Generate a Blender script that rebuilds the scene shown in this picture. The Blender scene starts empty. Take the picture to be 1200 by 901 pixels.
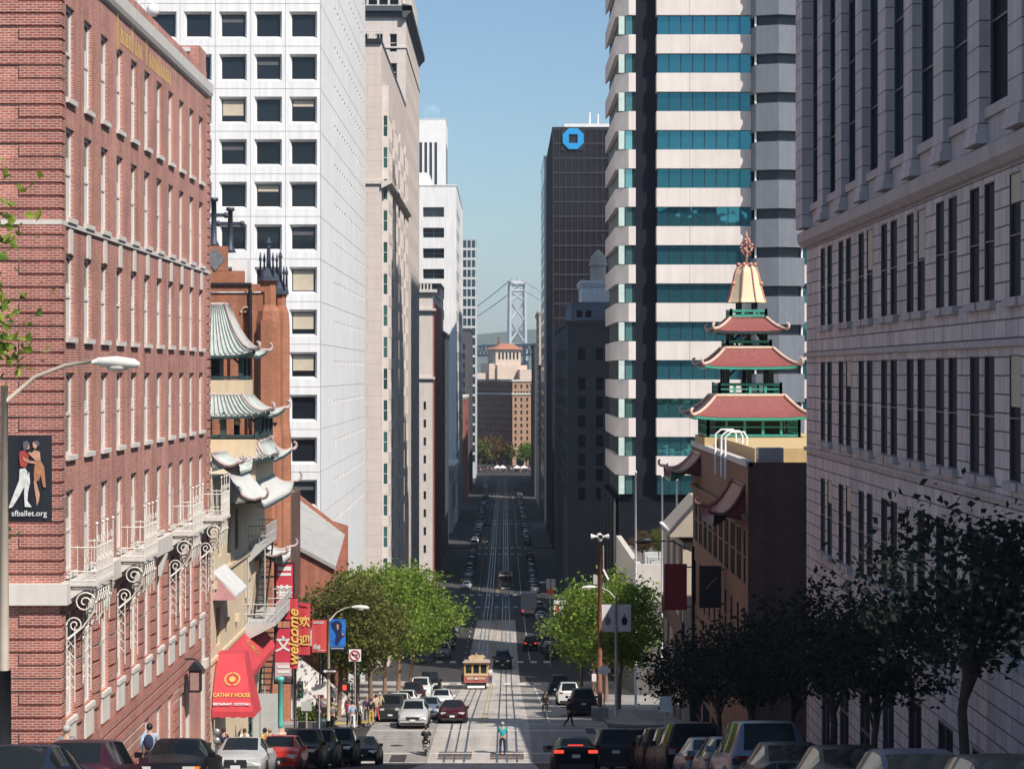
import bpy, math, random
from mathutils import Matrix, Vector, Euler, noise
random.seed(7)
R = math.radians
SC = bpy.context.scene
COL = SC.collection
ZC = 56.0            # camera height above the bay
F = 2400.0           # focal length in pixels of a 1200 px wide picture
XL, XR = -14.35, 11.55   # building lines of the street

# ---------------------------------------------------------------- camera, sky, sun, exposure
cam_d = bpy.data.cameras.new('camera')
cam = bpy.data.objects.new('camera', cam_d); COL.objects.link(cam)
cam.location = (0, 0, ZC); cam.rotation_euler = (R(90), 0, 0)
cam_d.sensor_fit = 'HORIZONTAL'; cam_d.sensor_width = 36; cam_d.lens = 72
cam_d.shift_x = 8 / 1200; cam_d.shift_y = -13.5 / 1200
cam_d.clip_start = 0.5; cam_d.clip_end = 60000
SC.camera = cam
SUN_EL, SUN_A = 48, 40        # elevation; degrees to the right of straight behind the camera
sd = Vector((math.sin(R(SUN_A)) * math.cos(R(SUN_EL)), -math.cos(R(SUN_A)) * math.cos(R(SUN_EL)), math.sin(R(SUN_EL))))
W = bpy.data.worlds.new('World'); SC.world = W; W.use_nodes = True
nt = W.node_tree
sky = nt.nodes.new('ShaderNodeTexSky'); sky.sky_type = 'NISHITA'; sky.sun_disc = False
sky.sun_elevation = R(SUN_EL); sky.sun_rotation = R(180 - SUN_A)
sky.altitude = 50; sky.air_density = 1.0; sky.dust_density = 1.0; sky.ozone_density = 2.2
bg = nt.nodes['Background']; bg.inputs['Strength'].default_value = 0.1
tint = nt.nodes.new('ShaderNodeMix'); tint.data_type = 'RGBA'; tint.blend_type = 'MULTIPLY'; tint.inputs[0].default_value = 1
tint.inputs[7].default_value = (.89, 1.01, 1.04, 1)
nt.links.new(sky.outputs[0], tint.inputs[6]); nt.links.new(tint.outputs[2], bg.inputs['Color'])
sl = bpy.data.lights.new('sun', 'SUN'); sl.energy = 5.0; sl.angle = R(0.53); sl.color = (1.0, 0.93, 0.83)
so = bpy.data.objects.new('sun', sl); COL.objects.link(so)
so.rotation_euler = sd.to_track_quat('Z', 'Y').to_euler()
so.location = sd * 400
SC.view_settings.view_transform = 'Standard'; SC.view_settings.look = 'None'
SC.view_settings.exposure = 0.24; SC.view_settings.gamma = 1.0
SC.cycles.use_denoising = True
SC.cycles.max_bounces = 6; SC.cycles.diffuse_bounces = 1; SC.cycles.glossy_bounces = 3
SC.cycles.transmission_bounces = 3; SC.cycles.transparent_max_bounces = 6; SC.cycles.volume_bounces = 0
SC.cycles.use_adaptive_sampling = True

# ---------------------------------------------------------------- the street's own profile
PROF = [(-400, 14), (-30, 3.4), (0, -1.85), (60, -12.15), (113, -21.5), (118, -21.75), (132, -22.65), (209, -32.0), (218, -32.8),
        (240, -34.2), (355, -40.3), (375, -41), (490, -43), (600, -44), (615, -44.3), (705, -46.3), (820, -49),
        (930, -50.7), (1000, -51.5), (1150, -52), (1400, -52.2)]
def gz(y):
    if y <= PROF[0][0]: return PROF[0][1] + ZC
    for (a, za), (b, zb) in zip(PROF, PROF[1:]):
        if y <= b: return za + (zb - za) * (y - a) / (b - a) + ZC
    return PROF[-1][1] + ZC
def zpx(py, d): return ZC + (437 - py) / F * d
def xpx(px, d): return (px - 592) / F * d

# ---------------------------------------------------------------- helpers: meshes
class MB:
    def __init__(s): s.v = []; s.f = []; s.sm = []
    def add(s, vs, fs, smooth=False):
        n = len(s.v); s.v += [tuple(p) for p in vs]
        s.f += [tuple(i + n for i in f) for f in fs]; s.sm += [smooth] * len(fs)
        return s
    def quad(s, a, b, c, d): return s.add([a, b, c, d], [(0, 1, 2, 3)])
    def box(s, x0, x1, y0, y1, z0, z1):
        x0, x1 = min(x0, x1), max(x0, x1); y0, y1 = min(y0, y1), max(y0, y1); z0, z1 = min(z0, z1), max(z0, z1)
        return s.add([(x0, y0, z0), (x1, y0, z0), (x1, y1, z0), (x0, y1, z0), (x0, y0, z1), (x1, y0, z1), (x1, y1, z1), (x0, y1, z1)],
              [(0, 3, 2, 1), (4, 5, 6, 7), (0, 1, 5, 4), (1, 2, 6, 5), (2, 3, 7, 6), (3, 0, 4, 7)])
    def prism(s, poly, z0, z1, axis='z'):
        n = len(poly)
        def P(a, b, c): return (a, b, c) if axis == 'z' else ((c, a, b) if axis == 'x' else (a, c, b))
        vs = [P(a, b, z0) for a, b in poly] + [P(a, b, z1) for a, b in poly]
        fs = [tuple(range(n))[::-1], tuple(range(n, 2 * n))] + [(i, (i + 1) % n, n + (i + 1) % n, n + i) for i in range(n)]
        return s.add(vs, fs)
    def tube(s, pts, r, n=6, cap=True, smooth=True):
        pts = [Vector(p) for p in pts]; rs = r if isinstance(r, (list, tuple)) else [r] * len(pts)
        vs = []; fs = []; up = None
        for i, p in enumerate(pts):
            t = (pts[min(i + 1, len(pts) - 1)] - pts[max(i - 1, 0)])
            if t.length < 1e-9: t = Vector((0, 0, 1))
            t.normalize()
            if up is None: up = Vector((0, 0, 1)) if abs(t.z) < .9 else Vector((1, 0, 0))
            a = t.cross(up)
            if a.length < 1e-6: a = t.cross(Vector((0, 1, 0.01)))
            a.normalize(); b = a.cross(t).normalized(); up = b
            for k in range(n):
                q = 2 * math.pi * k / n
                vs.append(p + a * (rs[i] * math.cos(q)) + b * (rs[i] * math.sin(q)))
        for i in range(len(pts) - 1):
            for k in range(n):
                fs.append((i * n + k, i * n + (k + 1) % n, (i + 1) * n + (k + 1) % n, (i + 1) * n + k))
        if cap:
            fs.append(tuple(range(n))); fs.append(tuple(range((len(pts) - 1) * n, len(pts) * n))[::-1])
        return s.add(vs, fs, smooth)
    def bar(s, a, b, r, n=4): return s.tube([a, b], r, n, True, n > 4)
    def lathe(s, prof, cx, cy, n=12, smooth=True):
        vs = []; fs = []
        for (r, z) in prof:
            for k in range(n):
                q = 2 * math.pi * (k + .5) / n
                vs.append((cx + r * math.cos(q), cy + r * math.sin(q), z))
        m = len(prof)
        for i in range(m - 1):
            for k in range(n):
                fs.append((i * n + k, i * n + (k + 1) % n, (i + 1) * n + (k + 1) % n, (i + 1) * n + k))
        fs.append(tuple(range(n))[::-1]); fs.append(tuple(range((m - 1) * n, m * n)))
        return s.add(vs, fs, smooth)
    def sphere(s, c, r, n=8, sq=(1, 1, 1)):
        prof = [(max(.001, math.sin(math.pi * i / n)) * r, -math.cos(math.pi * i / n) * r) for i in range(n + 1)]
        k0 = len(s.v); s.lathe(prof, 0, 0, n + 2)
        for i in range(k0, len(s.v)):
            x, y, z = s.v[i]; s.v[i] = (c[0] + x * sq[0], c[1] + y * sq[1], c[2] + z * sq[2])
        return s
    def grid(s, rows, smooth=True):
        n = len(rows[0]); vs = [p for r in rows for p in r]
        fs = [(i * n + k, i * n + k + 1, (i + 1) * n + k + 1, (i + 1) * n + k) for i in range(len(rows) - 1) for k in range(n - 1)]
        return s.add(vs, fs, smooth)
    def mesh(s, name):
        me = bpy.data.meshes.new(name); me.from_pydata(s.v, [], s.f)
        if any(s.sm): me.polygons.foreach_set('use_smooth', s.sm)
        me.update(); return me
    def build(s, name, mat, parent=None, loc=(0, 0, 0), rot=(0, 0, 0)):
        return place(name, s.mesh(name), mat, parent, loc, rot)
def place(name, me, mat, parent=None, loc=(0, 0, 0), rot=(0, 0, 0)):
    if mat is not None and not me.materials: me.materials.append(mat)
    o = bpy.data.objects.new(name, me); COL.objects.link(o)
    o.location = loc; o.rotation_euler = rot
    if parent is not None:
        o.parent = parent
        if parent.get('world'): o.location = Vector(loc) - parent.location
    return o
def thing(name, label, cat, loc=(0, 0, 0), rotz=0, group=None, world=False):
    o = bpy.data.objects.new(name, None); COL.objects.link(o); o.empty_display_size = .2
    o.location = loc; o.rotation_euler = (0, 0, rotz)
    if world: o['world'] = 1                # parts are given in world coordinates
    return tag(o, label, cat, group)
def tag(o, label, cat, group=None):
    o['label'] = label; o['category'] = cat
    if group: o['group'] = group
    return o
def struct(o, kind='structure'): o['kind'] = kind; return o
KIDS = {}
def kids(o):
    if o.name not in KIDS: KIDS[o.name] = [c for c in COL.objects if c.parent is o]
    return KIDS[o.name]
def dup(o, loc=None, rot=None, label=None, parent=None, mats=None, scale=None):
    c = o.copy(); COL.objects.link(c)
    if loc is not None: c.location = loc
    if rot is not None: c.rotation_euler = rot
    if scale is not None: c.scale = scale
    if label: c['label'] = label
    if parent is not None: c.parent = parent
    if mats and c.type == 'MESH':
        for i, sl_ in enumerate(c.material_slots):
            m = o.material_slots[i].material
            if m and m.name in mats:
                sl_.link = 'OBJECT'; sl_.material = mats[m.name]
    for k in kids(o): dup(k, parent=c, mats=mats)
    return c
def text(s, size, mat, name, parent, loc, rot, ext=.01, bold=0, align='CENTER', sx=1.0, shear=0):
    cu = bpy.data.curves.new('t', 'FONT'); cu.body = s; cu.size = size; cu.extrude = ext; cu.align_x = align; cu.align_y = 'CENTER'
    cu.offset = bold; cu.shear = shear
    t = bpy.data.objects.new('t', cu); COL.objects.link(t)
    dg = bpy.context.evaluated_depsgraph_get()
    me = bpy.data.meshes.new_from_object(t.evaluated_get(dg)); bpy.data.objects.remove(t)
    if sx != 1: me.transform(Matrix.Diagonal((sx, 1, 1, 1)))
    return place(name, me, mat, parent, loc, rot)

# ---------------------------------------------------------------- helpers: materials
def principled(name):
    m = bpy.data.materials.new(name); m.use_nodes = True
    return m, m.node_tree, m.node_tree.nodes['Principled BSDF']
def N(nt, t, **k):
    n = nt.nodes.new(t)
    for a, b in k.items(): setattr(n, a, b)
    return n
MATS = {}
def mk(name, col, rough=.6, metal=0, var=.12, scale=1.5, bump=0, coat=0, streak=0, emit=0, spec=.5, loc=False):
    """plain surface with patchy tone; streak adds vertical weather streaks"""
    if name in MATS: return MATS[name]
    m, t, b = principled(name)
    L = t.links
    geo = N(t, 'ShaderNodeNewGeometry'); tc = N(t, 'ShaderNodeTexCoord')
    src = tc.outputs['Object'] if loc else geo.outputs['Position']
    nz = N(t, 'ShaderNodeTexNoise'); nz.inputs['Scale'].default_value = scale; nz.inputs['Detail'].default_value = 5; nz.inputs['Roughness'].default_value = .65
    L.new(src, nz.inputs['Vector'])
    fac = nz.outputs['Fac']
    if streak:
        mp = N(t, 'ShaderNodeMapping'); mp.inputs['Scale'].default_value = (2.2, 2.2, .12); L.new(src, mp.inputs['Vector'])
        n2 = N(t, 'ShaderNodeTexNoise'); n2.inputs['Scale'].default_value = 1.3; n2.inputs['Detail'].default_value = 4; L.new(mp.outputs[0], n2.inputs['Vector'])
        mx = N(t, 'ShaderNodeMix'); mx.inputs[0].default_value = streak; L.new(fac, mx.inputs[2]); L.new(n2.outputs['Fac'], mx.inputs[3]); fac = mx.outputs[0]
    mr = N(t, 'ShaderNodeMapRange'); mr.inputs[1].default_value = .3; mr.inputs[2].default_value = .7
    mr.inputs[3].default_value = 1 - var; mr.inputs[4].default_value = 1 + var; L.new(fac, mr.inputs[0])
    mul = N(t, 'ShaderNodeMix', data_type='RGBA', blend_type='MULTIPLY'); mul.inputs[0].default_value = 1
    mul.inputs[6].default_value = (*col, 1); L.new(mr.outputs[0], mul.inputs[7]); L.new(mul.outputs[2], b.inputs['Base Color'])
    b.inputs['Roughness'].default_value = rough; b.inputs['Metallic'].default_value = metal
    b.inputs['Coat Weight'].default_value = coat; b.inputs['Coat Roughness'].default_value = .04
    b.inputs['Specular IOR Level'].default_value = spec
    if emit:
        b.inputs['Emission Color'].default_value = (*col, 1); b.inputs['Emission Strength'].default_value = emit
    if bump:
        bp = N(t, 'ShaderNodeBump'); bp.inputs['Strength'].default_value = bump; bp.inputs['Distance'].default_value = .03
        nb = N(t, 'ShaderNodeTexNoise'); nb.inputs['Scale'].default_value = scale * 9; L.new(src, nb.inputs['Vector'])
        L.new(nb.outputs['Fac'], bp.inputs['Height']); L.new(bp.outputs[0], b.inputs['Normal'])
    MATS[name] = m; return m
def wallmap(t):
    """(along the wall, height) for any upright wall, from world position and normal"""
    L = t.links
    g = N(t, 'ShaderNodeNewGeometry'); sp = N(t, 'ShaderNodeSeparateXYZ'); sn = N(t, 'ShaderNodeSeparateXYZ')
    L.new(g.outputs['Position'], sp.inputs[0]); L.new(g.outputs['True Normal'], sn.inputs[0])
    ax = N(t, 'ShaderNodeMath', operation='ABSOLUTE'); ay = N(t, 'ShaderNodeMath', operation='ABSOLUTE')
    L.new(sn.outputs[0], ax.inputs[0]); L.new(sn.outputs[1], ay.inputs[0])
    gt = N(t, 'ShaderNodeMath', operation='GREATER_THAN'); L.new(ax.outputs[0], gt.inputs[0]); L.new(ay.outputs[0], gt.inputs[1])
    mx = N(t, 'ShaderNodeMix'); L.new(gt.outputs[0], mx.inputs[0]); L.new(sp.outputs[0], mx.inputs[2]); L.new(sp.outputs[1], mx.inputs[3])
    cb = N(t, 'ShaderNodeCombineXYZ'); L.new(mx.outputs[0], cb.inputs[0]); L.new(sp.outputs[2], cb.inputs[1])
    return cb.outputs[0], g.outputs['Position']
def brick(name, c1, c2, mortar, bw, bh, ms, rough=.85, bump=.3, var=.2, bias=0, sq=0, offs=.5, dirt=None):
    if name in MATS: return MATS[name]
    m, t, b = principled(name); L = t.links
    uv, pos = wallmap(t)
    br = N(t, 'ShaderNodeTexBrick'); br.offset = offs
    L.new(uv, br.inputs['Vector'])
    br.inputs['Color1'].default_value = (*c1, 1); br.inputs['Color2'].default_value = (*c2, 1); br.inputs['Mortar'].default_value = (*mortar, 1)
    br.inputs['Scale'].default_value = 1; br.inputs['Brick Width'].default_value = bw; br.inputs['Row Height'].default_value = bh
    br.inputs['Mortar Size'].default_value = ms; br.inputs['Mortar Smooth'].default_value = .2; br.inputs['Bias'].default_value = bias
    nz = N(t, 'ShaderNodeTexNoise'); nz.inputs['Scale'].default_value = .35; nz.inputs['Detail'].default_value = 6; nz.inputs['Roughness'].default_value = .7; L.new(pos, nz.inputs['Vector'])
    mp = N(t, 'ShaderNodeMapping'); mp.inputs['Scale'].default_value = (1.6, 1.6, .1); L.new(pos, mp.inputs['Vector'])
    n2 = N(t, 'ShaderNodeTexNoise'); n2.inputs['Scale'].default_value = 1.1; n2.inputs['Detail'].default_value = 5; L.new(mp.outputs[0], n2.inputs['Vector'])
    ad = N(t, 'ShaderNodeMath', operation='ADD'); L.new(nz.outputs['Fac'], ad.inputs[0]); L.new(n2.outputs['Fac'], ad.inputs[1])
    mr = N(t, 'ShaderNodeMapRange'); mr.inputs[1].default_value = .7; mr.inputs[2].default_value = 1.3; mr.inputs[3].default_value = 1 - var; mr.inputs[4].default_value = 1 + var
    L.new(ad.outputs[0], mr.inputs[0])
    mul = N(t, 'ShaderNodeMix', data_type='RGBA', blend_type='MULTIPLY'); mul.inputs[0].default_value = 1
    L.new(br.outputs['Color'], mul.inputs[6]); L.new(mr.outputs[0], mul.inputs[7]); L.new(mul.outputs[2], b.inputs['Base Color'])
    b.inputs['Roughness'].default_value = rough; b.inputs['Specular IOR Level'].default_value = .25
    if bump:
        bp = N(t, 'ShaderNodeBump', invert=True); bp.inputs['Strength'].default_value = bump; bp.inputs['Distance'].default_value = .02
        L.new(br.outputs['Fac'], bp.inputs['Height']); L.new(bp.outputs[0], b.inputs['Normal'])
    MATS[name] = m; return m
def glass(name, col, metal=0, rough=.04, spec=.5, wob=.02):
    if name in MATS: return MATS[name]
    m, t, b = principled(name); L = t.links
    g = N(t, 'ShaderNodeNewGeometry'); oi = N(t, 'ShaderNodeObjectInfo')
    mr = N(t, 'ShaderNodeMapRange'); mr.inputs[3].default_value = .6; mr.inputs[4].default_value = 1.5; L.new(oi.outputs['Random'], mr.inputs[0])
    mul = N(t, 'ShaderNodeMix', data_type='RGBA', blend_type='MULTIPLY'); mul.inputs[0].default_value = 1; mul.inputs[6].default_value = (*col, 1)
    L.new(mr.outputs[0], mul.inputs[7]); L.new(mul.outputs[2], b.inputs['Base Color'])
    b.inputs['Roughness'].default_value = rough; b.inputs['Metallic'].default_value = metal; b.inputs['Specular IOR Level'].default_value = spec
    nb = N(t, 'ShaderNodeTexNoise'); nb.inputs['Scale'].default_value = .5; L.new(g.outputs['Position'], nb.inputs['Vector'])
    bp = N(t, 'ShaderNodeBump'); bp.inputs['Strength'].default_value = wob; bp.inputs['Distance'].default_value = .3
    L.new(nb.outputs['Fac'], bp.inputs['Height']); L.new(bp.outputs[0], b.inputs['Normal'])
    MATS[name] = m; return m
def leafmat(name, c1, c2, c3, spec=.3):
    m, t, b = principled(name); L = t.links
    g = N(t, 'ShaderNodeNewGeometry'); cr = N(t, 'ShaderNodeValToRGB')
    e = cr.color_ramp.elements; e[0].color = (*c1, 1); e[1].color = (*c3, 1); x = cr.color_ramp.elements.new(.55); x.color = (*c2, 1)
    L.new(g.outputs['Random Per Island'], cr.inputs[0]); L.new(cr.outputs[0], b.inputs['Base Color'])
    b.inputs['Roughness'].default_value = .6; b.inputs['Specular IOR Level'].default_value = spec
    tr = N(t, 'ShaderNodeBsdfTranslucent'); L.new(cr.outputs[0], tr.inputs[0])
    ms = N(t, 'ShaderNodeMixShader'); ms.inputs[0].default_value = .42
    L.new(b.outputs[0], ms.inputs[1]); L.new(tr.outputs[0], ms.inputs[2]); L.new(ms.outputs[0], t.nodes['Material Output'].inputs[0])
    return m

# ---------------------------------------------------------------- helpers: facades
# rot 0: wall faces the camera (-Y), u runs to +X.  rot 90: wall faces +X, u runs to +Y.  rot -90: wall faces -X, u runs to -Y.
def facade(mb, O, rot, Wd, H, holes, depth, back=False):
    """an upright wall sheet with rectangular openings (u0,u1,z0,z1) and their reveals; returns nothing, adds to mb in world coordinates"""
    c, s = round(math.cos(R(rot)), 6), round(math.sin(R(rot)), 6)
    def P(u, n, z): return (O[0] + u * c - n * s, O[1] + u * s + n * c, O[2] + z)
    us = sorted({0, Wd, *[max(0, min(Wd, h[0])) for h in holes], *[max(0, min(Wd, h[1])) for h in holes]})
    zs = sorted({0, H, *[max(0, min(H, h[2])) for h in holes], *[max(0, min(H, h[3])) for h in holes]})
    cov = set()
    for h in holes:
        iu = [i for i in range(len(us) - 1) if us[i] >= h[0] - 1e-6 and us[i + 1] <= h[1] + 1e-6]
        iz = [i for i in range(len(zs) - 1) if zs[i] >= h[2] - 1e-6 and zs[i + 1] <= h[3] + 1e-6]
        cov.update((a, b) for a in iu for b in iz)
    idx = {}; vs = []
    def V(i, k):
        if (i, k) not in idx: idx[(i, k)] = len(vs); vs.append(P(us[i], 0, zs[k]))
        return idx[(i, k)]
    fs = [(V(i, k), V(i + 1, k), V(i + 1, k + 1), V(i, k + 1)) for i in range(len(us) - 1) for k in range(len(zs) - 1) if (i, k) not in cov]
    mb.add(vs, fs)
    for (a, b, z0, z1) in holes:
        mb.quad(P(a, 0, z0), P(a, 0, z1), P(a, depth, z1), P(a, depth, z0))
        mb.quad(P(b, 0, z0), P(b, depth, z0), P(b, depth, z1), P(b, 0, z1))
        mb.quad(P(a, 0, z1), P(b, 0, z1), P(b, depth, z1), P(a, depth, z1))
        mb.quad(P(a, 0, z0), P(a, depth, z0), P(b, depth, z0), P(b, 0, z0))
        if back: mb.quad(P(a, depth, z0), P(a, depth, z1), P(b, depth, z1), P(b, depth, z0))
WCACHE = {}
def window(parent, O, rot, rect, depth, fm, gm, nx=1, nz=1, fr=.07, name='window', blind=None, bl=0, low=False):
    """one window as a part: frame mesh, its panes a sub-part; set `depth` behind the wall"""
    a, b, z0, z1 = rect; w, h = round(b - a, 2), round(z1 - z0, 2)
    key = (w, h, nx, nz, fr, fm.name)
    if key not in WCACHE:
        m = MB(); t = .06
        xs = [w * i / nx for i in range(nx + 1)]; zz = [h * i / nz for i in range(nz + 1)]
        for i, x in enumerate(xs):
            e0 = x if i == 0 else x - fr / 2; e1 = x if i == nx else x + fr / 2
            if i == 0: e1 = x + fr
            if i == nx: e0 = x - fr
            m.box(e0, e1, -t, .02, 0, h)
        for k, z in enumerate(zz):
            f0, f1 = (z, z + fr) if k == 0 else ((z - fr, z) if k == nz else (z - fr / 2, z + fr / 2))
            m.box(fr * .99, w - fr * .99, -t + .004, .016, f0, f1)
        g = MB(); g.quad((0, 0, 0), (w, 0, 0), (w, 0, h), (0, 0, h)); 
        WCACHE[key] = (m.mesh(name), g.mesh('pane'))
        WCACHE[key][0].materials.append(fm); WCACHE[key][1].materials.append(gm)
    me, pg = WCACHE[key]
    c, s = math.cos(R(rot)), math.sin(R(rot)); n = depth - .03
    loc = (O[0] + a * c - n * s, O[1] + a * s + n * c, O[2] + z0)
    o = place(name, me, fm, parent, loc, (0, 0, R(rot)))
    p = place('pane', pg, gm, o, (0, 0, 0))
    if pg.materials[0] is not gm: p.material_slots[0].link = 'OBJECT'; p.material_slots[0].material = gm
    if blind:
        q = MB(); q.box(fr, w - fr, -.025, -.012, h - fr - bl * (h - 2 * fr) if not low else fr, h - fr if not low else h - .95); q.build('blind', blind, o)
    return o

# ---------------------------------------------------------------- common materials
WHITE = mk('white_paint', (.80, .78, .78), .55, var=.08, scale=.4, streak=.5)
DARKM = mk('dark_metal', (.025, .028, .035), .45, .3)
BLACK = mk('black_paint', (.012, .012, .015), .5)
GREYM = mk('grey_metal', (.35, .35, .36), .45, .5)
GALV = mk('galvanised_steel', (.5, .48, .44), .5, .3)
STONEW = mk('pale_stone', (.62, .58, .54), .8, var=.12, scale=1.2, streak=.5, bump=.15)
CONC = mk('concrete', (.34, .32, .30), .9, var=.18, scale=.8, bump=.2)
RED = mk('red_canvas', (.54, .05, .065), .8, var=.18, scale=1.6, streak=.4)
GOLD = mk('gold_leaf', (.85, .55, .16), .35, .4)
GLASSD = glass('dark_glass', (.012, .016, .024))
GLASSC = glass('city_glass', (.02, .03, .04), spec=.7)
# ================================================================ setting: land, water, roads
def strip(x0, x1, y0, y1, dz, step=12):
    ys = sorted({y0, y1, *[p[0] for p in PROF if y0 < p[0] < y1], *[y0 + step * i for i in range(1, int((y1 - y0) / step) + 1) if y0 + step * i < y1]})
    m = MB(); xs0 = x0 if callable(x0) else (lambda y: x0); xs1 = x1 if callable(x1) else (lambda y: x1)
    m.grid([[(xs0(y), y, gz(y) + dz), (xs1(y), y, gz(y) + dz)] for y in ys], False)
    return m
def asphalt_mat(name, col, crack=.5):
    m, t, b = principled(name); L = t.links
    g = N(t, 'ShaderNodeNewGeometry')
    n1 = N(t, 'ShaderNodeTexNoise'); n1.inputs['Scale'].default_value = .22; n1.inputs['Detail'].default_value = 7; n1.inputs['Roughness'].default_value = .7
    mp = N(t, 'ShaderNodeMapping'); mp.inputs['Scale'].default_value = (1.3, .05, 1); L.new(g.outputs['Position'], mp.inputs[0])
    n2 = N(t, 'ShaderNodeTexNoise'); n2.inputs['Scale'].default_value = 1.0; n2.inputs['Detail'].default_value = 4
    n3 = N(t, 'ShaderNodeTexNoise'); n3.inputs['Scale'].default_value = 14; n3.inputs['Detail'].default_value = 3
    L.new(g.outputs['Position'], n1.inputs['Vector']); L.new(mp.outputs[0], n2.inputs['Vector']); L.new(g.outputs['Position'], n3.inputs['Vector'])
    a = N(t, 'ShaderNodeMath', operation='ADD'); L.new(n1.outputs['Fac'], a.inputs[0]); L.new(n2.outputs['Fac'], a.inputs[1])
    a2 = N(t, 'ShaderNodeMath', operation='ADD'); L.new(a.outputs[0], a2.inputs[0]); L.new(n3.outputs['Fac'], a2.inputs[1])
    mr = N(t, 'ShaderNodeMapRange'); mr.inputs[1].default_value = 1.1; mr.inputs[2].default_value = 1.9; mr.inputs[3].default_value = .68; mr.inputs[4].default_value = 1.35
    L.new(a2.outputs[0], mr.inputs[0])
    v = N(t, 'ShaderNodeTexVoronoi', feature='DISTANCE_TO_EDGE'); v.inputs['Scale'].default_value = .28
    wp = N(t, 'ShaderNodeVectorMath', operation='ADD'); n4 = N(t, 'ShaderNodeTexNoise'); n4.inputs['Scale'].default_value = 1.2
    L.new(g.outputs['Position'], n4.inputs['Vector']); L.new(g.outputs['Position'], wp.inputs[0]); L.new(n4.outputs['Color'], wp.inputs[1]); L.new(wp.outputs[0], v.inputs['Vector'])
    m2 = N(t, 'ShaderNodeMapRange'); m2.inputs[1].default_value = 0; m2.inputs[2].default_value = .012; m2.inputs[3].default_value = 1 - crack; m2.inputs[4].default_value = 1
    L.new(v.outputs['Distance'], m2.inputs[0])
    mm = N(t, 'ShaderNodeMath', operation='MULTIPLY'); L.new(mr.outputs[0], mm.inputs[0]); L.new(m2.outputs[0], mm.inputs[1])
    mul = N(t, 'ShaderNodeMix', data_type='RGBA', blend_type='MULTIPLY'); mul.inputs[0].default_value = 1; mul.inputs[6].default_value = (*col, 1)
    L.new(mm.outputs[0], mul.inputs[7]); L.new(mul.outputs[2], b.inputs['Base Color'])
    b.inputs['Roughness'].default_value = .82; b.inputs['Specular IOR Level'].default_value = .3
    return m
ASPH = asphalt_mat('asphalt', (.045, .043, .044))
CONCR = asphalt_mat('track_concrete', (.40, .37, .345), .35); CONCD = asphalt_mat('shaded_track_concrete', (.075, .072, .074), .4)  # second one is a darker copy, the far street's shade put into its colour
SIDEWD = brick('shaded_sidewalk_flags', (.07, .068, .068), (.06, .058, .06), (.03, .03, .03), 1.5, 1.5, .012, bump=.1, var=.2)  # same flags for the far blocks, darkened to carry the shade in the colour
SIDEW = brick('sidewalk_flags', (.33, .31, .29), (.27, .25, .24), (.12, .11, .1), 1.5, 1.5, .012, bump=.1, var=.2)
PAINT = mk('road_paint', (.62, .60, .56), .7, var=.25, scale=2.5)
YELL = mk('yellow_paint', (.34, .26, .12), .7, var=.25, scale=2.5)
RAIL = mk('rail_steel', (.07, .075, .09), .3, .85, var=.2)
# one sheet of land, falling to the shore; the bay reaches the horizon
m = MB(); ys = [p[0] for p in PROF]
m.grid([[(x, y, gz(y) - .03) for x in (-900, -40, 40, 900)] for y in ys], False)
m.grid([[(x, y, z) for x in (-900, -40, 40, 900)] for y, z in ((1400, gz(1400) - .03), (1404, 1.5), (1405, -3))], False)
struct(m.build('ground', ASPH))
m = MB(); m.quad((-30000, 1380, 0), (30000, 1380, 0), (30000, 40000, 0), (-30000, 40000, 0))
wm, t, b = principled('bay_water'); b.inputs['Base Color'].default_value = (.03, .075, .11, 1); b.inputs['Roughness'].default_value = .25
g = N(t, 'ShaderNodeNewGeometry'); nz = N(t, 'ShaderNodeTexNoise'); nz.inputs['Scale'].default_value = .12; nz.inputs['Detail'].default_value = 6
bp = N(t, 'ShaderNodeBump'); bp.inputs['Strength'].default_value = .6; bp.inputs['Distance'].default_value = 2
t.links.new(g.outputs['Position'], nz.inputs['Vector']); t.links.new(nz.outputs['Fac'], bp.inputs['Height']); t.links.new(bp.outputs[0], b.inputs['Normal'])
struct(m.build('water', wm))
# roadway: dark lanes, pale concrete cable car lane
KL = lambda y: -9.9 if y < 124 else -8.6
KR = lambda y: 7.1 if y < 124 else 6.6
struct(strip(-9.9, 7.1, -60, 124, .004).build('road', ASPH))
struct(strip(-8.6, 6.6, 124, 1120, .004).build('road', ASPH))
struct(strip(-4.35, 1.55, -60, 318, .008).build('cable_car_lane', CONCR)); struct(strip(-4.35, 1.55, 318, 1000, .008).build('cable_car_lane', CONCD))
PALE = asphalt_mat('sunlit_asphalt', (.27, .252, .238), .45)  # lighter asphalt copy: the sunlight on this stretch is put into its colour
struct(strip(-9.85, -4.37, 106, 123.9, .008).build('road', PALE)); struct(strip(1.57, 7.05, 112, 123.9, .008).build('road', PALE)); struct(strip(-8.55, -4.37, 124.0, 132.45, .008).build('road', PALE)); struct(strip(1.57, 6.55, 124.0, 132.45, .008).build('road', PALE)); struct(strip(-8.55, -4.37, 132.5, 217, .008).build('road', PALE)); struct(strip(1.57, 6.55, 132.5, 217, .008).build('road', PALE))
rl = MB()
for cx in (-2.85, .1):
    for dx, w in ((-.56, .06), (0, .05), (.56, .06)):
        s = strip(cx + dx - w, cx + dx + w, -60, 1000, .013); rl.add(s.v, s.f)
struct(rl.build('track_rails', RAIL))
mk_ = MB()
def mark(x0, x1, y0, y1, dz=.014, mb=None):
    s = strip(x0, x1, y0, y1, dz); (mb or mk_).add(s.v, s.f)
yl = MB()
XI = [(113, 132.4), (213.5, 244), (351, 379), (486, 506), (597, 618), (701, 721), (816, 838), (926, 948)]   # crossing zones
blocks = [(-60, 113)] + [(a[1], b[0]) for a, b in zip(XI, XI[1:])]
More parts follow.
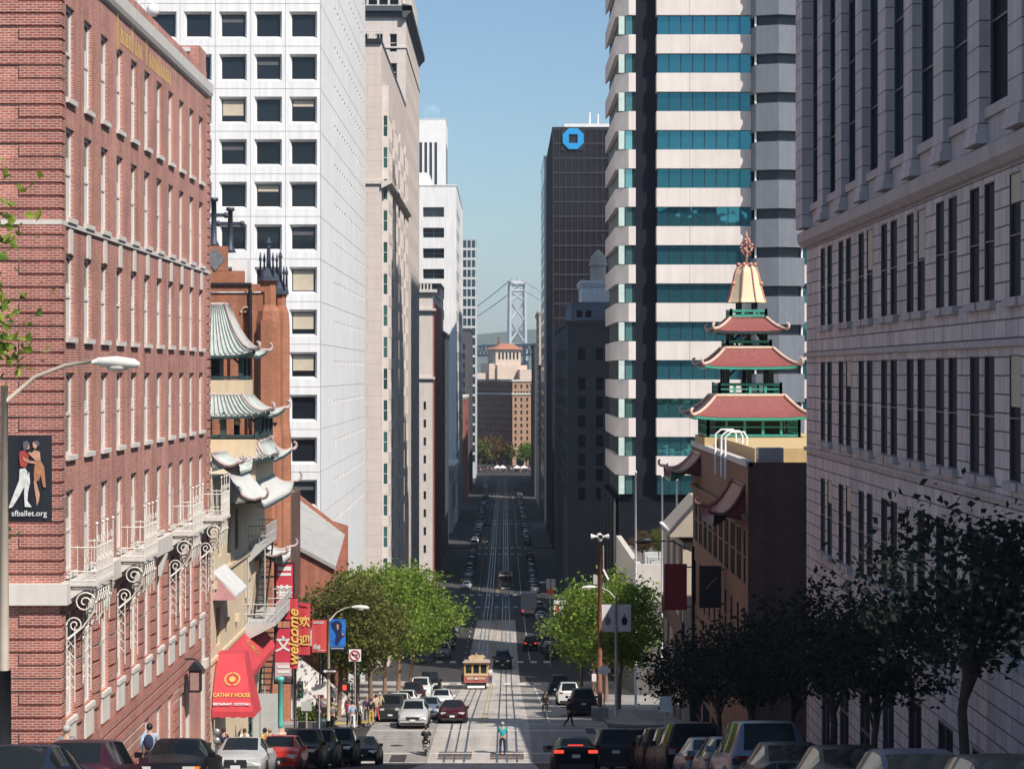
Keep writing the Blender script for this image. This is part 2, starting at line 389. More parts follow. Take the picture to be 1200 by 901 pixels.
for (a, b_) in blocks:
    mark(-1.62, -1.52, a, b_, mb=yl); mark(-1.34, -1.24, a, b_, mb=yl)
    if a > 0:
        y = a + 3
        while y < b_ - 4:
            mark(-5.02, -4.92, y, y + 3, .018); y += 9 if a > 140 else 12
        mark(2.9, 3.0, a + 2, b_ - 2)
for (a, b_) in XI:                       # crosswalk bars at both ends
    far = a > 200
    for yy, ww in ((a, .32), (a + 3.9, .32), (b_ - 3.9, .32), (b_, .32)):
        if far:
            x = -8.2
            while x < 6.2: mark(x, x + .75, yy - 1.2, yy + 1.2) if yy in (a, b_) else None; x += 1.6
        else: mark(-9.5 if yy < 124 else -8.4, -4.5, yy - .15, yy + .15); mark(-4.3, 6.4, yy - .15, yy + .15)
mark(-9.2, -4.5, 110.6, 110.95); mark(-8.3, -4.6, 133.6, 134.0)
struct(mk_.build('road_markings', PAINT)); struct(yl.build('centre_line_markings', YELL))
# dark paver patches in the track crossing, utility covers
pv = MB()
for cx in (-2.85, .1):
    for y0 in (114.4,): 
        s = strip(cx - .95, cx + .95, y0, y0 + 3.2, .0105); pv.add(s.v, s.f)
struct(pv.build('track_pavement', brick('track_pavers', (.12, .08, .075), (.09, .06, .06), (.2, .19, .18), .3, .2, .015, var=.2)))
ptc = MB(); g_ = random.Random(12)
for k in range(26):
    x = g_.choice([g_.uniform(-9, -5.2), g_.uniform(2, 6)]); y = g_.uniform(62, 212); w_, l_ = g_.uniform(.5, 1.5), g_.uniform(1.2, 6)
    s = strip(x, x + w_, y, y + l_, .0125 + .0001 * k); ptc.add(s.v, s.f)
struct(ptc.build('road_patches', ASPH))
mh = MB()
for (x, y) in ((-6.4, 120.5), (-1.4, 117.6), (3.6, 121.5), (-5.8, 152), (3.9, 158), (-1.4, 141), (-6.6, 108), (3.2, 196)): mh.add([(x + .38 * math.cos(q * math.pi / 8), y + .38 * math.sin(q * math.pi / 8), gz(y + .38 * math.sin(q * math.pi / 8)) + .02) for q in range(16)], [tuple(range(16))])
struct(mh.build('road_covers', RAIL))
# sidewalks with kerbs: a raised slab per block
xr = [(-60, 116.5), (130.5, 216), (242, 353), (377, 488), (504, 599), (616, 703), (719, 818), (836, 928), (946, 1000)]
for i, (a, b_) in enumerate(xr):
    for side in (-1, 1):
        k = KL(a) if side < 0 else KR(a); o_ = -40 if side < 0 else 40
        m = MB(); ys = sorted({a, b_, *[p[0] for p in PROF if a < p[0] < b_], *[a + 10 * j for j in range(1, int((b_ - a) / 10))]})
        cr = 2.2
        arc = [(cr * (1 - math.cos(q * math.pi / 8)), cr * math.sin(q * math.pi / 8)) for q in range(5)]
        edge = [(a + cr - ay_, k + side * (cr - ay_) ** 2 / cr) for ay_ in (cr, cr * .6, cr * .25)][::-1] if a > 0 else []
        path = [(yy, k) for yy in ys]
        if a > 0: path = [(a, k + side * 2.0), (a + .35, k + side * 1.0), (a + .9, k + side * .4), (a + 2.0, k)] + [p for p in path if p[0] > a + 2.2]
        path = [p for p in path if p[0] < b_ - 2.2] + [(b_ - 2.0, k), (b_ - .9, k + side * .4), (b_ - .35, k + side * 1.0), (b_, k + side * 2.0)]
        m.grid([[(x, y, gz(y) - .02), (x, y, gz(y) + .14), (x + side * .16, y, gz(y) + .15), (o_, y, gz(y) + .15 + (.0 if y < 0 else 0))] for (y, x) in path], False)
        for (yy, x) in (path[0], path[-1]): m.quad((x, yy, gz(yy) - .02), (o_, yy, gz(yy) - .02), (o_, yy, gz(yy) + .15), (x, yy, gz(yy) + .14))
        if side > 0: m.f = [f[::-1] for f in m.f]
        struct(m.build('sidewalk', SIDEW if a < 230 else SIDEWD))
YT = MB()
for (x0, x1, y0, y1) in ((-10.9, -9.9, 131.0, 132.0), (-9.9, -8.9, 133.5, 134.5), (-9.7, -8.75, 131.6, 132.8), (-12.3, -11.2, 130.9, 131.7)):
    s = strip(x0, x1, y0, y1, .156); YT.add(s.v, s.f)
struct(YT.build('kerb_markings', mk('tactile_yellow', (.55, .40, .08), .8)))
# hills across the bay
m = MB(); rows = []
for j in range(9):
    t_ = j / 8; row = []
    for i in range(90):
        x = -3200 + i * 72
        hh = 172 * (.55 + .45 * math.exp(-((x - 330) / 900.) ** 2)) * (1 + .16 * noise.noise(Vector((x * .004, 3, 0))) + .06 * noise.noise(Vector((x * .02, 7, 0))))
        row.append((x, 4700 + j * 60, -2 + hh * math.sin(t_ * math.pi / 2)))
    rows.append(row)
m.grid(rows); struct(m.build('hills', mk('hill_scrub', (.05, .07, .04), .9, var=.3, scale=.02)))
# ================================================================ left side: brick block with iron balconies
def zr(z): return ZC + z                       # heights below are measured from the camera
BR = brick('red_brick', (.48, .15, .10), (.32, .092, .068), (.56, .47, .43), .26, .0815, .011, bump=.5, var=.30)
BRD = brick('dark_brick_bands', (.42, .12, .085), (.28, .075, .06), (.50, .42, .38), .26, .0815, .011, bump=.5, var=.22)
FRW = mk('window_frame_white', (.72, .69, .66), .5, var=.06)
BLIND = mk('window_blind', (.55, .47, .36), .8, var=.08)
BLINDW = mk('window_blind_pale', (.66, .63, .60), .8, var=.06)
rb = thing('brick_building', 'long red brick block with gold lettering and white iron balconies beside the pale cream hall', 'building', (XL, 66, gz(90) - 4), world=True)
Y0, Y1 = 66.0, 99.3
BASE = gz(100) - 1.0
TOPB = zr(13.3)
rowz = [(9.0, 12.05), (5.08, 8.05), (1.16, 3.9), (-2.7, 0.0), (-6.55, -3.85), (-11.35, -7.85)]
wy = [66.9 + 2.91 * k for k in range(11)]
holes = []
for (z0, z1) in rowz:
    for y in wy: holes.append((y - Y0, y - Y0 + 1.3, zr(z0) - BASE, zr(z1) - BASE))
low = [(y - Y0, y - Y0 + 1.1, zr(-16.2) - BASE, zr(-13.6) - BASE) for y in wy[5:8]]
door = (wy[8] - Y0 + .1, wy[8] - Y0 + 1.4, 0.4, zr(-14.2) - BASE)
m = MB(); facade(m, (XL, Y0, BASE), 90, Y1 - Y0, TOPB - BASE, holes + low + [door], .2)
XW = -38.0                                      # the block runs on to the left, outside the picture
m.quad((XW, Y0, BASE), (XL, Y0, BASE), (XL, Y0, TOPB), (XW, Y0, TOPB))
m.quad((XL, Y1, BASE), (XW, Y1, BASE), (XW, Y1, TOPB), (XL, Y1, TOPB)); m.quad((XW, Y1, BASE), (XW, Y0, BASE), (XW, Y0, TOPB), (XW, Y1, TOPB))
m.build('wall', BR, rb)
RV = MATS['red_brick']
for ri, (z0, z1) in enumerate(rowz):
    for k, y in enumerate(wy):
        window(rb, (XL, Y0, BASE), 90, (y - Y0, y - Y0 + 1.3, zr(z0) - BASE, zr(z1) - BASE), .2, FRW, GLASSD, 1, 2, .1, blind=BLINDW if (k * 7 + ri * 3) % 9 else None, bl=1, low=True)
for h in low: window(rb, (XL, Y0, BASE), 90, h, .2, FRW, GLASSD, 1, 3, .1)
window(rb, (XL, Y0, BASE), 90, door, .2, FRW, GLASSD, 2, 1, .1, name='door')
# raised brick courses: quoins at both corners, rounded pier courses below the stone belt
q = MB(); z = zr(13.3) - .42; k = 0
while z > BASE + .3:
    belt = zr(-7.5) < z + .36 and z < zr(-6.7)
    if not belt:
        q.box(XL - [1.95, 2.4, 1.3][k % 3], XL + .06, Y0 - .06, Y0 + .62, z, z + .34)
        q.box(XL - .2, XL + .06, Y1 - .75, Y1 + .05, z, z + .34)
    z -= .42; k += 1
z = zr(-7.9)
while z > zr(-11.5):
    for a, b_ in zip(wy, wy[1:]):
        pts = []
        for i in range(7):
            t_ = i / 6; pts.append((a + 1.3 + .02 + (b_ - a - 1.34) * t_, .015 + .10 * math.sin(math.pi * t_)))
        m2 = [(XL + h, y) for y, h in pts]
        q.prism([(XL - .05, pts[0][1] * 0 + pts[0][0])] + m2 + [(XL - .05, pts[-1][0])], z - .47, z)
    z -= .55
z = zr(-12.6)
while z > BASE + .2:
    zz0 = z - .34
    segs = [(Y0 + .62, Y1 - .75)] if z > zr(-13.5) else [(Y0 + .62, wy[5] - .1), (wy[7] + 1.3, wy[8] - .1)]
    for a, b_ in segs: q.box(XL - .05, XL + .05, a, b_, zz0, z)
    z -= .42
q.build('quoin_courses', BRD, rb)
st = MB()
st.box(XW, XL + .30, Y0 - .30, Y1 + .2, zr(-7.45), zr(-6.77))          # main stone belt
st.box(XW, XL + .07, Y0 - .07, Y1 + .06, zr(4.78), zr(4.93))
for (z0, z1) in rowz:
    for y in wy:
        st.box(XL - .02, XL + .12, y - .06, y + 1.36, zr(z0) - .16, zr(z0) + .0)
for y in wy:
    st.box(XL - .02, XL + .05, y + .38, y + .92, zr(3.92), zr(4.73))       # key blocks under the thin belt
    st.box(XL - .02, XL + .07, y - .02, y + 1.32, zr(-12.45), zr(-11.52))
st.build('stone_trim', STONEW, rb)
cn = MB()
prof = [(0, 13.28), (.12, 13.34), (.18, 13.5), (.20, 13.95), (.1, 14.0), (-.1, 14.0), (-.1, 13.28)]
cn.prism([(XL + a, zr(z)) for a, z in prof], Y0 - .34, Y1 + .1, 'y')
cn.prism([(Y0 - a, zr(z)) for a, z in prof], XW, XL + .1, 'x')
cn.build('cornice', STONEW, rb)
pp = MB(); pp.box(XL - .5, XL - .12, Y0 + .1, Y1 - .05, zr(14.0), zr(14.55)); pp.box(XW, XL - .12, Y0 + .1, Y0 + .5, zr(14.0), zr(14.55))
pp.box(-15.8, XL - .14, 97.0, 99.2, zr(13.9), zr(15.5)); pp.build('parapet', BR, rb)
rf = MB(); rf.box(XW, XL - .12, Y0 + .12, Y1 - .06, zr(13.2), zr(13.95)); rf.build('roof', CONC, rb)
v = MB(); v.box(-15.6, -14.9, 96.9, 97.0, zr(15.2), zr(15.4)); v.build('louvre', mk('vent_white', (.6, .6, .6)), rb)
# gold lettering below the cornice (unreadable in the photograph: a tall initial, then small letters, twice)
lt = MB(); rg = random.Random(3); y = 75.6
for wd in (9, 11):
    for k in range(wd):
        tall = k == 0 or (wd == 9 and k == 5)
        h_ = (1.5 if k == 0 and wd == 9 else 1.1) if tall else .6
        z0 = zr(12.3) - (.35 if tall and wd == 9 and k == 0 else 0)
        for e in range(2):
            yy = y + .26 * e; lt.box(XL + .004, XL + .016, yy, yy + .08, z0 + rg.uniform(0, .05), z0 + h_ * rg.uniform(.8, 1))
        lt.box(XL + .004, XL + .014, y, y + .30, z0 + h_ * rg.uniform(.4, .9), z0 + h_ * .95); lt.box(XL + .004, XL + .014, y + .05, y + .30, z0, z0 + .08)
        y += .55 if not tall else .8
    y += .7
lt.build('lettering', GOLD, rb)
# keystones under the belt between the balconies
for i, y in enumerate(wy):
    if i in (0, 3, 7, 10): continue
    yc = y + .65; ks = MB()
    ks.prism([(XL - .02, zr(-8.4)), (XL + .10, zr(-8.4)), (XL + .34, zr(-7.5)), (XL - .02, zr(-7.5))], yc - .22, yc + .22, 'y')
    ks.build('keystone', STONEW, rb)
IRON = mk('white_iron', (.74, .70, .64), .5, var=.08)
def spiral(mb, c, ru, y0, turns, r0, r1, rad, flip=1, plane='x'):
    pts = []
    for i in range(int(turns * 14) + 1):
        q = i / 14 * 2 * math.pi; r = r0 + (r1 - r0) * i / (turns * 14)
        a, b_ = r * math.cos(q) * flip, r * math.sin(q)
        pts.append((c[0] + a, c[1], c[2] + b_) if plane == 'x' else (c[0], c[1] + a, c[2] + b_))
    mb.tube(pts, rad, 4)
for bi, i in enumerate((0, 3, 7, 10)):
    yc = wy[i] + .65; ya, yb = yc - 1.4, yc + 1.4; xa, xb = XL + .3, XL + 1.2
    rt = thing('iron_balcony', '', 'balcony', (XL, yc, zr(-6.9)), world=True)
    rt['label'] = ['white wrought iron balcony at the near corner of the brick block', 'second white iron balcony from the near corner of the brick block',
                   'third white iron balcony from the near corner of the brick block', 'white iron balcony nearest the cream hall with green tiled roofs'][bi]
    rt['group'] = 'iron balconies on the brick block'
    s = MB(); s.box(XL + .3, xb, ya, yb, zr(-6.88), zr(-6.76)); s.prism([(xa, zr(-6.885)), (xb - .3, zr(-6.885)), (xa, zr(-7.3))], ya + .1, yb - .1, 'y'); s.build('platform', STONEW, rt)
    r = MB()
    for hh in (.06, .35, 1.12):
        r.bar((xb - .05, ya + .03, zr(-6.76 + hh)), (xb - .05, yb - .03, zr(-6.76 + hh)), .022)
        for y in (ya + .05, yb - .05): r.bar((xa, y, zr(-6.76 + hh)), (xb - .05, y, zr(-6.76 + hh)), .022)
    n = 15
    for k in range(n):
        y = ya + .05 + (yb - ya - .1) * k / (n - 1); hh = 1.9 if k in (0, n - 1, 5, 9) else 1.2
        r.bar((xb - .05, y, zr(-6.76)), (xb - .05, y, zr(-6.76 + hh)), .02 if hh > 1.5 else .014)
        if hh > 1.5: r.sphere((xb - .05, y, zr(-6.76 + hh)), .06, 4)
    for y in (ya + .05, yb - .05):
        for k in range(4):
            x = xa + (xb - xa) * k / 4; r.bar((x, y, zr(-6.76)), (x, y, zr(-6.76 + (1.9 if k == 0 else 1.2))), .014)
    for k in range(5):
        y = ya + .3 + (yb - ya - .6) * k / 4
        for fl in (1, -1): spiral(r, (xb - .05, y + fl * .13, zr(-6.76 + .72)), 0, 0, 1.2, .13, .03, .014, fl, 'y')
        spiral(r, (xb - .05, y, zr(-6.76 + 1.38)), 0, 0, 1.1, .16, .04, .014, 1, 'y')
    r.build('railing', IRON, rt)
    for y in (ya + .12, yb - .12):
        b_ = MB()
        spiral(b_, (XL + .75, y, zr(-7.42)), 0, 0, 1.8, .36, .06, .026)
        spiral(b_, (XL + .42, y, zr(-8.15)), 0, 0, 1.6, .27, .05, .024, -1)
        b_.tube([(XL + .3, y, zr(-6.95)), (XL + 1.15, y, zr(-6.97))], .035, 4)
        b_.tube([(XL + 1.12, y, zr(-7.0)), (XL + 1.05, y, zr(-7.7)), (XL + .7, y, zr(-8.2)), (XL + .2, y, zr(-8.6))], .035, 4)
        for dx in (.16, .42):
            b_.bar((XL + dx, y, zr(-8.2)), (XL + dx, y, zr(-10.3 - dx * .8)), .022)
        for k in range(5):
            zc = zr(-8.75 - k * .33); b_.tube([(XL + .16, y, zc + .15), (XL + .29, y, zc), (XL + .42, y, zc - .15)], .014, 4); b_.tube([(XL + .42, y, zc + .15), (XL + .29, y, zc), (XL + .16, y, zc - .15)], .014, 4)
        b_.build('bracket', IRON, rt)
    fw = MB()
    for k in range(6):
        y = ya + .35 + (yb - ya - .7) * k / 5; spiral(fw, (xb - .12, y, zr(-7.28)), 0, 0, 1.4, .24, .05, .022, 1, 'y')
        fw.bar((xb - .12, y, zr(-7.5)), (xb - .12, y, zr(-7.9 - .3 * (k % 2))), .018)
    fw.build('scrollwork', IRON, rt)
# wall lantern, surround of the entrance, railing by the door
ln = thing('wall_lantern', 'black box lantern hung by the stone doorway of the brick block', 'lantern', (XL + .5, 91.4, zr(-13.5)), world=True)
s = MB(); s.box(XL + .28, XL + .78, 91.1, 91.7, zr(-14.2), zr(-13.2)); s.prism([(XL + .2, zr(-13.2)), (XL + .86, zr(-13.2)), (XL + .53, zr(-12.8))], 91.0, 91.8, 'y'); s.bar((XL, 91.4, zr(-12.75)), (XL + .53, 91.4, zr(-12.75)), .04); s.build('case', DARKM, ln)
s = MB(); s.box(XL + .33, XL + .73, 91.09, 91.71, zr(-14.1), zr(-13.3)); s.build('glass_pane', mk('lantern_glass', (.35, .22, .2), .2), ln)
s = MB(); s.box(XL, XL + .14, 96.6, 97.0, BASE, zr(-12.5)); s.box(XL, XL + .14, 92.0, 92.2, BASE, zr(-13.8)); s.box(XL, XL + .3, 96.4, 97.2, zr(-13.9), zr(-13.5)); s.build('door_surround', STONEW, rb)
fn = thing('iron_railing', 'short black iron railing beside the doorway of the brick block', 'railing', (XL + .6, 95.5, gz(95)), world=True)
s = MB()
for k in range(6): y = 94 + .45 * k; s.bar((XL + .5, y, gz(y) + .1), (XL + .5, y, gz(y) + 1.2), .03)
s.bar((XL + .5, 93.9, gz(94) + 1.15), (XL + .5, 96.4, gz(96.4) + 1.15), .04); s.build('bars', BLACK, fn)
# rooftop spotlights on a short mast
rl_ = thing('rooftop_floodlight', 'pair of white floodlights on thin masts above the brick parapet', 'floodlight', (-15.6, 88, zr(14)), world=True)
s = MB(); s.bar((-15.6, 87, zr(13.9)), (-15.6, 87, zr(16.3)), .05); s.bar((-15.4, 89, zr(13.9)), (-15.4, 89, zr(15.6)), .05); s.build('mast', WHITE, rl_)
s = MB(); s.sphere((-15.3, 89, zr(15.75)), .3, 6); s.sphere((-15.75, 88.6, zr(15.35)), .22, 6); s.build('lamp_head', WHITE, rl_)
s = MB(); s.box(-15.85, -15.3, 86.8, 87.2, zr(16.25), zr(16.5)); s.build('bracket', DARKM, rl_)

# ================================================================ left side: cream hall with green tiled roofs at the corner
def hip(root, cx, cy, ze, zt, ex, ey, tx, ty, flare, tile, ridge, soff, ribs=0, lift=.5, curl=.45, rr=.1, sides='NESW', ridgetop=True, prow=2.0):
    """upswept tiled roof: eave half sizes ex, ey at ze, top half sizes tx, ty at zt"""
    NS, NT = 12, 6
    def P(side, s, t):
        k = t ** (1 / 1.0)
        hx = tx + (ex - tx) * k; hy = ty + (ey - ty) * k
        out = 1 + flare * (abs(s) ** 6) * t * t
        z = zt + (ze - zt) * (1 - (1 - t) ** prow) * 1.0 + lift * (abs(s) ** 5) * t ** 3
        if side == 'S': p = (s * hx * out, -hy * out)
        elif side == 'N': p = (-s * hx * out, hy * out)
        elif side == 'E': p = (hx * out, s * hy * out)
        else: p = (-hx * out, -s * hy * out)
        return (cx + p[0], cy + p[1], z)
    m = MB(); rb_ = MB(); rd = MB(); sf = MB()
    for sd_ in sides:
        m.grid([[P(sd_, -1 + 2 * i / NS, j / NT) for i in range(NS + 1)] for j in range(NT + 1)])
        sf.grid([[tuple(Vector(P(sd_, -1 + 2 * i / NS, 1)) + Vector((0, 0, -.02 - .14 * q))) for i in range(NS + 1)] for q in range(2)], False)
        sf.grid([[tuple(Vector(P(sd_, (-1 + 2 * i / NS), 1)) * (1 - f) + Vector((cx + (P(sd_, -1 + 2 * i / NS, 0)[0] - cx), cy + (P(sd_, -1 + 2 * i / NS, 0)[1] - cy), ze - .05)) * f + Vector((0, 0, -.16 * (1 - f)))) for i in range(NS + 1)] for f in (0, 1)], False)
        if ribs:
            L_ = 2 * (ex if sd_ in 'NS' else ey); n = int(L_ / ribs)
            for i in range(n):
                s = -1 + 2 * (i + .5) / n
                rb_.tube([tuple(Vector(P(sd_, s, j / NT)) + Vector((0, 0, .03))) for j in range(NT + 1)], ribs * .22, 5)
        pts = [tuple(Vector(P(sd_, 1, j / NT)) + Vector((0, 0, rr * .7))) for j in range(NT + 1)]
        a = Vector(pts[-1]); dr = (a - Vector((cx, cy, a.z))); dr.z = 0; dr.normalize()
        rs = [rr] * len(pts)
        if curl:
            for q in range(1, 10):
                an = -.6 + q * .42; r_ = curl * (1 - q * .065)
                pts.append(tuple(a + dr * (r_ * math.sin(an) + curl * .56 + .0) + Vector((0, 0, curl * .82 - r_ * math.cos(an))))); rs.append(rr * (1.1 - q * .04))
        rd.tube(pts, rs, 6)
    if ridgetop:
        rd.tube([(cx - tx, cy - ty, zt + .05), (cx + tx, cy - ty, zt + .05), (cx + tx, cy + ty, zt + .05), (cx - tx, cy + ty, zt + .05), (cx - tx, cy - ty, zt + .05)], rr, 6)
    o = m.build('roof', tile, root)
    if ribs: rb_.build('tile_rows', tile, o)
    rd.build('roof_ridge', ridge, o); sf.build('eave', soff, o)
    return o
TILE = mk('green_grey_tile', (.43, .47, .45), .45, var=.22, scale=3, streak=.3)
PINK = mk('pink_ridge', (.46, .36, .35), .6, var=.15, scale=3)
CREAM = mk('cream_plaster', (.66, .53, .37), .85, var=.12, scale=.9, streak=.6, bump=.1)
DTEAL = mk('dark_teal_paint', (.03, .06, .07), .5)
PALEG = mk('pale_grey_roof', (.47, .475, .47), .7, var=.1, scale=1.2, streak=.3)
CY, CX = 117.0, -16.67
ch = thing('cream_hall', 'cream corner hall with stacked upswept green tiled roofs behind the brick block', 'building', (XL - 3, 111, gz(111)), world=True)
m = MB(); WB = gz(122) - .6
chh = [(3.0, 4.4, zr(-9.2) - WB, zr(-7.4) - WB), (6.4, 7.8, zr(-9.4) - WB, zr(-7.2) - WB), (9.4, 10.8, zr(-9.4) - WB, zr(-7.2) - WB), (2.4, 3.8, zr(-13.6) - WB, zr(-11.7) - WB), (14.8, 16.6, zr(-13.8) - WB, zr(-11.6) - WB), (18.6, 20.4, zr(-13.8) - WB, zr(-11.6) - WB),
       (1.2, 3.4, .7, 3.6), (6, 9, 1.0, 3.4), (10.5, 13, .9, 3.3), (15, 20.5, .8, 3.4)]
facade(m, (XL, 99.36, WB), 90, 22.9, zr(-5.2) - WB, chh, .25)
m.quad((-34, 99.4, WB), (XL, 99.4, WB), (XL, 99.4, zr(-5.2)), (-34, 99.4, zr(-5.2))); m.quad((XL, 122.26, WB), (-34, 122.26, WB), (-34, 122.26, zr(-5.2)), (XL, 122.26, zr(-5.2)))
m.quad((-34, 99.4, zr(-5.2)), (XL, 99.4, zr(-5.2)), (XL, 122.26, zr(-5.2)), (-34, 122.26, zr(-5.2)))
m.box(CX - 3.2, XL + .55, 113.2, 121.9, zr(-7.2), zr(-3.7)); m.box(CX - 2.0, CX + 2.0, CY - 2.0, CY + 2.0, zr(-1.27), zr(-.40)); m.box(CX - 2.2, CX + 2.2, CY - 2.2, CY + 2.2, zr(-3.9), zr(-3.6))
m.build('wall', CREAM, ch)
for h in chh: window(ch, (XL, 99.36, WB), 90, h, .25, DTEAL, GLASSD, 2, 2 if h[2] < 5 else 3, .1, name='window')
hip(ch, CX, CY, zr(.97), zr(3.85), 2.45, 2.45, .75, .75, .12, TILE, PINK, DTEAL, .30, .30, .30, .10, prow=1.7)
hip(ch, CX, CY, zr(-2.4), zr(-1.25), 3.4, 3.5, 1.9, 1.95, .08, TILE, PINK, DTEAL, .32, .30, .30, .10)
hip(ch, CX, CY, zr(-4.85), zr(-3.9), 3.7, 4.2, 2.9, 3.1, .08, TILE, PINK, DTEAL, .32, .30, .30, .10)
def posts(root, cx, cy, hx, hy, z0, z1, mat, r=.13, nx=3, brace=True):
    m = MB(); seen = set()
    for i in range(nx):
        for (a, b_) in ((-hx + 2 * hx * i / (nx - 1), -hy), (-hx + 2 * hx * i / (nx - 1), hy), (-hx, -hy + 2 * hy * i / (nx - 1)), (hx, -hy + 2 * hy * i / (nx - 1))):
            if (round(a, 3), round(b_, 3)) not in seen: seen.add((round(a, 3), round(b_, 3))); MB().box(cx + a - r, cx + a + r, cy + b_ - r, cy + b_ + r, z0, z1).build('post', mat, root)
    for zz in (z0 + .06, z1 - .2): m.box(cx - hx, cx + hx, cy - hy - .07, cy - hy + .07, zz, zz + .16); m.box(cx + hx - .07, cx + hx + .07, cy - hy, cy + hy, zz, zz + .16)
    if brace:
        for sx in (-1, 1): m.bar((cx + sx * hx, cy - hy, z1 - .7), (cx + sx * (hx - .7), cy - hy, z1 - .05), .07)
    return m.build('beams', mat, root)
posts(ch, CX, CY, 1.8, 1.8, zr(-.4), zr(1.15), DTEAL)
posts(ch, CX, CY, 2.9, 2.9, zr(-3.65), zr(-2.2), DTEAL, .16, 4)
m = MB(); m.box(CX - 1.2, CX + .4, CY - .4, CY + 1.4, zr(-.4), zr(.95)); m.box(CX - 2.2, CX - .3, CY - .8, CY + 1.6, zr(-3.6), zr(-2.2)); m.build('inner_room', mk('dim_room', (.10, .10, .11)), ch)
for dx in (-.1, .75): 
    l_ = MB(); l_.sphere((CX + .9 + dx, CY - 2.2, zr(-2.75)), .2, 6); l_.bar((CX + .9 + dx, CY - 2.2, zr(-2.6)), (CX + .9 + dx, CY - 2.2, zr(-2.3)), .02); tag(l_.build('paper_lantern', mk('lantern_cream', (.6, .5, .3))), 'pale paper lantern hanging between the dark posts of the green roofed hall', 'lantern', 'lanterns under the second green roof')
# pent roofs along the street face
def pent(root, y0, y1, zt, ze, xo, tile, ridge, soff, ribs=.32, curl=.6, xi=XL, rr=.085, sgn=1):
    m = MB(); rbm = MB(); rd = MB(); sf = MB(); NT = 6; ny = 10
    def P(yf, t, ins=0):
        y = y0 + (y1 - y0) * yf; end = max(0, abs(2 * yf - 1) - .7) / .3
        return Vector((xi + (xo - xi) * t, y + (2 * yf - 1) * .6 * t, zt + (ze - zt) * (1 - (1 - t) ** 1.8) + .55 * end ** 2 * t * t))
    m.grid([[P(i / ny, j / NT) for i in range(ny + 1)] for j in range(NT + 1)])
    sf.grid([[P(i / ny, j / NT) + Vector((0, 0, -.14)) for i in range(ny + 1)] for j in range(NT + 1)], False)
    sf.grid([[P(i / ny, 1) + Vector((0, 0, -.14 * q)) for i in range(ny + 1)] for q in (0, 1)], False)
    for e in (0, 1):
        A = [P(e, j / NT) for j in range(NT + 1)]; dy = 1 if e == 0 else -1
        # small tiled hip at each end
        m.grid([[A[j] * (1 - q) + Vector((xi, A[0].y + dy * .0 - dy * .5 * 0, A[j].z - .25)) * q for j in range(NT + 1)] for q in (0, 1)])
        pts = [a + Vector((0, 0, rr * .6)) for a in A]
        a = pts[-1]; d = Vector((sgn, (-.55 if e == 0 else .55), 0)).normalized(); rs = [rr] * len(pts)
        for q in range(1, 8):
            an = -.5 + q * .42; r_ = curl * (1 - q * .07); pts.append(a + d * (r_ * math.sin(an) + curl * .48) + Vector((0, 0, curl * .87 - r_ * math.cos(an)))); rs.append(rr * (1 - q * .05))
        rd.tube(pts, rs, 6)
    rd.tube([P(0, 0) + Vector((0, 0, .05)), P(1, 0) + Vector((0, 0, .05))], rr, 6)
    if ribs:
        n = int(abs(y1 - y0) / ribs)
        for i in range(n): rbm.tube([P((i + .5) / n, j / NT) + Vector((0, 0, .03)) for j in range(NT + 1)], ribs * .22, 5)
    o = m.build('roof', tile, root)
    if ribs: rbm.build('tile_rows', tile, o)
    rd.build('roof_ridge', ridge, o); sf.build('eave', soff, o); return o
pent(ch, 100.2, 104.6, zr(-4.05), zr(-4.95), -12.95, TILE, PINK, DTEAL, .3, .28)
pent(ch, 105.6, 121.2, zr(-5.3), zr(-7.0), -12.55, PALEG, PINK, DTEAL, .34, .42)
pent(ch, 117.6, 121.4, zr(-10.0), zr(-10.9), -12.75, PALEG, PINK, DTEAL, .3, .34)
m = MB()
for (y, z) in ((100.6, -10.6), (105, -12.9), (109, -13.2), (113.2, -12.4)): m.box(XL, XL + .22, y - .16, y + .16, zr(z), zr(z + .4))
m.box(XL, XL + .14, 99.4, 122.2, zr(-10.1), zr(-9.9)); m.box(XL, XL + .10, 99.4, 122.2, zr(-14.2), zr(-14.0)); m.build('wall_bands', CREAM, ch)
# white awning over an upper window
aw = thing('white_awning', 'white sloping awning over an upper window of the cream hall', 'awning', (XL, 102, zr(-10)), world=True)
m = MB(); m.prism([(XL, zr(-9.75)), (XL, zr(-9.85)), (XL + 1.15, zr(-11.05)), (XL + 1.15, zr(-10.9))], 100.6, 104.8, 'y'); m.build('canvas', mk('grey_white_canvas', (.56, .56, .56), .8, var=.12), aw)
m = MB(); m.prism([(XL, zr(-9.9)), (XL, zr(-11.15)), (XL + 1.12, zr(-11.15)), (XL + 1.12, zr(-11.0))], 100.55, 100.6, 'y'); m.build('side_panel', mk('pink_canvas', (.55, .28, .30)), aw)
# red awning along the wall with a gold emblem
aw = thing('red_awning', 'long sloping red awning with gold emblem above the street windows', 'awning', (XL, 111, zr(-15)), world=True)
m = MB()
m.grid([[(XL + .02 + 1.15 * t_ , 105.2 + 12.6 * i / 12, zr(-14.25 - 1.35 * t_ ** 1.1 + .04 * math.sin(i * 1.7) * t_)) for i in range(13)] for t_ in (0, .33, .66, 1)])
m.grid([[(XL + 1.17, 105.2 + 12.6 * i / 12, zr(-15.6 - .28 * q - .04 * (i % 2) * q)) for i in range(13)] for q in (0, 1)])
m.add([(XL, 105.2, zr(-14.25)), (XL + 1.17, 105.2, zr(-15.6)), (XL + 1.17, 105.2, zr(-15.9)), (XL, 105.2, zr(-15.9))], [(0, 1, 2, 3)]); m.add([(XL, 117.8, zr(-14.25)), (XL + 1.17, 117.8, zr(-15.6)), (XL + 1.17, 117.8, zr(-15.9)), (XL, 117.8, zr(-15.9))], [(0, 3, 2, 1)])
m.build('canvas', RED, aw)
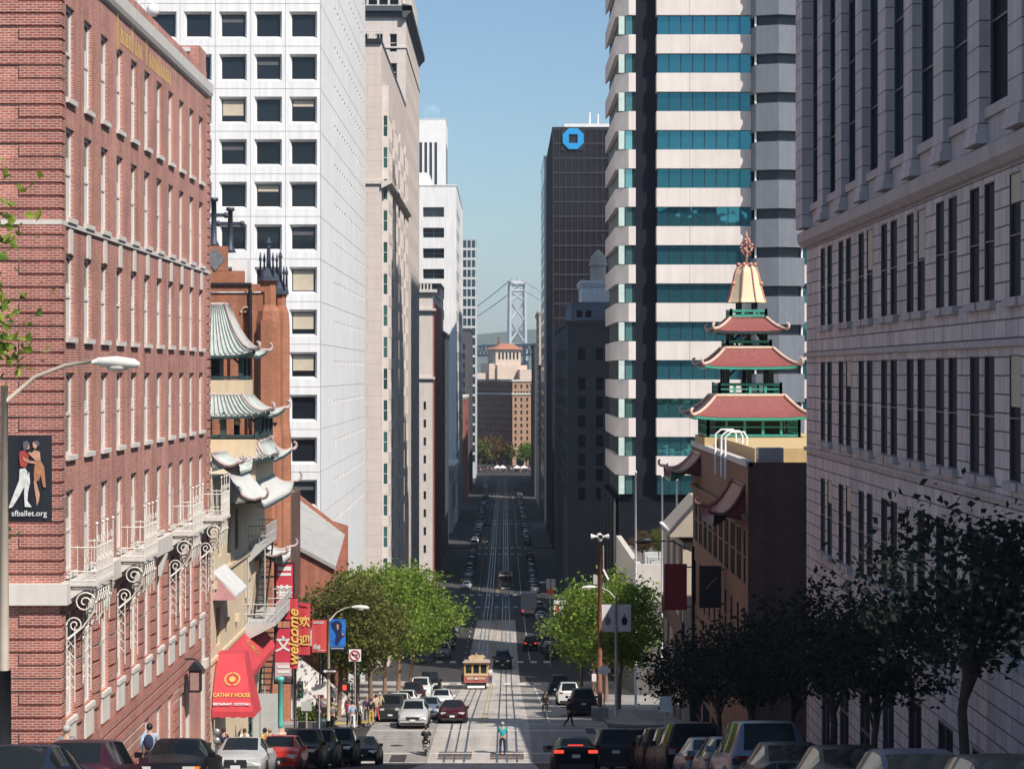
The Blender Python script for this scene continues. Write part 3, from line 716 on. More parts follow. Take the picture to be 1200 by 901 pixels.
def laurel(mb, c, s, U, Vv, Nn):
    c = Vector(c); U = Vector(U); Vv = Vector(Vv); Nn = Vector(Nn) * .02
    for sd_ in (-1, 1):
        for k in range(9):
            an = R(-70 + k * 18); p = c + U * (sd_ * s * math.cos(an)) + Vv * (s * math.sin(an)); t_ = U * (-sd_ * math.sin(an)) + Vv * math.cos(an); n_ = U * (sd_ * math.cos(an)) + Vv * math.sin(an)
            mb.add([p - t_ * s * .2 + Nn, p + n_ * s * .13 + Nn, p + t_ * s * .25 + Nn, p - n_ * s * .18 + Nn], [(0, 1, 2, 3)])
    mb.add([c + U * (.45 * s * math.cos(q * math.pi / 6)) + Vv * (.45 * s * math.sin(q * math.pi / 6)) + Nn for q in range(12)], [tuple(range(12))])
m = MB(); n_ = Vector((1.35, 0, 1.15)).normalized(); laurel(m, (XL + .62, 111.5, zr(-14.92)), .5, (0, 1, 0), Vector((-1.15, 0, 1.35)).normalized(), n_); m.build('emblem', GOLD, aw)
# entrance canopy
cnp = thing('entrance_canopy', 'tall red entrance canopy with gold lettering and round wreath emblem', 'canopy', (-13.3, 100.5, gz(100)), world=True)
m = MB(); xa, xb = XL + .05, -12.28
def CN(x, t_): return (xa + (x - xa) * (.66 + .34 * t_), 99.9 + 2.0 * (1 - t_) ** 1.5, zr(-13.95 - 2.55 * t_))
m.grid([[CN(xa + (xb - xa) * i / 4, t_) for i in range(5)] for t_ in (0, .25, .5, .75, 1)])
m.grid([[(xa + (xb - xa) * i / 8, 99.9, zr(-16.5 - .32 * q + (.06 if i % 2 and q else 0))) for i in range(9)] for q in (0, 1)], False)
for x, fl in ((xa, 1), (xb, -1)):
    xt = xa + (x - xa) * .66; pts = [CN(x, t_) for t_ in (0, .25, .5, .75, 1)] + [(x, 99.9, zr(-16.82)), (x, 103.2, zr(-16.9)), (xt, 103.2, zr(-13.95))]
    m.add(pts, [tuple(range(len(pts)))])
xt = xa + (xb - xa) * .66; m.quad((xa, 101.9, zr(-13.95)), (xt, 101.9, zr(-13.95)), (xt, 103.2, zr(-13.95)), (xa, 103.2, zr(-13.95)))
m.build('canvas', RED, cnp)
m = MB(); laurel(m, (-13.42, 100.74, zr(-15.05)), .36, (1, 0, 0), (0, .66, .75), (0, -.75, .66)); m.build('emblem', GOLD, cnp)
text('CATHAY HOUSE', .30, GOLD, 'lettering', cnp, (-13.38, 100.18, zr(-15.75)), (R(57.4), 0, 0), .01, .006, sx=.82)
text('RESTAURANT  COCKTAILS', .17, WHITE, 'lettering', cnp, (-13.36, 99.96, zr(-16.15)), (R(66.5), 0, 0), .01, .004, sx=.88)
for (x, y) in ((xa + .1, 100.0), (xb - .05, 100.0), (xb - .05, 103.1)): MB().bar((x, y, gz(y)), (x, y, zr(-16.7)), .03).build('pole', GALV, cnp)
# fire escape with two landings, stair and drop ladder
fe = thing('fire_escape', 'pale grey iron fire escape climbing the corner end of the cream hall', 'fire escape', (XL + .6, 118, zr(-14)), world=True)
GI = mk('pale_iron', (.52, .52, .52), .5, .1)
for zi, (zl, ya, yb, xo) in enumerate(((-9.6, 114.5, 119.5, 1.0), (-13.75, 112.5, 120.5, 1.75))):
    m = MB(); m.box(XL + .05, XL + xo, ya, yb, zr(zl - .1), zr(zl)); m.prism([(XL, zr(zl - .1)), (XL + xo, zr(zl - .1)), (XL, zr(zl - 1.0))], ya, ya + .08, 'y'); m.prism([(XL, zr(zl - .1)), (XL + xo, zr(zl - .1)), (XL, zr(zl - 1.0))], yb - .08, yb, 'y'); m.build('landing', GI, fe)
    m = MB()
    for hh in (.5, 1.05):
        m.bar((XL + xo, ya, zr(zl + hh)), (XL + xo, yb, zr(zl + hh)), .03); m.bar((XL, ya, zr(zl + hh)), (XL + xo, ya, zr(zl + hh)), .03); m.bar((XL, yb, zr(zl + hh)), (XL + xo, yb, zr(zl + hh)), .03)
    n = int((yb - ya) / .3)
    for k in range(n + 1): y = ya + (yb - ya) * k / n; m.bar((XL + xo, y, zr(zl)), (XL + xo, y, zr(zl + 1.05)), .015)
    for k in range(5): x = XL + xo * k / 5; m.bar((x, ya, zr(zl)), (x, ya, zr(zl + 1.05)), .015); m.bar((x, yb, zr(zl)), (x, yb, zr(zl + 1.05)), .015)
    m.build('railing', GI, fe)
m = MB()
for sx in (.25, .85): m.bar((XL + sx, 114.9, zr(-13.75)), (XL + sx, 119.2, zr(-9.7)), .05)
for k in range(14): t_ = k / 14; m.box(XL + .25, XL + .85, 114.9 + 4.3 * t_ - .1, 114.9 + 4.3 * t_ + .1, zr(-13.75 + 4.05 * t_), zr(-13.71 + 4.05 * t_))
m.build('stair', DARKM, fe)
m = MB()
for sx in (.5, 1.15): m.bar((XL + sx, 115.2, zr(-18.2)), (XL + sx, 119.0, zr(-13.8)), .06)
for k in range(15): t_ = k / 15; m.box(XL + .5, XL + 1.15, 115.2 + 3.8 * t_ - .12, 115.2 + 3.8 * t_ + .12, zr(-18.2 + 4.4 * t_), zr(-18.15 + 4.4 * t_))
m.build('drop_ladder', DARKM, fe)
m = MB(); m.bar((XL + .2, 112.6, zr(-10.1)), (XL + .2, 112.6, zr(-18.5)), .05); m.bar((XL + .9, 114.6, zr(-9.6)), (XL + .9, 114.6, zr(-13.7)), .04); m.build('post', GI, fe)
# pale board and flat canopy under the stair
sb = thing('sign_board', 'blank pale grey board standing between the red canopy and the stairs', 'board', (-12.9, 107.5, gz(107)), world=True)
m = MB(); m.box(-13.3, -11.95, 107.6, 107.7, gz(107) + 1.1, gz(107) + 3.6); m.build('panel', PALEG, sb)
m = MB(); m.bar((-12.65, 107.65, gz(107) + .1), (-12.65, 107.65, gz(107) + 4.0), .04); m.bar((-13.2, 107.66, gz(107) + .1), (-13.2, 107.66, gz(107) + 1.2), .04); m.bar((-12.05, 107.66, gz(107) + .1), (-12.05, 107.66, gz(107) + 1.2), .04); m.build('post', GALV, sb)
# tall red and white blade sign
bs = thing('blade_sign', 'tall red and white vertical sign with big white characters behind the fire escape', 'sign', (-13.2, 120.6, gz(120)), world=True)
m = MB(); m.box(-13.62, -12.42, 120.6, 120.8, zr(-14.6), zr(-11.15)); m.box(-13.62, -12.5, 120.6, 120.8, zr(-18.3), zr(-15.0)); m.bar((XL, 120.7, zr(-12)), (-13.6, 120.7, zr(-12)), .05); m.bar((XL, 120.7, zr(-17)), (-13.6, 120.7, zr(-17)), .05); m.build('frame', DARKM, bs)
REDS = mk('sign_red', (.62, .05, .08), .45, var=.06); WHS = mk('sign_white', (.78, .76, .76), .5, var=.05)
m = MB(); m.box(-13.48, -12.5, 120.55, 120.6, zr(-14.5), zr(-11.25)); m.box(-13.54, -12.58, 120.55, 120.6, zr(-17.0), zr(-15.05)); m.build('red_panel', REDS, bs)
m = MB(); m.box(-13.54, -12.58, 120.54, 120.6, zr(-18.2), zr(-17.02)); m.build('white_panel', mk('sign_pink', (.66, .45, .46), .5), bs)
text('華', .98, WHS, 'lettering', bs, (-13.0, 120.53, zr(-13.0)), (R(90), 0, 0), .01, .02)
text('文', .98, WHS, 'lettering', bs, (-13.06, 120.53, zr(-16.0)), (R(90), 0, 0), .01, .02)
m = MB(); m.box(-13.38, -12.6, 120.53, 120.56, zr(-11.62), zr(-11.38)); m.box(-13.38, -12.6, 120.53, 120.56, zr(-11.92), zr(-11.76)); m.box(-13.4, -12.7, 120.51, 120.55, zr(-17.35), zr(-17.2)); m.box(-13.4, -12.7, 120.51, 120.55, zr(-17.65), zr(-17.5)); m.build('small_lines', WHS, bs)
# turquoise post with a pale stepped foot
tp = thing('turquoise_post', 'turquoise painted post with pale stepped foot at the corner of the cream hall', 'post', (-13.2, 120.3, gz(120) + .15))
TQ = mk('turquoise_paint', (.10, .48, .42), .45)
m = MB(); m.lathe([(.17, .9), (.15, 1.1), (.15, 3.6), (.26, 3.7), (.26, 3.9)], 0, 0, 10); m.build('shaft', TQ, tp)
m = MB(); m.lathe([(.45, 0), (.45, .3), (.36, .34), (.36, .6), (.25, .66), (.24, .9)], 0, 0, 10, False); m.build('foot', mk('peach_stone', (.6, .42, .34)), tp)
m = MB(); m.tube([(-.1, 0, 1.9), (-.9, -.1, 1.6), (-1.2, -.1, 1.2), (-1.1, -.1, .5)], .16, 6); m.tube([(-1.2, -.1, 1.1), (-.6, -.1, .4), (0, 0, .45)], .14, 6); m.build('scroll_arm', TQ, tp)
# ================================================================ left side: brick church behind the hall
CB = brick('church_brick', (.44, .155, .075), (.33, .11, .055), (.34, .22, .17), .24, .08, .010, bump=.4, var=.25)
GREEN_SP = mk('dark_spire', (.05, .06, .09), .5, .2)
cu = thing('brick_church', 'old orange brick church tower with dark iron finials behind the green tiled roofs', 'church', (-17, 134, gz(134)), world=True)
m = MB(); B0 = gz(136) - .6
x0, x1, y0 = -24.6, -15.6, 132.6
ph = [(x, x + .5, zr(-1.0) - B0, zr(3.9) - B0) for x in (.8, 1.9, 5.2, 6.3, 7.6)] + [(3.0, 4.6, zr(-.6) - B0, zr(3.0) - B0), (7.7, 8.2, zr(-4.6) - B0, zr(-2.2) - B0)]
facade(m, (x0, y0, B0), 0, x1 - x0, zr(5.2) - B0, ph, .3, True)
m.box(x0, x1, y0 + .35, 141, B0, zr(5.15))
m.box(x0, x1 + .1, y0 - .15, y0 + .3, zr(5.25), zr(5.75)); m.box(-21.5, -16.9, y0 - .1, y0 + .4, zr(5.75), zr(6.6)); m.box(-21.5, -18.0, y0 - .12, y0 + .5, zr(6.6), zr(8.2))
m.build('wall', CB, cu)
# arched heads
m = MB()
for (xc, w_, zc) in ((x0 + 3.8, .95, 3.0), (x0 + 1.05, .35, 3.9), (x0 + 2.15, .35, 3.9), (x0 + 5.45, .35, 3.9), (x0 + 6.55, .35, 3.9), (x0 + 7.85, .35, 3.9)):
    pts = [(xc + w_ * math.cos(math.pi * i / 10), y0 - .06, zr(zc) + w_ * math.sin(math.pi * i / 10)) for i in range(11)]
    m.tube(pts, .12 if w_ > .5 else .07, 5)
m.build('window_arches', mk('pale_mortar', (.45, .33, .27), .8), cu)
m = MB(); m.bar((x1 - .9 - 0, y0 - .12, zr(5.6)), (x1 - .9, y0 - .12, zr(-3.6)), .14); m.box(x0, x1 - .8, y0 - .3, y0, zr(5.65), zr(5.82)); m.build('downpipe', DARKM, cu)
# corner buttress turrets
for (cx, cy, r, zt_) in ((-15.35, 132.9, .80, 5.7), (-14.75, 134.4, .62, 4.9)):
    m = MB(); m.lathe([(r * 1.18, B0), (r * 1.18, zr(-4.2)), (r * 1.02, zr(-3.4)), (r * 1.02, zr(3.2)), (r * .9, zr(4.0)), (r * .62, zr(4.4)), (r * .62, zr(zt_)), (r * .8, zr(zt_ + .25))], cx, cy, 8, False); m.build('turret', CB, cu)
    m = MB(); m.lathe([(r * .95, zr(zt_ + .25)), (r * .85, zr(zt_ + .6)), (r * .4, zr(zt_ + 1.0)), (r * .2, zr(zt_ + 1.2)), (r * .15, zr(zt_ + 2.6)), (r * .26, zr(zt_ + 2.7)), (r * .06, zr(zt_ + 3.1))], cx, cy, 8, False)
    for k in range(4): a = k * math.pi / 2 + .6; m.lathe([(.09, zr(zt_ + .5)), (.06, zr(zt_ + 1.5)), (.12, zr(zt_ + 1.6)), (.02, zr(zt_ + 2.1))], cx + r * .75 * math.cos(a), cy + r * .75 * math.sin(a), 6)
    if r > .8: m.lathe([(.08, zr(zt_ + 3.0)), (.08, zr(zt_ + 3.4)), (.17, zr(zt_ + 3.6)), (.03, zr(zt_ + 4.0))], cx, cy, 6)
    m.build('finial', GREEN_SP, cu)
m = MB()
for z0_, z1_ in ((-3.2, 3.4), (-11, -4.8)):
    m.box(-15.75, -15.0, 131.98, 132.3, zr(z0_), zr(z1_)); m.box(-15.0, -14.7, 132.1, 132.4, zr(z0_), zr(z1_ - .5))
m.build('buttress', CB, cu)
for (cx, zt_, hh) in ((-18.9, 8.2, 2.9), (-18.05, 7.9, 2.7)):
    m = MB(); cy = 132.9 if hh > 2.8 else 134.5
    m.lathe([(.42, zr(zt_)), (.3, zr(zt_ + .25)), (.2, zr(zt_ + .4)), (.17, zr(zt_ + hh)), (.3, zr(zt_ + hh + .05)), (.3, zr(zt_ + hh + .25))], cx, cy, 6)
    m.box(cx - .75, cx + .75, cy - .12, cy + .12, zr(zt_ + hh * .66), zr(zt_ + hh * .66 + .22))
    for s_ in (-1, 1): m.sphere((cx + s_ * .78, cy, zr(zt_ + hh * .66 + .11)), .2, 5)
    m.build('roof_cross', GREEN_SP, cu)
m = MB(); c_ = Vector((-18.75, y0 - .18, zr(7.35))); m.add([c_ + Vector((0, 0, -.75)), c_ + Vector((.68, 0, 0)), c_ + Vector((0, 0, .75)), c_ + Vector((-.68, 0, 0))], [(0, 1, 2, 3)]); m.build('diamond_panel', mk('slate_diamond', (.16, .17, .18), .7, var=.3, scale=6), cu)
m = MB(); m.box(-17.8, -16.8, 133.5, 134.6, zr(5.75), zr(7.4)); m.build('roof_box', WHITE, cu)
# side wing: gable wall falling to the right, grey roof
m = MB(); xa, xb, yw = -16.2, -12.5, 150.0
gl = lambda x: zr(-9.1 + (x - xa) * (-3.05 / (xb - xa)))
m.add([(xa - 3, yw, B0 - 4), (xb, yw, B0 - 4), (xb, yw, zr(-14.2)), (xa - 3, yw, zr(-10.6))], [(0, 1, 2, 3)])
m.quad((xb, yw, B0 - 4), (xb, 163, B0 - 4), (xb - .9, 163, zr(-12.15)), (xb, yw, zr(-14.2)))
m.prism([(xa - 3, zr(-6.9)), (xb, zr(-12.15)), (xb, zr(-12.5)), (xa - 3, zr(-7.25))], 158.5, 159, 'y'); m.quad((xb, 163, B0 - 4), (xa - 6, 163, B0 - 4), (xa - 6, 163, zr(-9)), (xb, 163, zr(-12.15))); m.build('side_wing', brick('wing_brick', (.42, .13, .08), (.30, .09, .06), (.36, .25, .2), .24, .08, .01, var=.25), cu)
m = MB(); m.add([(xa - 3, yw - .2, zr(-10.6)), (xb + .1, yw - .2, zr(-14.2)), (xb + .1, 158.5, zr(-12.5)), (xa - 3, 158.5, zr(-7.3))], [(0, 1, 2, 3)]); m.prism([(xa - 3, zr(-10.75)), (xb + .1, zr(-14.4)), (xb + .1, zr(-14.1)), (xa - 3, zr(-10.5))], yw - .25, yw - .1, 'y'); m.build('side_roof', mk('grey_sheet_roof', (.34, .33, .32), .6, var=.15, scale=1.5, streak=.3), cu)
# entrance stair with pale flank walls and dark porch opening
m = MB()
for k in range(10): m.box(-14.6, -11.2, 137 + .5 * k * 0, 147, gz(140) + .18 * k, gz(140) + .18 * (k + 1)) if 0 else m.box(-14.8 - .0, -11.0 - .34 * k, 138, 146, gz(141) - .5 + .19 * k, gz(141) - .5 + .19 * (k + 1))
m.build('steps', STONEW, cu)
m = MB(); m.prism([(-14.9, gz(141) + 3.6), (-10.9, gz(141) + .4), (-10.9, gz(141) - 1), (-14.9, gz(141) - 1)], 137.3, 137.7, 'y'); m.build('stair_wall', WHITE, cu); m = MB(); m.prism([(-14.9, gz(141) + 3.6), (-10.9, gz(141) + .4), (-10.9, gz(141) - 1), (-14.9, gz(141) - 1)], 146, 146.4, 'y'); m.build('stair_wall', WHITE, cu)
m = MB(); m.box(-15.2, -14.98, 134, 149.8, B0, zr(-8.5)); m.build('porch_wall', mk('porch_brick', (.12, .06, .05)), cu)
pl = thing('flat_canopy', 'flat pale canopy over the dark entrance behind the corner', 'canopy', (-13.9, 136, gz(136) + 5), world=True)
m = MB(); m.box(-15.0, -12.0, 134.6, 137, zr(-17.8), zr(-17.0)); m.box(-15.0, -12.0, 134.5, 134.6, zr(-17.9), zr(-17.35)); m.build('slab', PALEG, pl)
m = MB(); m.bar((-12.2, 134.9, gz(135)), (-12.2, 134.9, zr(-17.8)), .06); m.build('post', DARKM, pl); m = MB(); m.bar((-12.2, 136.8, gz(136)), (-12.2, 136.8, zr(-17.8)), .06); m.build('post', DARKM, pl)

# ================================================================ left side: white tower of square windows
PREC = mk('white_precast', (.80, .785, .785), .6, var=.13, scale=.3, streak=.75)
SEAM = mk('panel_seam', (.42, .41, .42), .8)
wt = thing('white_office_tower', 'tall white office tower with a grid of deep square windows', 'tower', (-20, 165, gz(200)), world=True)
XH, YH, PH, FH = -14.9, 165.0, 2.83, 3.45
TB = gz(218) - 1; H = zr(70) - TB
def splay(mb, O, rot, Wd, z0, z1, cols, rows, w, h, dep, out):
    """wall with splayed square openings; cols, rows = opening centres"""
    c, s = round(math.cos(R(rot)), 6), round(math.sin(R(rot)), 6)
    P = lambda u, n, z: (O[0] + u * c - n * s, O[1] + u * s + n * c, z)
    us = sorted({0, Wd, *[k + e * (w / 2 + out) for k in cols for e in (-1, 1)]}); zs = sorted({z0, z1, *[r - h / 2 - out for r in rows], *[r + h / 2 + out for r in rows]})
    cc = {round(k, 3) for k in cols}; rr_ = {round(k, 3) for k in rows}
    idx = {}; vs = []; fs = []
    def V(a, b_):
        if (a, b_) not in idx: idx[(a, b_)] = len(vs); vs.append(P(us[a], 0, zs[b_]))
        return idx[(a, b_)]
    for a in range(len(us) - 1):
        inu = round((us[a] + us[a + 1]) / 2, 3) in cc and abs(us[a + 1] - us[a] - w - 2 * out) < .01
        for b_ in range(len(zs) - 1):
            if inu and round((zs[b_] + zs[b_ + 1]) / 2, 3) in rr_ and abs(zs[b_ + 1] - zs[b_] - h - 2 * out) < .01: continue
            fs.append((V(a, b_), V(a + 1, b_), V(a + 1, b_ + 1), V(a, b_ + 1)))
    mb.add(vs, fs)
    for k in cols:
        for r in rows:
            A = [P(k - w / 2 - out, 0, r - h / 2 - out), P(k + w / 2 + out, 0, r - h / 2 - out), P(k + w / 2 + out, 0, r + h / 2 + out), P(k - w / 2 - out, 0, r + h / 2 + out)]
            B = [P(k - w / 2, dep, r - h / 2), P(k + w / 2, dep, r - h / 2), P(k + w / 2, dep, r + h / 2), P(k - w / 2, dep, r + h / 2)]
            for i in range(4): j = (i + 1) % 4; mb.quad(A[i], A[j], B[j], B[i])
cols = [XH - (592 - 0) * 0 - 1.38 - PH * i for i in range(11)]            # window centres on the west face, from the corner
Wd = 34.0; cw = [Wd + (c_ - XH) for c_ in cols]
rows = [zr((437 - (29.5 + 49.85 * k)) / F * YH) for k in range(-10, 13)]
m = MB(); splay(m, (XH - Wd, YH, 0), 0, Wd, TB, TB + H, cw, rows, 1.80, 1.72, .45, .22)
cs = [14.4 + 2.75 * i for i in range(14)]; SLOT = mk('slot_shadow', (.10, .10, .12), .9, spec=0)
splay(m, (XH, YH, 0), 90, 53.0, TB, TB + H, cs, [r + .35 for r in rows], 1.10, .30, .07, .004)
m.quad((XH, YH + 53, TB), (XH - Wd, YH + 53, TB), (XH - Wd, YH + 53, TB + H), (XH, YH + 53, TB + H)); m.quad((XH - Wd, YH, TB + H), (XH, YH, TB + H), (XH, YH + 53, TB + H), (XH - Wd, YH + 53, TB + H)); m.quad((XH - Wd, YH + 53, TB), (XH - Wd, YH, TB), (XH - Wd, YH, TB + H), (XH - Wd, YH + 53, TB + H))
m.build('wall', PREC, wt)
m = MB()
for r in rows: m.box(XH - Wd, XH + .004, YH - .012, YH + .1, r + FH / 2 - .02, r + FH / 2 + .02); m.box(XH - .1, XH + .012, YH, YH + 53, r + FH / 2 - .02, r + FH / 2 + .02)
for c_ in cols: m.box(c_ + PH / 2 - .02, c_ + PH / 2 + .02, YH - .010, YH + .1, TB, TB + H)
m.build('panel_seams', SEAM, wt)
n = 0
bl = {(0, 6): 1, (0, 7): .8, (0, 8): .75, (2, 2): .75, (0, 2): .3, (1, 4): .3}
for i, c_ in enumerate(cols[:7]):
    for k, r in enumerate(rows):
        row = k - 10
        if row < -1 or (i > 4 and row > 1) or (i > 2 and row > 5) or (row > 11): continue
        b_ = bl.get((i, row)); 
        window(wt, (XH - Wd, YH, 0), 0, (cw[i] - .9, cw[i] + .9, r - .86, r + .86), .45, DARKM, GLASSD, 1, 1, .05, blind=BLIND if b_ else (MATS['dim_room'] if (i + k) % 3 == 0 else None), bl=b_ if b_ else .35)
        n += 1
g = MB()
for c_ in cs:
    for r in rows: g.quad((XH - .065, YH + c_ - .55, r + .2), (XH - .065, YH + c_ + .55, r + .2), (XH - .065, YH + c_ + .55, r + .5), (XH - .065, YH + c_ - .55, r + .5))
struct(g.build('window', SLOT, wt), 'stuff')  # flat dark dashes painted in for the shade of the window recesses
g = MB()
for i, c_ in enumerate(cols):
    for k, r in enumerate(rows):
        row = k - 10
        if i < 7 and not (row < -1 or (i > 4 and row > 1) or (i > 2 and row > 5) or (row > 11)): continue
        g.quad((c_ - .9, YH + .45, r - .86), (c_ + .9, YH + .45, r - .86), (c_ + .9, YH + .45, r + .86), (c_ - .9, YH + .45, r + .86))
struct(g.build('window', GLASSD, wt), 'stuff')

# ================================================================ generic upright block with window openings on its visible faces
def block(label, name, mat, x0, x1, y0, y1, top, west=None, street=None, depth=.3, cap=.6, capmat=None, trim=None, gm=None, fm=None, cat='building', stuff=False, base=None):
    """west / street: (first, pitch, count, width, [z0...], height) of openings measured from the street corner / near corner; sign of x0 gives the side of the street"""
    left = x1 < 0
    t_ = thing(name, label, cat, ((x0 + x1) / 2, (y0 + y1) / 2, gz(y0)), world=True)
    B = (gz(y1) - 1.5) if base is None else base; H_ = top - B
    gm = gm or GLASSC; fm = fm or DARKM
    wh, sh = [], []
    if west:
        f, p, c, w, zs, h = west
        for i in range(c):
            u = (x1 - x0 - f - i * p - w) if left else (f + i * p)
            if u > .1 and u + w < x1 - x0 - .1: wh += [(u, u + w, z - B, z + h - B) for z in zs]
    if street:
        f, p, c, w, zs, h = street
        for i in range(c):
            u = (f + i * p) if left else (y1 - y0 - f - i * p - w)
            if u > .05 and u + w < y1 - y0 - .05: sh += [(u, u + w, z - B, z + h - B) for z in zs]
    m = MB(); facade(m, (x0, y0, B), 0, x1 - x0, H_, wh, depth)
    so_ = ((x1, y0, B), 90) if left else ((x0, y1, B), -90); sdp = min(depth, .08)
    facade(m, so_[0], so_[1], y1 - y0, H_, sh, sdp)
    xo = x0 if left else x1
    if left: m.quad((xo, y1, B), (xo, y0, B), (xo, y0, top), (xo, y1, top))
    else: m.quad((xo, y0, B), (xo, y1, B), (xo, y1, top), (xo, y0, top))
    m.quad((x1, y1, B), (x0, y1, B), (x0, y1, top), (x1, y1, top)); m.quad((x0, y0, top - .02), (x1, y0, top - .02), (x1, y1, top - .02), (x0, y1, top - .02))
    m.build('wall', mat, t_)
    if cap:
        c_ = MB(); e = cap * .6; c_.box(x0 - e, x1 + e, y0 - e, y1 + e, top - .003, top + cap); c_.box(x0 - e * .5, x1 + e * .5, y0 - e * .5, y1 + e * .5, top - cap * .8, top - .004); c_.build('cornice', capmat or mat, t_)
    allh = [((x0, y0, B), 0, h) for h in wh] + [(so_[0], so_[1], h) for h in sh]
    if stuff or len(allh) > 100:
        def score(e):
            O, rt, h = e; u = (h[0] + h[1]) / 2; return O[1] + (0 if rt == 0 else (u if rt > 0 else -u))
        allh.sort(key=score); keep = [] if stuff else allh[:99]
        g = MB()
        for (O, rt, h) in allh[len(keep):]:
            c, s = round(math.cos(R(rt)), 6), round(math.sin(R(rt)), 6); P = lambda u, n, z: (O[0] + u * c - n * s, O[1] + u * s + n * c, O[2] + z)
            dd = (depth if rt == 0 else sdp) * .97; g.quad(P(h[0], dd, h[2]), P(h[1], dd, h[2]), P(h[1], dd, h[3]), P(h[0], dd, h[3]))
        struct(g.build('window', gm, t_), 'stuff'); allh = keep
    for (O, rt, h) in allh: window(t_, O, rt, h, depth if rt == 0 else sdp, fm, gm, 2 if h[1] - h[0] > 1.3 else 1, 2, .08)
    if trim: trim(t_, B)
    return t_
def zrow(y_first, pitch, n, d): return [zpx(y_first + pitch * k, d) for k in range(n)]
BEIGE = brick('beige_panels', (.66, .565, .53), (.63, .545, .51), (.44, .37, .34), 3.2, 1.24, .02, bump=.05, var=.07)
PINKST = brick('pale_stone_blocks', (.66, .585, .555), (.63, .565, .535), (.50, .43, .40), 1.9, .95, .015, bump=.05, var=.08)
# beige building with stacked bays
def bays(t_, B):
    for j, (ya, yb, po) in enumerate(((238.6, 247, .78), (252, 261, .75), (266, 275, .75), (280, 289, .75))):
        m = MB(); hol = [(.12, po - .1, zr(27.5 - 3.68 * k) - B, zr(27.5 - 3.68 * k + 2.5) - B) for k in range(17)]
        facade(m, (XL, ya, B), 0, po, zr([33.5, 31, 31, 31][j]) - B, hol, .1, False)
        h2 = [(u, u + 1.6, h[2], h[3]) for u in (1.0, 3.4, 5.8) for h in hol]
        facade(m, (XL + po, ya, B), 90, yb - ya, zr([33.5, 31, 31, 31][j]) - B, h2, .2, True)
        m.quad((XL, ya, zr([33.5, 31, 31, 31][j])), (XL + po, ya, zr([33.5, 31, 31, 31][j])), (XL + po, yb, zr([33.5, 31, 31, 31][j])), (XL, yb, zr([33.5, 31, 31, 31][j]))); m.build('bay', PINKST, t_)
        if j < 2:
            for h in hol: window(t_, (XL, ya, B), 0, h, .1, FRW, glass('green_glass', (.05, .12, .11), .3), 1, 2, .06)
    m = MB(); m.prism([(XL, zr(21.4)), (XL + .25, zr(21.5)), (XL + 1.25, zr(22.0)), (XL + 1.25, zr(22.25)), (XL, zr(22.3))], 237.2, 288, 'y'); m.box(-17.2, XL + .2, 237.25, 237.5, zr(21.9), zr(22.3)); m.build('ledge', STONEW, t_)
    m = MB(); m.box(-30, XL + .05, 237.2, 295, zr(38.2), zr(38.7)); m.build('coping', DARKM, t_)
    m = MB()
    for k in range(8): m.bar((-17 + k * .35, 237.6, zr(38.7)), (-17 + k * .35, 237.6, zr(39.6)), .03)
    m.bar((-17, 237.6, zr(39.6)), (XL, 237.6, zr(39.6)), .04); m.build('roof_railing', WHITE, t_)
block('pinkish beige building with stacked bay windows beside the white tower', 'beige_building', BEIGE, -30, XL, 237.5, 295, zr(38.2), None, None, cap=0, trim=bays)
# taller pale stone tower with a dark cornice
def top_trim(t_, B):
    m = MB(); c = .9
    m.prism([(XL + .1, zr(51.2)), (XL + .35, zr(51.6)), (XL + c, zr(52.2)), (XL + c, zr(52.9)), (XL - .5, zr(53.2)), (XL - .5, zr(51.2))], 296 - c, 343, 'y'); m.box(-40, XL + c, 296 - c, 296.4, zr(52.15), zr(52.9)); m.box(-40, XL + .4, 296 - .4, 296.4, zr(51.4), zr(52.15)); m.build('cornice', mk('dark_cornice', (.07, .075, .09), .6), t_)
    m = MB(); 
    for k in range(12): m.box(XL - .6, XL - .2, 298 + 3.7 * k, 299.2 + 3.7 * k, zr(53), zr(58))
    m.box(-40, XL - .7, 296.8, 342, zr(53), zr(56.5)); m.box(-40, XL - .3, 296.6, 342.2, zr(56.5), zr(60)); m.build('attic', STONEW, t_)
    m = MB(); m.box(-40, XL + .12, 295.85, 343, zr(46.9), zr(47.15)); m.build('string_course', STONEW, t_)
    g = MB()
    for k in range(7): g.box(XL - 2.3 - 1.55 * k, XL - 1.1 - 1.55 * k, 296.74, 296.8, zr(53.4), zr(56.0))
    g.build('attic_window', GLASSD, t_)
block('tall pale stone tower with dark projecting cornice left of the moon', 'stone_tower', PINKST, -40, XL, 296, 342, zr(52.2), (1.3, 2.05, 6, 1.05, zrow(61, 34.3, 19, 296), 2.6), (4, 3.9, 10, 1.2, zrow(61, 34.3, 19, 296), 2.6), cap=0, trim=top_trim, cat='tower', fm=FRW, gm=GLASSD)
# narrow sunlit building with red flank
def orn(t_, B):
    m = MB()
    for k in range(6): m.box(-18.2 + .68 * k, -17.9 + .68 * k, 404.4, 404.8, zr(16.4), zr(17.9))
    m.box(-18.6, XL + .9, 404.2, 405.2, zr(15.9), zr(16.5)); m.box(-18.6, XL + .7, 404.3, 405.2, zr(12.3), zr(12.7)); m.box(-18.6, XL + .5, 404.5, 405.2, zr(-1.2), zr(-.8)); m.build('balustrade', STONEW, t_)
block('narrow sunlit stone building with a carved balustrade and red flank wall', 'stone_building', PINKST, -18.8, XL, 405, 455, zr(16.0), (1.3, 1.6, 2, .5, zrow(480, 21, 9, 405), 1.6), None, cap=.5, trim=orn)
m_ = MB(); m_.box(XL + .02, XL + .3, 405.6, 454, gz(455), zr(14)); o_ = m_.build('flank_wall', mk('red_terracotta', (.34, .10, .07), .8, var=.2), bpy.data.objects['stone_building'])
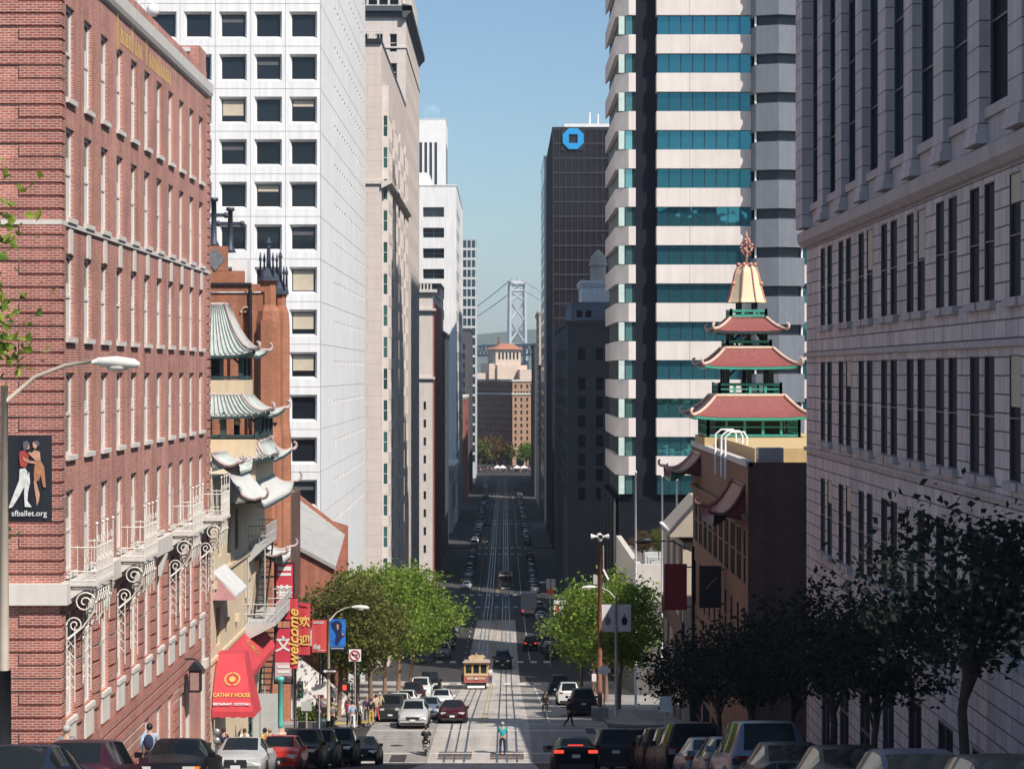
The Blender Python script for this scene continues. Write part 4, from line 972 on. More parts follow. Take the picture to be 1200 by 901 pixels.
GRAYB = brick('grey_blocks', (.10, .10, .105), (.088, .088, .094), (.06, .06, .062), 2.2, 1.1, .03, var=.12)
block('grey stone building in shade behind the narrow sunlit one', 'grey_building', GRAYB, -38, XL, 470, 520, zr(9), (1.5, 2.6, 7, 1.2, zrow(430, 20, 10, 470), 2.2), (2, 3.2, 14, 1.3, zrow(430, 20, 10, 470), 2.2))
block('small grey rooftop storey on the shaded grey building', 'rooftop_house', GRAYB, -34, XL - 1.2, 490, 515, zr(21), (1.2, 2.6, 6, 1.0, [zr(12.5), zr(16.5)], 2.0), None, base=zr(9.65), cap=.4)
# white block with dark horizontal slots
def slots(t_, B):
    m = MB(); m.box(-36, -22.5, 604, 640, zr(55), zr(59)); m.build('penthouse', PREC, t_)
block('white concrete block with wide dark balcony slots below the striped tower', 'white_slab_block', PREC, -42, XL, 602, 690, zr(55), (3.6, 9.0, 4, 6.2, [zr(55 - 9.2 - 6.05 * k) for k in range(14)], 2.9), (3, 7, 12, 4, [zr(55 - 9.2 - 6.05 * k) for k in range(14)], 2.9), depth=1.6, cap=.3, trim=slots, fm=GREYM)
block('distant white tower with dark vertical window stripes beside the moon', 'striped_tower', PREC, -46, -23.2, 800, 830, zr(99), (3.4, 1.95, 9, 1.1, [zr(66)], 24), (2, 2.2, 12, 1.1, [zr(66)], 24), depth=.6, cap=.2, cat='tower')
# glass and grid tower far down on the left
gt_ = [zr(61 - 4.75 * k) for k in range(23)]
block('slender far tower of gridded glass beside the bridge view', 'gridded_glass_tower', mk('pale_grid', (.55, .56, .57), .6), -21.2, XL, 1000, 1050, zr(65), (.35, 2.1, 3, 1.65, gt_, 3.6), (1, 4.2, 11, 3.2, gt_, 3.6), depth=.5, cap=.2, gm=glass('blue_grid_glass', (.04, .08, .11), .4), cat='tower')
block('red brick building with white base courses far down the left side', 'red_brick_building', brick('far_red', (.34, .10, .075), (.3, .09, .07), (.3, .2, .17), 1, .4, .03), -24, XL, 745, 800, zr(-9), (1.2, 2.4, 3, 1.1, zrow(500, 12, 6, 745), 2), (2, 4, 12, 1.6, zrow(500, 12, 6, 745), 2), capmat=STONEW)
block('low pale bank with a heavy cornice far down the left side', 'bank_building', STONEW, -30, XL, 556, 597, zr(-26.5), (2, 3.4, 4, 1.6, [zr(-38)], 7.5), (3, 4.5, 8, 2, [zr(-38)], 7.5), cap=1.4)
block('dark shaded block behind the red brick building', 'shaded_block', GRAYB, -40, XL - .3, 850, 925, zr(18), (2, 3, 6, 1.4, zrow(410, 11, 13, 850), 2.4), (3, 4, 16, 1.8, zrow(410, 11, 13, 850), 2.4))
# ================================================================ right side: grey stone block with colonnade
ASH = brick('grey_ashlar', (.62, .53, .51), (.50, .435, .46), (.14, .12, .125), 1.15, .437, .022, bump=.6, var=.22, bias=-.3)
ASHP = mk('grey_stone', (.46, .40, .395), .85, var=.18, scale=1.0, streak=.65, bump=.15)
gs = thing('stone_hotel', 'massive grey stone block with tall half columns above a heavy ledge', 'building', (XR + 4, 60, gz(60)), world=True)
YA, YB = 30.0, 79.3
GB = gz(80) - 1; HT = zr(18.72)
pair = []
for k in range(12):
    y = 75.75 - 4.05 * k
    pair += [(y - 2.62, y - 1.56), (y - 1.06, y)]       # two narrow openings per bay (far edges)
U = lambda y: YB - y
zr1, zr2, zr3, zr4 = (1.72, 4.6), (-2.5, .42), (-6.55, -3.85), (-12.5, -8.2)
hol = []
for (ya, yb) in pair:
    for (z0, z1) in (zr1, zr2, zr3): hol.append((U(yb), U(ya), zr(z0) - GB, zr(z1) - GB))
up = []
for k in range(12):
    y = 77.64 - 4.05 * k; up.append((U(y), U(y - 2.75), zr(6.35) - GB, zr(14.6) - GB))
grd = [(U(75.5 - 4.05 * k), U(75.5 - 4.05 * k - 1.9), .3, zr(-9.3 ) - GB) for k in range(9)]
m = MB(); facade(m, (XR, YB, GB), -90, YB - YA, HT - GB, hol + up + grd, .1)
m.quad((XR, YA, GB), (XR + 45, YA, GB), (XR + 45, YA, HT), (XR, YA, HT)); m.quad((XR + 45, YB, GB), (XR, YB, GB), (XR, YB, HT), (XR + 45, YB, HT)); m.quad((XR, YA, HT - .01), (XR + 45, YA, HT - .01), (XR + 45, YB, HT - .01), (XR, YB, HT - .01)); m.quad((XR + 45, YA, GB), (XR + 45, YB, GB), (XR + 45, YB, HT), (XR + 45, YA, HT))
m.box(XR + 8.5, XR + 44, 48, 79.0, HT - .02, zr(26.5)); m.build('wall', ASH, gs)  # box: unseen set-back roof block, added to shade the brick party wall
# proud stone courses between the windows
q = MB(); pitch = .437
edges = sorted([(ya, yb) for ya, yb in pair])
for (z0, z1) in ((zr3[0] - 2.6, zr1[1] + .2),):
    z = z1
    while z > z0 - 6:
        solid = [(YA, YB)]
        inwin = any(a - .05 < z - pitch / 2 < b_ for a, b_ in (zr1, zr2, zr3))
        if inwin:
            solid = []; p = YA
            for a, b_ in edges: solid.append((p, a)); p = b_
            solid.append((p, YB + .05))
        else: solid = [(YA, YB + .05)]
        for a, b_ in solid:
            if b_ - a > .1 and z > GB + 3: q.box(XR - .04, XR + .02, a + .001, b_ - .001, zr(z) - pitch + .035 if False else zr(z - pitch + .035), zr(z))
        z -= pitch
q.build('stone_courses', ASH, gs)
m = MB()
for (ya, yb) in pair:
    for z0 in (zr1[0], zr2[0], zr3[0]): m.box(XR - .16, XR + .1, ya - .12, yb + .12, zr(z0 - .2), zr(z0))
m.prism([(XR + .1, zr(4.75)), (XR - .12, zr(4.85)), (XR - .3, zr(5.02)), (XR - .34, zr(5.35)), (XR - .06, zr(5.52)), (XR + .1, zr(5.52))], YA, YB + .3, 'y'); m.box(XR, XR + 45, YB + .002, YB + .34, zr(4.85), zr(5.5))
m.box(XR - .10, XR + .1, YA, YB + .08, zr(-2.98), zr(-2.85)); m.box(XR - .10, XR + .1, YA, YB + .08, zr(.62), zr(.78))
for o in up: y1_, y0_ = YB - o[0], YB - o[1]; m.box(XR - .14, XR + .2, y0_ + .01, y1_ - .01, zr(6.1), zr(6.36)); m.box(XR - .06, XR + .1, y0_, y1_, zr(5.52), zr(6.1))
m.box(XR - .45, XR + .1, YA, YB + .4, zr(15.7), zr(16.1)); m.prism([(XR + .1, zr(17.2)), (XR - .2, zr(17.3)), (XR - .95, zr(18.2)), (XR - .95, zr(18.6)), (XR + .1, zr(18.7))], YA, YB + .9, 'y')
m.build('ledge', ASHP, gs)
PIL = brick('pilaster_blocks', (.60, .53, .51), (.50, .44, .46), (.18, .16, .16), 30, .62, .02, bump=.4, var=.22)
for k in range(13):
    y = 78.9 - 4.05 * k - .62; m = MB()
    if k == 0: m.box(XR - .42, XR + .1, y - .62, YB + .02, zr(5.52), zr(15.7)); m.build('pilaster', PIL, gs); continue
    m.box(XR - .36, XR + .05, y - .70, y + .70, zr(5.522), zr(5.75)); m.box(XR - .31, XR + .05, y - .66, y + .66, zr(5.751), zr(5.999))
    m.box(XR - .26, XR + .05, y - .62, y + .62, zr(6.0), zr(15.7))
    m.box(XR - .42, XR + .05, y - .70, y + .70, zr(14.401), zr(14.75)); m.box(XR - .62, XR, y - .85, y + .85, zr(14.751), zr(15.15))
    m.build('pilaster', PIL, gs)
WF = mk('dark_window_frame', (.06, .065, .075), .5)
HG = glass('hotel_glass', (.016, .022, .034), spec=.02, rough=.5)
rb_ = random.Random(8)
for h in hol: window(gs, (XR, YB, GB), -90, h, .09, WF, HG, 1, 2, .035, blind=MATS['window_blind'] if rb_.random() < .12 else None, bl=rb_.uniform(.2, .6))
for h in up: window(gs, (XR, YB, GB), -90, h, .1, WF, HG, 1, 4, .06)
for h in grd: window(gs, (XR, YB, GB), -90, h, .1, WF, HG, 2, 3, .09)

gs.location.x += .12
# ================================================================ right side: brick corner block with rooftop pagoda
BRN = brick('brown_brick', (.30, .155, .10), (.23, .115, .08), (.25, .19, .15), .24, .08, .009, bump=.3, var=.2)
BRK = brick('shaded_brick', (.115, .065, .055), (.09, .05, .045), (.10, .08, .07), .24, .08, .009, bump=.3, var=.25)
pb = thing('brick_corner_building', 'brown brick corner building that carries the tall pagoda on its roof', 'building', (XR + 6, 110, gz(120)), world=True)
PB0 = gz(122) - .5; PT = zr(-4.45)
ph = [(1.2 + 2.85 * i, 2.0 + 2.85 * i, zr(z) - PB0, zr(z + 2.7) - PB0) for i in range(10) for z in (-10.2, -14.0)] + [(2.15 + 2.85 * i, 2.95 + 2.85 * i, zr(z) - PB0, zr(z + 2.7) - PB0) for i in range(9) for z in (-10.2,)]
shop = [(1.5 + 5 * i, 5.2 + 5 * i, .4, 3.4) for i in range(5)]
m = MB(); facade(m, (XR, 126, PB0), -90, 28.6, PT - PB0, ph + shop, .07)
m.quad((XR, 126, PB0), (XR, 126, PT), (36, 126, PT), (36, 126, PB0)); m.quad((XR, 97.4, PT), (36, 97.4, PT), (36, 126, PT), (XR, 126, PT))
m.build('wall', BRN, pb)
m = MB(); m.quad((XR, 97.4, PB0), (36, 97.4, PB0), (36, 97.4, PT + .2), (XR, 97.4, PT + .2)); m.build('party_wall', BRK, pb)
m = MB(); m.box(XR - .12, XR + .25, 97.4, 126.1, PT - .003, PT + .28); m.build('coping', mk('roof_coping', (.55, .5, .5), .6), pb)
m = MB(); m.box(XR - .2, XR, 97.5, 126.1, zr(-7.0), zr(-6.75)); m.box(XR - .16, XR, 97.5, 126.1, zr(-15.0), zr(-14.6)); m.build('string_course', BRN, pb)
for h in ph + shop: window(pb, (XR, 126, PB0), -90, h, .07, DARKM, GLASSD, 1 if h[1] - h[0] < 1 else 3, 2, .07)
m = MB(); m.box(XR + .7, 35, 100.5, 125.6, PT + .0, PT + .75); m.build('roof_terrace', mk('ochre_parapet', (.55, .40, .20), .85, streak=.5), pb)
m = MB(); m.box(12.15, 13.35, 98.2, 99.2, PT + .01, PT + .85); m.build('roof_hatch', GREYM, pb)
v = MB(); v.box(18.4, 18.95, 99.5, 100.4, PT + .2, PT + 1.15); v.build('chimney', mk('rust_vent', (.18, .12, .1)), pb)
MAR = mk('maroon_tile', (.24, .068, .063), .55, var=.22, scale=5, streak=.2); PEACH = mk('peach_ridge', (.62, .43, .35), .6, var=.12, scale=3); PGR = mk('pagoda_green', (.05, .31, .23), .5, var=.15, scale=2); DGR = mk('pagoda_dark', (.02, .035, .04), .6)
pent(pb, 121.0, 125.6, zr(-4.85), zr(-6.3), 9.75, MAR, PEACH, PGR, 0, .28, XR, .10, -1)
pent(pb, 98.6, 104.2, zr(-5.5), zr(-7.3), 10.0, MAR, mk('dark_ridge', (.16, .06, .05), .7), DGR, 0, .28, XR, .10, -1)
hl = thing('roof_ladder', 'white hooped ladder rails at the roof edge below the pagoda', 'ladder', (XR, 107, PT), world=True)
m = MB()
for y in (105.5, 107.5, 110.5): m.tube([(XR + .9, y, PT + .2), (XR + .9, y, PT + 1.15), (XR + .75, y, PT + 1.4), (XR + .1, y, PT + 1.4), (XR - .2, y, PT + 1.15), (XR - .2, y, PT - 1.0)], .055, 6)
m.build('rails', WHITE, hl)
# the pagoda
PX, PY = 14.2, 120.5
pg = thing('pagoda', 'tall red and green rooftop pagoda with cream bell top and finial', 'pagoda', (PX, PY, zr(-3.7)), world=True)
def rail(root, cx, cy, hx, hy, z, h, mat, n=5, lat=True):
    m = MB()
    for zz in (z + .08, z + h): m.box(cx - hx - .06, cx + hx + .06, cy - hy - .06, cy - hy + .06, zz - .07, zz + .07); m.box(cx - hx - .06, cx + hx + .06, cy + hy - .06, cy + hy + .06, zz - .07, zz + .07); m.box(cx - hx - .058, cx - hx + .058, cy - hy, cy + hy, zz - .066, zz + .066); m.box(cx + hx - .058, cx + hx + .058, cy - hy, cy + hy, zz - .066, zz + .066)
    if lat:
        zz = z + h * .58; m.box(cx - hx, cx + hx, cy - hy - .03, cy - hy + .03, zz - .04, zz + .04); m.box(cx - hx - .03, cx - hx + .03, cy - hy, cy + hy, zz - .038, zz + .038); m.box(cx + hx - .03, cx + hx + .03, cy - hy, cy + hy, zz - .036, zz + .036)
    for i in range(n + 1):
        a = -1 + 2 * i / n
        for (x, y) in ((cx + a * hx, cy - hy), (cx + a * hx, cy + hy), (cx - hx, cy + a * hy), (cx + hx, cy + a * hy)): m.box(x - .075, x + .075, y - .075, y + .075, z, z + h + (.12 if abs(a) == 1 else 0))
    m.build('railing', mat, root)
m = MB(); m.box(PX - 2.75, PX + 3.05, PY - 2.9, PY + 2.9, zr(-3.7), zr(-4.5)); m.build('terrace_slab', MATS['ochre_parapet'], pg)
m = MB(); m.box(PX - 2.02, PX + 1.98, PY - 2.0, PY + 2.0, zr(-3.69), zr(-2.4)); m.build('room', DGR, pg)
rail(pg, PX + .1, PY, 2.62, 2.7, zr(-3.68), .98, PGR, 5)
hip(pg, PX, PY, zr(-2.55), zr(-1.35), 3.2, 3.2, 1.98, 1.98, .05, MAR, PEACH, PGR, 0, .12, .26, .10, prow=1.2)
rail(pg, PX, PY, 1.78, 1.78, zr(-1.32), .65, PGR, 4); posts(pg, PX, PY, 1.28, 1.28, zr(-1.35), zr(.45), DGR, .13, 3)
hip(pg, PX, PY, zr(.36), zr(1.42), 2.55, 2.55, 1.38, 1.38, .05, MAR, PEACH, PGR, 0, .12, .25, .095, prow=1.2)
rail(pg, PX, PY, 1.26, 1.26, zr(1.44), .38, PGR, 3, False); posts(pg, PX, PY, .98, .98, zr(1.42), zr(2.5), DGR, .12, 3)
hip(pg, PX, PY, zr(2.42), zr(3.24), 1.9, 1.9, .98, .98, .05, MAR, PEACH, DGR, 0, .10, .23, .09, prow=1.2)
rail(pg, PX, PY, 1.02, 1.02, zr(3.26), .36, PGR, 3, False); posts(pg, PX, PY, .46, .46, zr(3.24), zr(4.3), DGR, .12, 2, False)
bell = [(1.16, 4.12), (1.06, 4.4), (.92, 4.9), (.80, 5.4), (.70, 5.85), (.58, 6.15), (.40, 6.32)]
m = MB(); m.lathe([(r, zr(z)) for r, z in bell], PX, PY, 8, False); m.build('bell_roof', mk('bell_cream', (.72, .60, .40), .6, var=.06), pg)
m = MB()
for k in range(8): a = 2 * math.pi * (k + .5) / 8; m.tube([(PX + (r + .02) * math.cos(a), PY + (r + .02) * math.sin(a), zr(z)) for r, z in bell], .055, 5); m.sphere((PX + .52 * math.cos(a), PY + .52 * math.sin(a), zr(6.36)), .12, 5)
for k in (2, 4, 7): a = 2 * math.pi * (k + .5) / 8; m.sphere((PX + .88 * math.cos(a), PY + .88 * math.sin(a), zr(5.25)), .13, 5)
m.build('bell_ribs', mk('rose_ridge', (.55, .25, .20), .6), pg)
m = MB(); m.lathe([(.09, zr(6.3)), (.07, zr(6.8)), (.14, zr(6.9)), (.05, zr(7.0)), (.05, zr(7.9)), (.09, zr(8.0)), (.012, zr(8.35))], PX, PY, 8)
for k in range(22):
    a = k * 2.4; zz = 7.0 + .9 * (k / 22); rr = .34 * math.sin(math.pi * (.18 + .75 * k / 22)); m.sphere((PX + rr * math.cos(a), PY + rr * math.sin(a), zr(zz)), .09, 4)
m.build('finial', MATS['rose_ridge'], pg)
# two blade signs on the brick corner building
DR = mk('dark_red_sign', (.22, .02, .03), .6, var=.1); DB = mk('dark_sign', (.02, .02, .025), .5)
for nm, lab, x0, x1, y, z0, z1, mt in (('hanging_sign', 'large dark red hanging sign beside the brick corner building', 9.8, 11.2, 126.2, zpx(715, 126), zpx(661, 126), DR), ('hanging_sign', 'dark hanging sign with a faint pink mark on the brick corner building', 10.25, 11.4, 108, zpx(712, 108), zpx(663, 108), DB)):
    s_ = thing(nm, lab, 'sign', (x1, y, z0), world=True)
    m = MB(); m.box(x0, x1, y, y + .15, z0, z1); m.build('panel', mt, s_)
    m = MB(); m.bar((x1 - .02, y + .07, z1 - .2), (XR + .05, y + .07, z1 - .2), .04); m.bar((x1 - .02, y + .07, z0 + .2), (XR + .05, y + .07, z0 + .2), .04); m.build('bracket', DARKM, s_)
    if mt is DB: m = MB(); m.tube([(10.6, y - .02, z0 + 1.0), (10.9, y - .02, z0 + 1.35), (11.2, y - .02, z0 + 1.6)], .04, 4); m.build('mark', mk('sign_pink_mark', (.35, .12, .14)), s_)

# ================================================================ right side: low buildings across the cross street
TANW = mk('tan_render', (.50, .42, .34), .85, var=.1, streak=.5)
cb = thing('corner_shop', 'low tan corner shop with sloping canopy roof behind the dark red sign', 'building', (XR + 4, 138, gz(138)), world=True)
m = MB(); m.box(XR, 34, 133, 150, gz(150) - 1, zr(-11.0)); m.build('wall', TANW, cb)
m = MB(); m.prism([(XR - .9, zr(-10.6)), (XR - .9, zr(-10.3)), (XR + 1.0, zr(-8.2)), (XR + 14, zr(-8.2)), (XR + 14, zr(-10.6))], 132.4, 140, 'y'); m.build('roof', mk('tan_roof', (.42, .36, .30), .8, var=.12, streak=.4), cb)
m = MB(); m.tube([(XR + 1.0, 132.35, zr(-8.15)), (XR - .9, 132.35, zr(-10.25)), (XR - .9, 140, zr(-10.25))], .13, 4); m.build('roof_edge', WHITE, cb)
m = MB()
for k in range(3): m.box(XR - .06, XR + .2, 134 + 5 * k, 135.6 + 5 * k, gz(150) - 1, zr(-11.4))
m.box(XR - .1, XR + .1, 133, 150, zr(-17.5), zr(-16.2)); m.build('piers', mk('dark_red_frame', (.14, .05, .05)), cb)
g = MB(); g.box(XR - .03, XR + .1, 135.6, 139, gz(150), zr(-17.6)); g.build('window', GLASSD, cb)
# terrace block with planters
tb = thing('terrace_block', 'pale concrete terrace block with planted top and sloping parapet', 'building', (XR + 8, 180, gz(180)), world=True)
m = MB(); m.box(XR, 40, 181, 212.6, gz(213) - 1, zr(-17.9)); m.build('wall', mk('dark_concrete', (.13, .12, .115), .9, var=.2, streak=.5), tb)
m = MB(); m.box(XR + .5, 40, 180.9, 181.6, zr(-20.2), zr(-16.9)); m.box(XR - .03, XR + .49, 180.9, 212.55, zr(-21.5), zr(-16.85)); m.build('parapet', mk('pale_parapet', (.52, .47, .43), .85, streak=.4), tb)
m = MB()
for k in range(3): m.box(XR + 1.5, XR + 14, 183.2 + 4 * k, 184.4 + 4 * k, zr(-17.9), zr(-16.8))
m.build('planter', PALEG, tb)
for k, (x, z0, z1) in enumerate(((13.5, zr(-18), zr(-8.3)), (15.05, zr(-17), zr(-8.9)), (12.05, zr(-17), zr(-9.5)))):
    y = (158, 160, 163)[k]; x = ((745, 776, 793)[k] - 592) / F * y
    fp = thing('flagpole', ['tall bare white flagpole before the dark recess of the striped tower', 'bare white flagpole standing right of the taller flagpole', 'short bare white flagpole closest to the tan canopy roof'][k], 'flagpole', (x, y, gz(y)), group='white flagpoles by the terrace')
    z1 = zpx((553, 558, 562)[k], y)
    m = MB(); m.tube([(0, 0, .1), (0, 0, z1 - gz(y))], [.11, .06], 8); m.sphere((0, 0, z1 - gz(y)), .1, 6); m.build('pole', WHITE, fp)

# ================================================================ right side: banded tower
BAND = brick('banded_concrete', (.66, .595, .565), (.645, .58, .555), (.28, .25, .25), 6.4, 60, .03, bump=0, var=.10, offs=0)
TEAL = glass('teal_glass', (.06, .24, .30), metal=.85, rough=.03, wob=.05)
TEALD = glass('pale_teal_glass', (.16, .36, .36), metal=.7, rough=.05, wob=.05)
bt = thing('banded_tower', 'tall office tower banded with pale spandrels and teal glass ribbons', 'tower', (22, 225, gz(215)), world=True)
YT = 213.0; PF = 3.985; K0 = 37.2
xs = lambda px: (px - 592) / F * YT
xa, xb, xc, xd, xe, xf = XR, xs(745), xs(769.5), xs(878), xs(940), xs(962)
m = MB(); gl_ = {}
zt = lambda k: zr(K0 - PF * k)         # top of glass row k
core = MB(); core.box(xa + .5, xf - .2, YT + 1.6, 236, gz(245) - 1, zr(58)); core.box(xb, xc, YT + 6, YT + 8, gz(245), zt(-9)); core.build('core', mk('tower_recess', (.016, .018, .028), .7, var=.05, spec=.05), bt)
def spandrel(k, name='spandrel'):
    z1, z0 = zt(k) + PF - 2.03, zt(k)
    if k > 12: return
    s = MB(); s.box(xc, xd + .35, YT, YT + 1.8, z0, z1)                      # main band
    s.prism([(xa + 1.3, YT), (xb, YT), (xb, YT + 1.8), (xa, 236.3), (xa, YT + 1.4)], z0, z1)   # corner band, chamfered
    s.box(xe - .2, xf, YT + .4, YT + 1.8, z0, z1)
    s.build(name, BAND, bt)
    b_ = MB(); b_.prism([(xd, YT + 1.2), (xd + .5, YT - 1.7), ((xd + xe) / 2, YT - 2.5), (xe, YT - 1.7), (xe, YT + 1.2)], z0 - .35, z1 + .6); b_.build('bay', mk('blue_grey_metal', (.155, .17, .20), .55, .0, var=.14, scale=1.2, streak=.6), bt)
for k in range(-2, 13): spandrel(k)
rg = random.Random(5)
for k in range(-2, 13):
    z1 = zt(k); z0 = z1 - 2.03
    def pane(a, b_, y, mat, nm='glazing'):
        g = MB(); n = max(1, round((b_ - a) / 1.18))
        for i in range(n):
            u0, u1 = a + (b_ - a) * i / n, a + (b_ - a) * (i + 1) / n; t_ = rg.uniform(-.012, .012)
            g.quad((u0 + .03, y + t_, z0), (u1 - .03, y - t_, z0), (u1 - .03, y - t_ + rg.uniform(-.01, .01), z1), (u0 + .03, y + t_, z1))
        o = g.build(nm, mat, bt); f = MB()
        for i in range(n + 1): u = a + (b_ - a) * i / n; f.box(u - .04, u + .04, y - .04, y + .1, z0, z1)
        f.build('mullion', DARKM, o)
    pane(xc + .1, xd + .3, YT + .45, TEAL); pane(xe, xf, YT + .8, TEAL)
    g = MB(); g.prism([(xa + 1.6, YT + .45), (xb - .05, YT + .45), (xb - .05, YT + 1.6), (xa + .45, 236.1), (xa + .45, YT + 1.6)], z0, z1); g.build('glazing', mk('corner_glass', (.014, .03, .035), .4, spec=.03), bt)
    g = MB(); g.box(xb - 1.05, xb - .35, YT + .38, YT + .46, z0 + .05, z1 - .05); g.build('window', TEALD, bt); g = MB(); g.box(xb - 1.75, xb - 1.15, YT + .38, YT + .46, z0 + .05, z1 - .05); g.build('window', mk('pale_blind_glass', (.50, .60, .57), .3), bt)
    g = MB(); g.prism([(xd + .5, YT + 1.3), (xd + .7, YT - 1.0), ((xd + xe) / 2, YT - 1.8), (xe - .2, YT - 1.0), (xe - .2, YT + 1.3)], z0, z1 + .0); g.build('bay_window', mk('bay_glass', (.012, .018, .035), .3), bt)
    f = MB(); f.box(xd + .42, xd + .6, YT - 1.3, YT - 1.1, z0, z1); f.box(xe - .3, xe - .12, YT - 1.3, YT - 1.1, z0, z1); f.build('bay_mullion', WHITE, bt)
g = MB(); g.box(XR, xf + 4, YT + 1.0, 240, gz(245) - 1, zt(13) - .1 + 1.6); g.build('podium', mk('podium_dark', (.012, .014, .02), .8, spec=0), bt)
g = MB()
for k in range(5): g.box(XR - .2, XR + .3, 214 + 7 * k, 215 + 7 * k, gz(245), zt(13) + 1.4)
g.build('podium_piers', mk('podium_pier', (.05, .05, .055), .8), bt)

# ================================================================ right side: shaded blocks down the hill
tall = thing('unseen_shade_towers', 'unseen dark granite towers behind the banded tower, added to shade the street', 'tower', (60, 310, gz(300)), world=True)
m = MB(); facade(m, (33, 256, gz(300) - 1), 0, 12, 135, [(1 + 2.4 * i, 2.4 + 2.4 * i, 8, 128) for i in range(4)], .5, True); m.box(33, 45, 256.6, 328, gz(300) - 1, gz(300) + 134); facade(m, (42, 340, gz(300) - 1), 0, 40, 240, [(1 + 2.4 * i, 2.4 + 2.4 * i, 8, 230) for i in range(15)], .5, True); m.box(42, 82, 340.5, 374, gz(300) - 1, gz(300) + 239); m.box(45.1, 60, 296, 339, gz(300) - 1, gz(300) + 12); m.build('wall', mk('dark_granite', (.07, .05, .05), .3), tall)  # known hidden tower resized and a second added, both placed to cast shade
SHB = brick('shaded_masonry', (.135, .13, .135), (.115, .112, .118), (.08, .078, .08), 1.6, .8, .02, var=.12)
wr = [zpx(py, 380) - 2.2 for py in (408, 443, 465, 487, 510, 532, 550, 572)]
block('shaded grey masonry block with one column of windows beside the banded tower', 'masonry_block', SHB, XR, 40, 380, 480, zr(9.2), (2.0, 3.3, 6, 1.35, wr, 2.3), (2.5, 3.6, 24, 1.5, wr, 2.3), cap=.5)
block('blue grey roof storey with two small windows on the masonry block', 'rooftop_house', mk('blue_render', (.20, .24, .32), .8), XR + .8, 38, 383, 420, zr(13.0), (1.0, 1.7, 2, 1.1, [zr(10.4)], 1.3), None, base=zr(9.72), cap=.25)
block('pale sunlit penthouse high above the masonry block', 'penthouse', PREC, 16.0, 30, 425, 445, zr(18.5), None, None, base=zr(9.22), cap=.7)
m = MB(); m.lathe([(1.7, zr(18.5)), (1.7, zr(22.5)), (2.1, zr(22.6)), (1.6, zr(24.5)), (.2, zr(26))], 19.6, 432, 10, False)
cup = thing('roof_cupola', 'small pale cupola on the sunlit penthouse', 'cupola', (19.6, 432, zr(19.2)), world=True)
m.build('drum', TANW, cup)
CHG = glass('bronze_glass', (.030, .024, .034), rough=.12, spec=.3)
bk = thing('dark_bank_tower', 'dark gridded office tower with a blue octagon emblem near its top', 'tower', (24, 530, gz(500)), world=True)
y0 = 500.0; x0 = XR + .15; x1 = x0 + 26; topz = zr(60); Bk = gz(560) - 1
m = MB(); m.box(x0, x1, y0, 575, Bk, topz); m.build('wall', CHG, bk)
m = MB()
for k in range(33):
    z = topz - .3 - 3.55 * k
    if z > Bk: m.box(x0 - .12, x1, y0 - .16, y0 + .1, z - .45, z); m.box(x0 - .16, x0 + .1, y0, 575, z - .45, z)
for k in range(18): x = x0 + 1.5 * k; m.box(x - .09, x + .09, y0 - .22, y0, Bk, topz)
for k in range(40): y = y0 + 1.88 * k; m.box(x0 - .22, x0, y - .09, y + .09, Bk, topz)
m.build('mullions', mk('bronze_grid', (.036, .032, .042), .5), bk)
m = MB(); m.box(x0 + 3, x1 - 3, 510, 560, topz, topz + 2.0); m.bar((x0 + 9.5, 515, topz), (x0 + 9.5, 515, topz + 5.5), .25); m.bar((x0 + 11.6, 515, topz), (x0 + 11.6, 515, topz + 5), .25); m.build('roof_plant', WHITE, bk)
EMB = mk('emblem_blue', (.03, .33, .72), .4, var=.03)
em = MB(); cxm, czm, r_ = x0 + 4.9, zpx(163, 500), 2.55
for k in range(4):
    a = k * math.pi / 2; ca, sa = math.cos(a), math.sin(a)
    pts = [(-1, .98), (.38, .98), (.98, .42), (.42, .42), (-.42, .42)] if 1 else []
    pts = [(-.42, 1.0), (.42, 1.0), (1.0, .42), (-.42, .42)]
    em.prism([(cxm + r_ * (ca * p - sa * q_), czm + r_ * (sa * p + ca * q_)) for p, q_ in pts], y0 - .6, y0 - .25, 'y')
o_ = em.build('emblem', EMB, bk)
em = MB(); em.box(cxm - 2.9, cxm + 2.9, y0 - .26, y0 - .24, czm - 2.9, czm + 2.9); em.build('emblem_board', DB, bk)
block('slim blue grey tower edge seen past the dark bank tower', 'slim_tower', glass('slate_glass', (.10, .13, .19), .3, .15), XR, 24, 606, 660, zr(64), (1, 2, 5, 1.2, zrow(220, 14, 26, 606), 2.4), (2, 3, 16, 1.8, zrow(220, 14, 26, 606), 2.4), cap=.2, cat='tower', stuff=True)
block('sunlit tan building sliver beside the bridge view', 'tan_building', TANW, XR, 30, 700, 760, zr(20.5), None, (2, 3, 18, 1.3, zrow(380, 11, 14, 700), 2.2), cap=.8)
block('dark building at the far right edge of the bridge view', 'far_block', GRAYB, XR, 40, 800, 900, zr(11), (2, 4, 4, 1.8, zrow(440, 12, 6, 800), 2.4), (3, 4, 22, 1.8, zrow(440, 12, 6, 800), 2.4), stuff=True)
block('dark shaded street block below the slim tower', 'street_block', GRAYB, XR, 40, 662, 699, zr(2), None, (2, 4, 8, 1.8, zrow(440, 12, 8, 662), 2.4), stuff=True)
block('grey street block at the end of the right side', 'street_block', GRAYB, XR + 1, 45, 905, 1000, zr(-6), None, (3, 4, 20, 1.8, zrow(470, 11, 6, 905), 2.6), stuff=True)
block('grey street block at the end of the left side', 'street_block', GRAYB, -45, XL - 1, 1056, 1090, zr(-22), None, None)
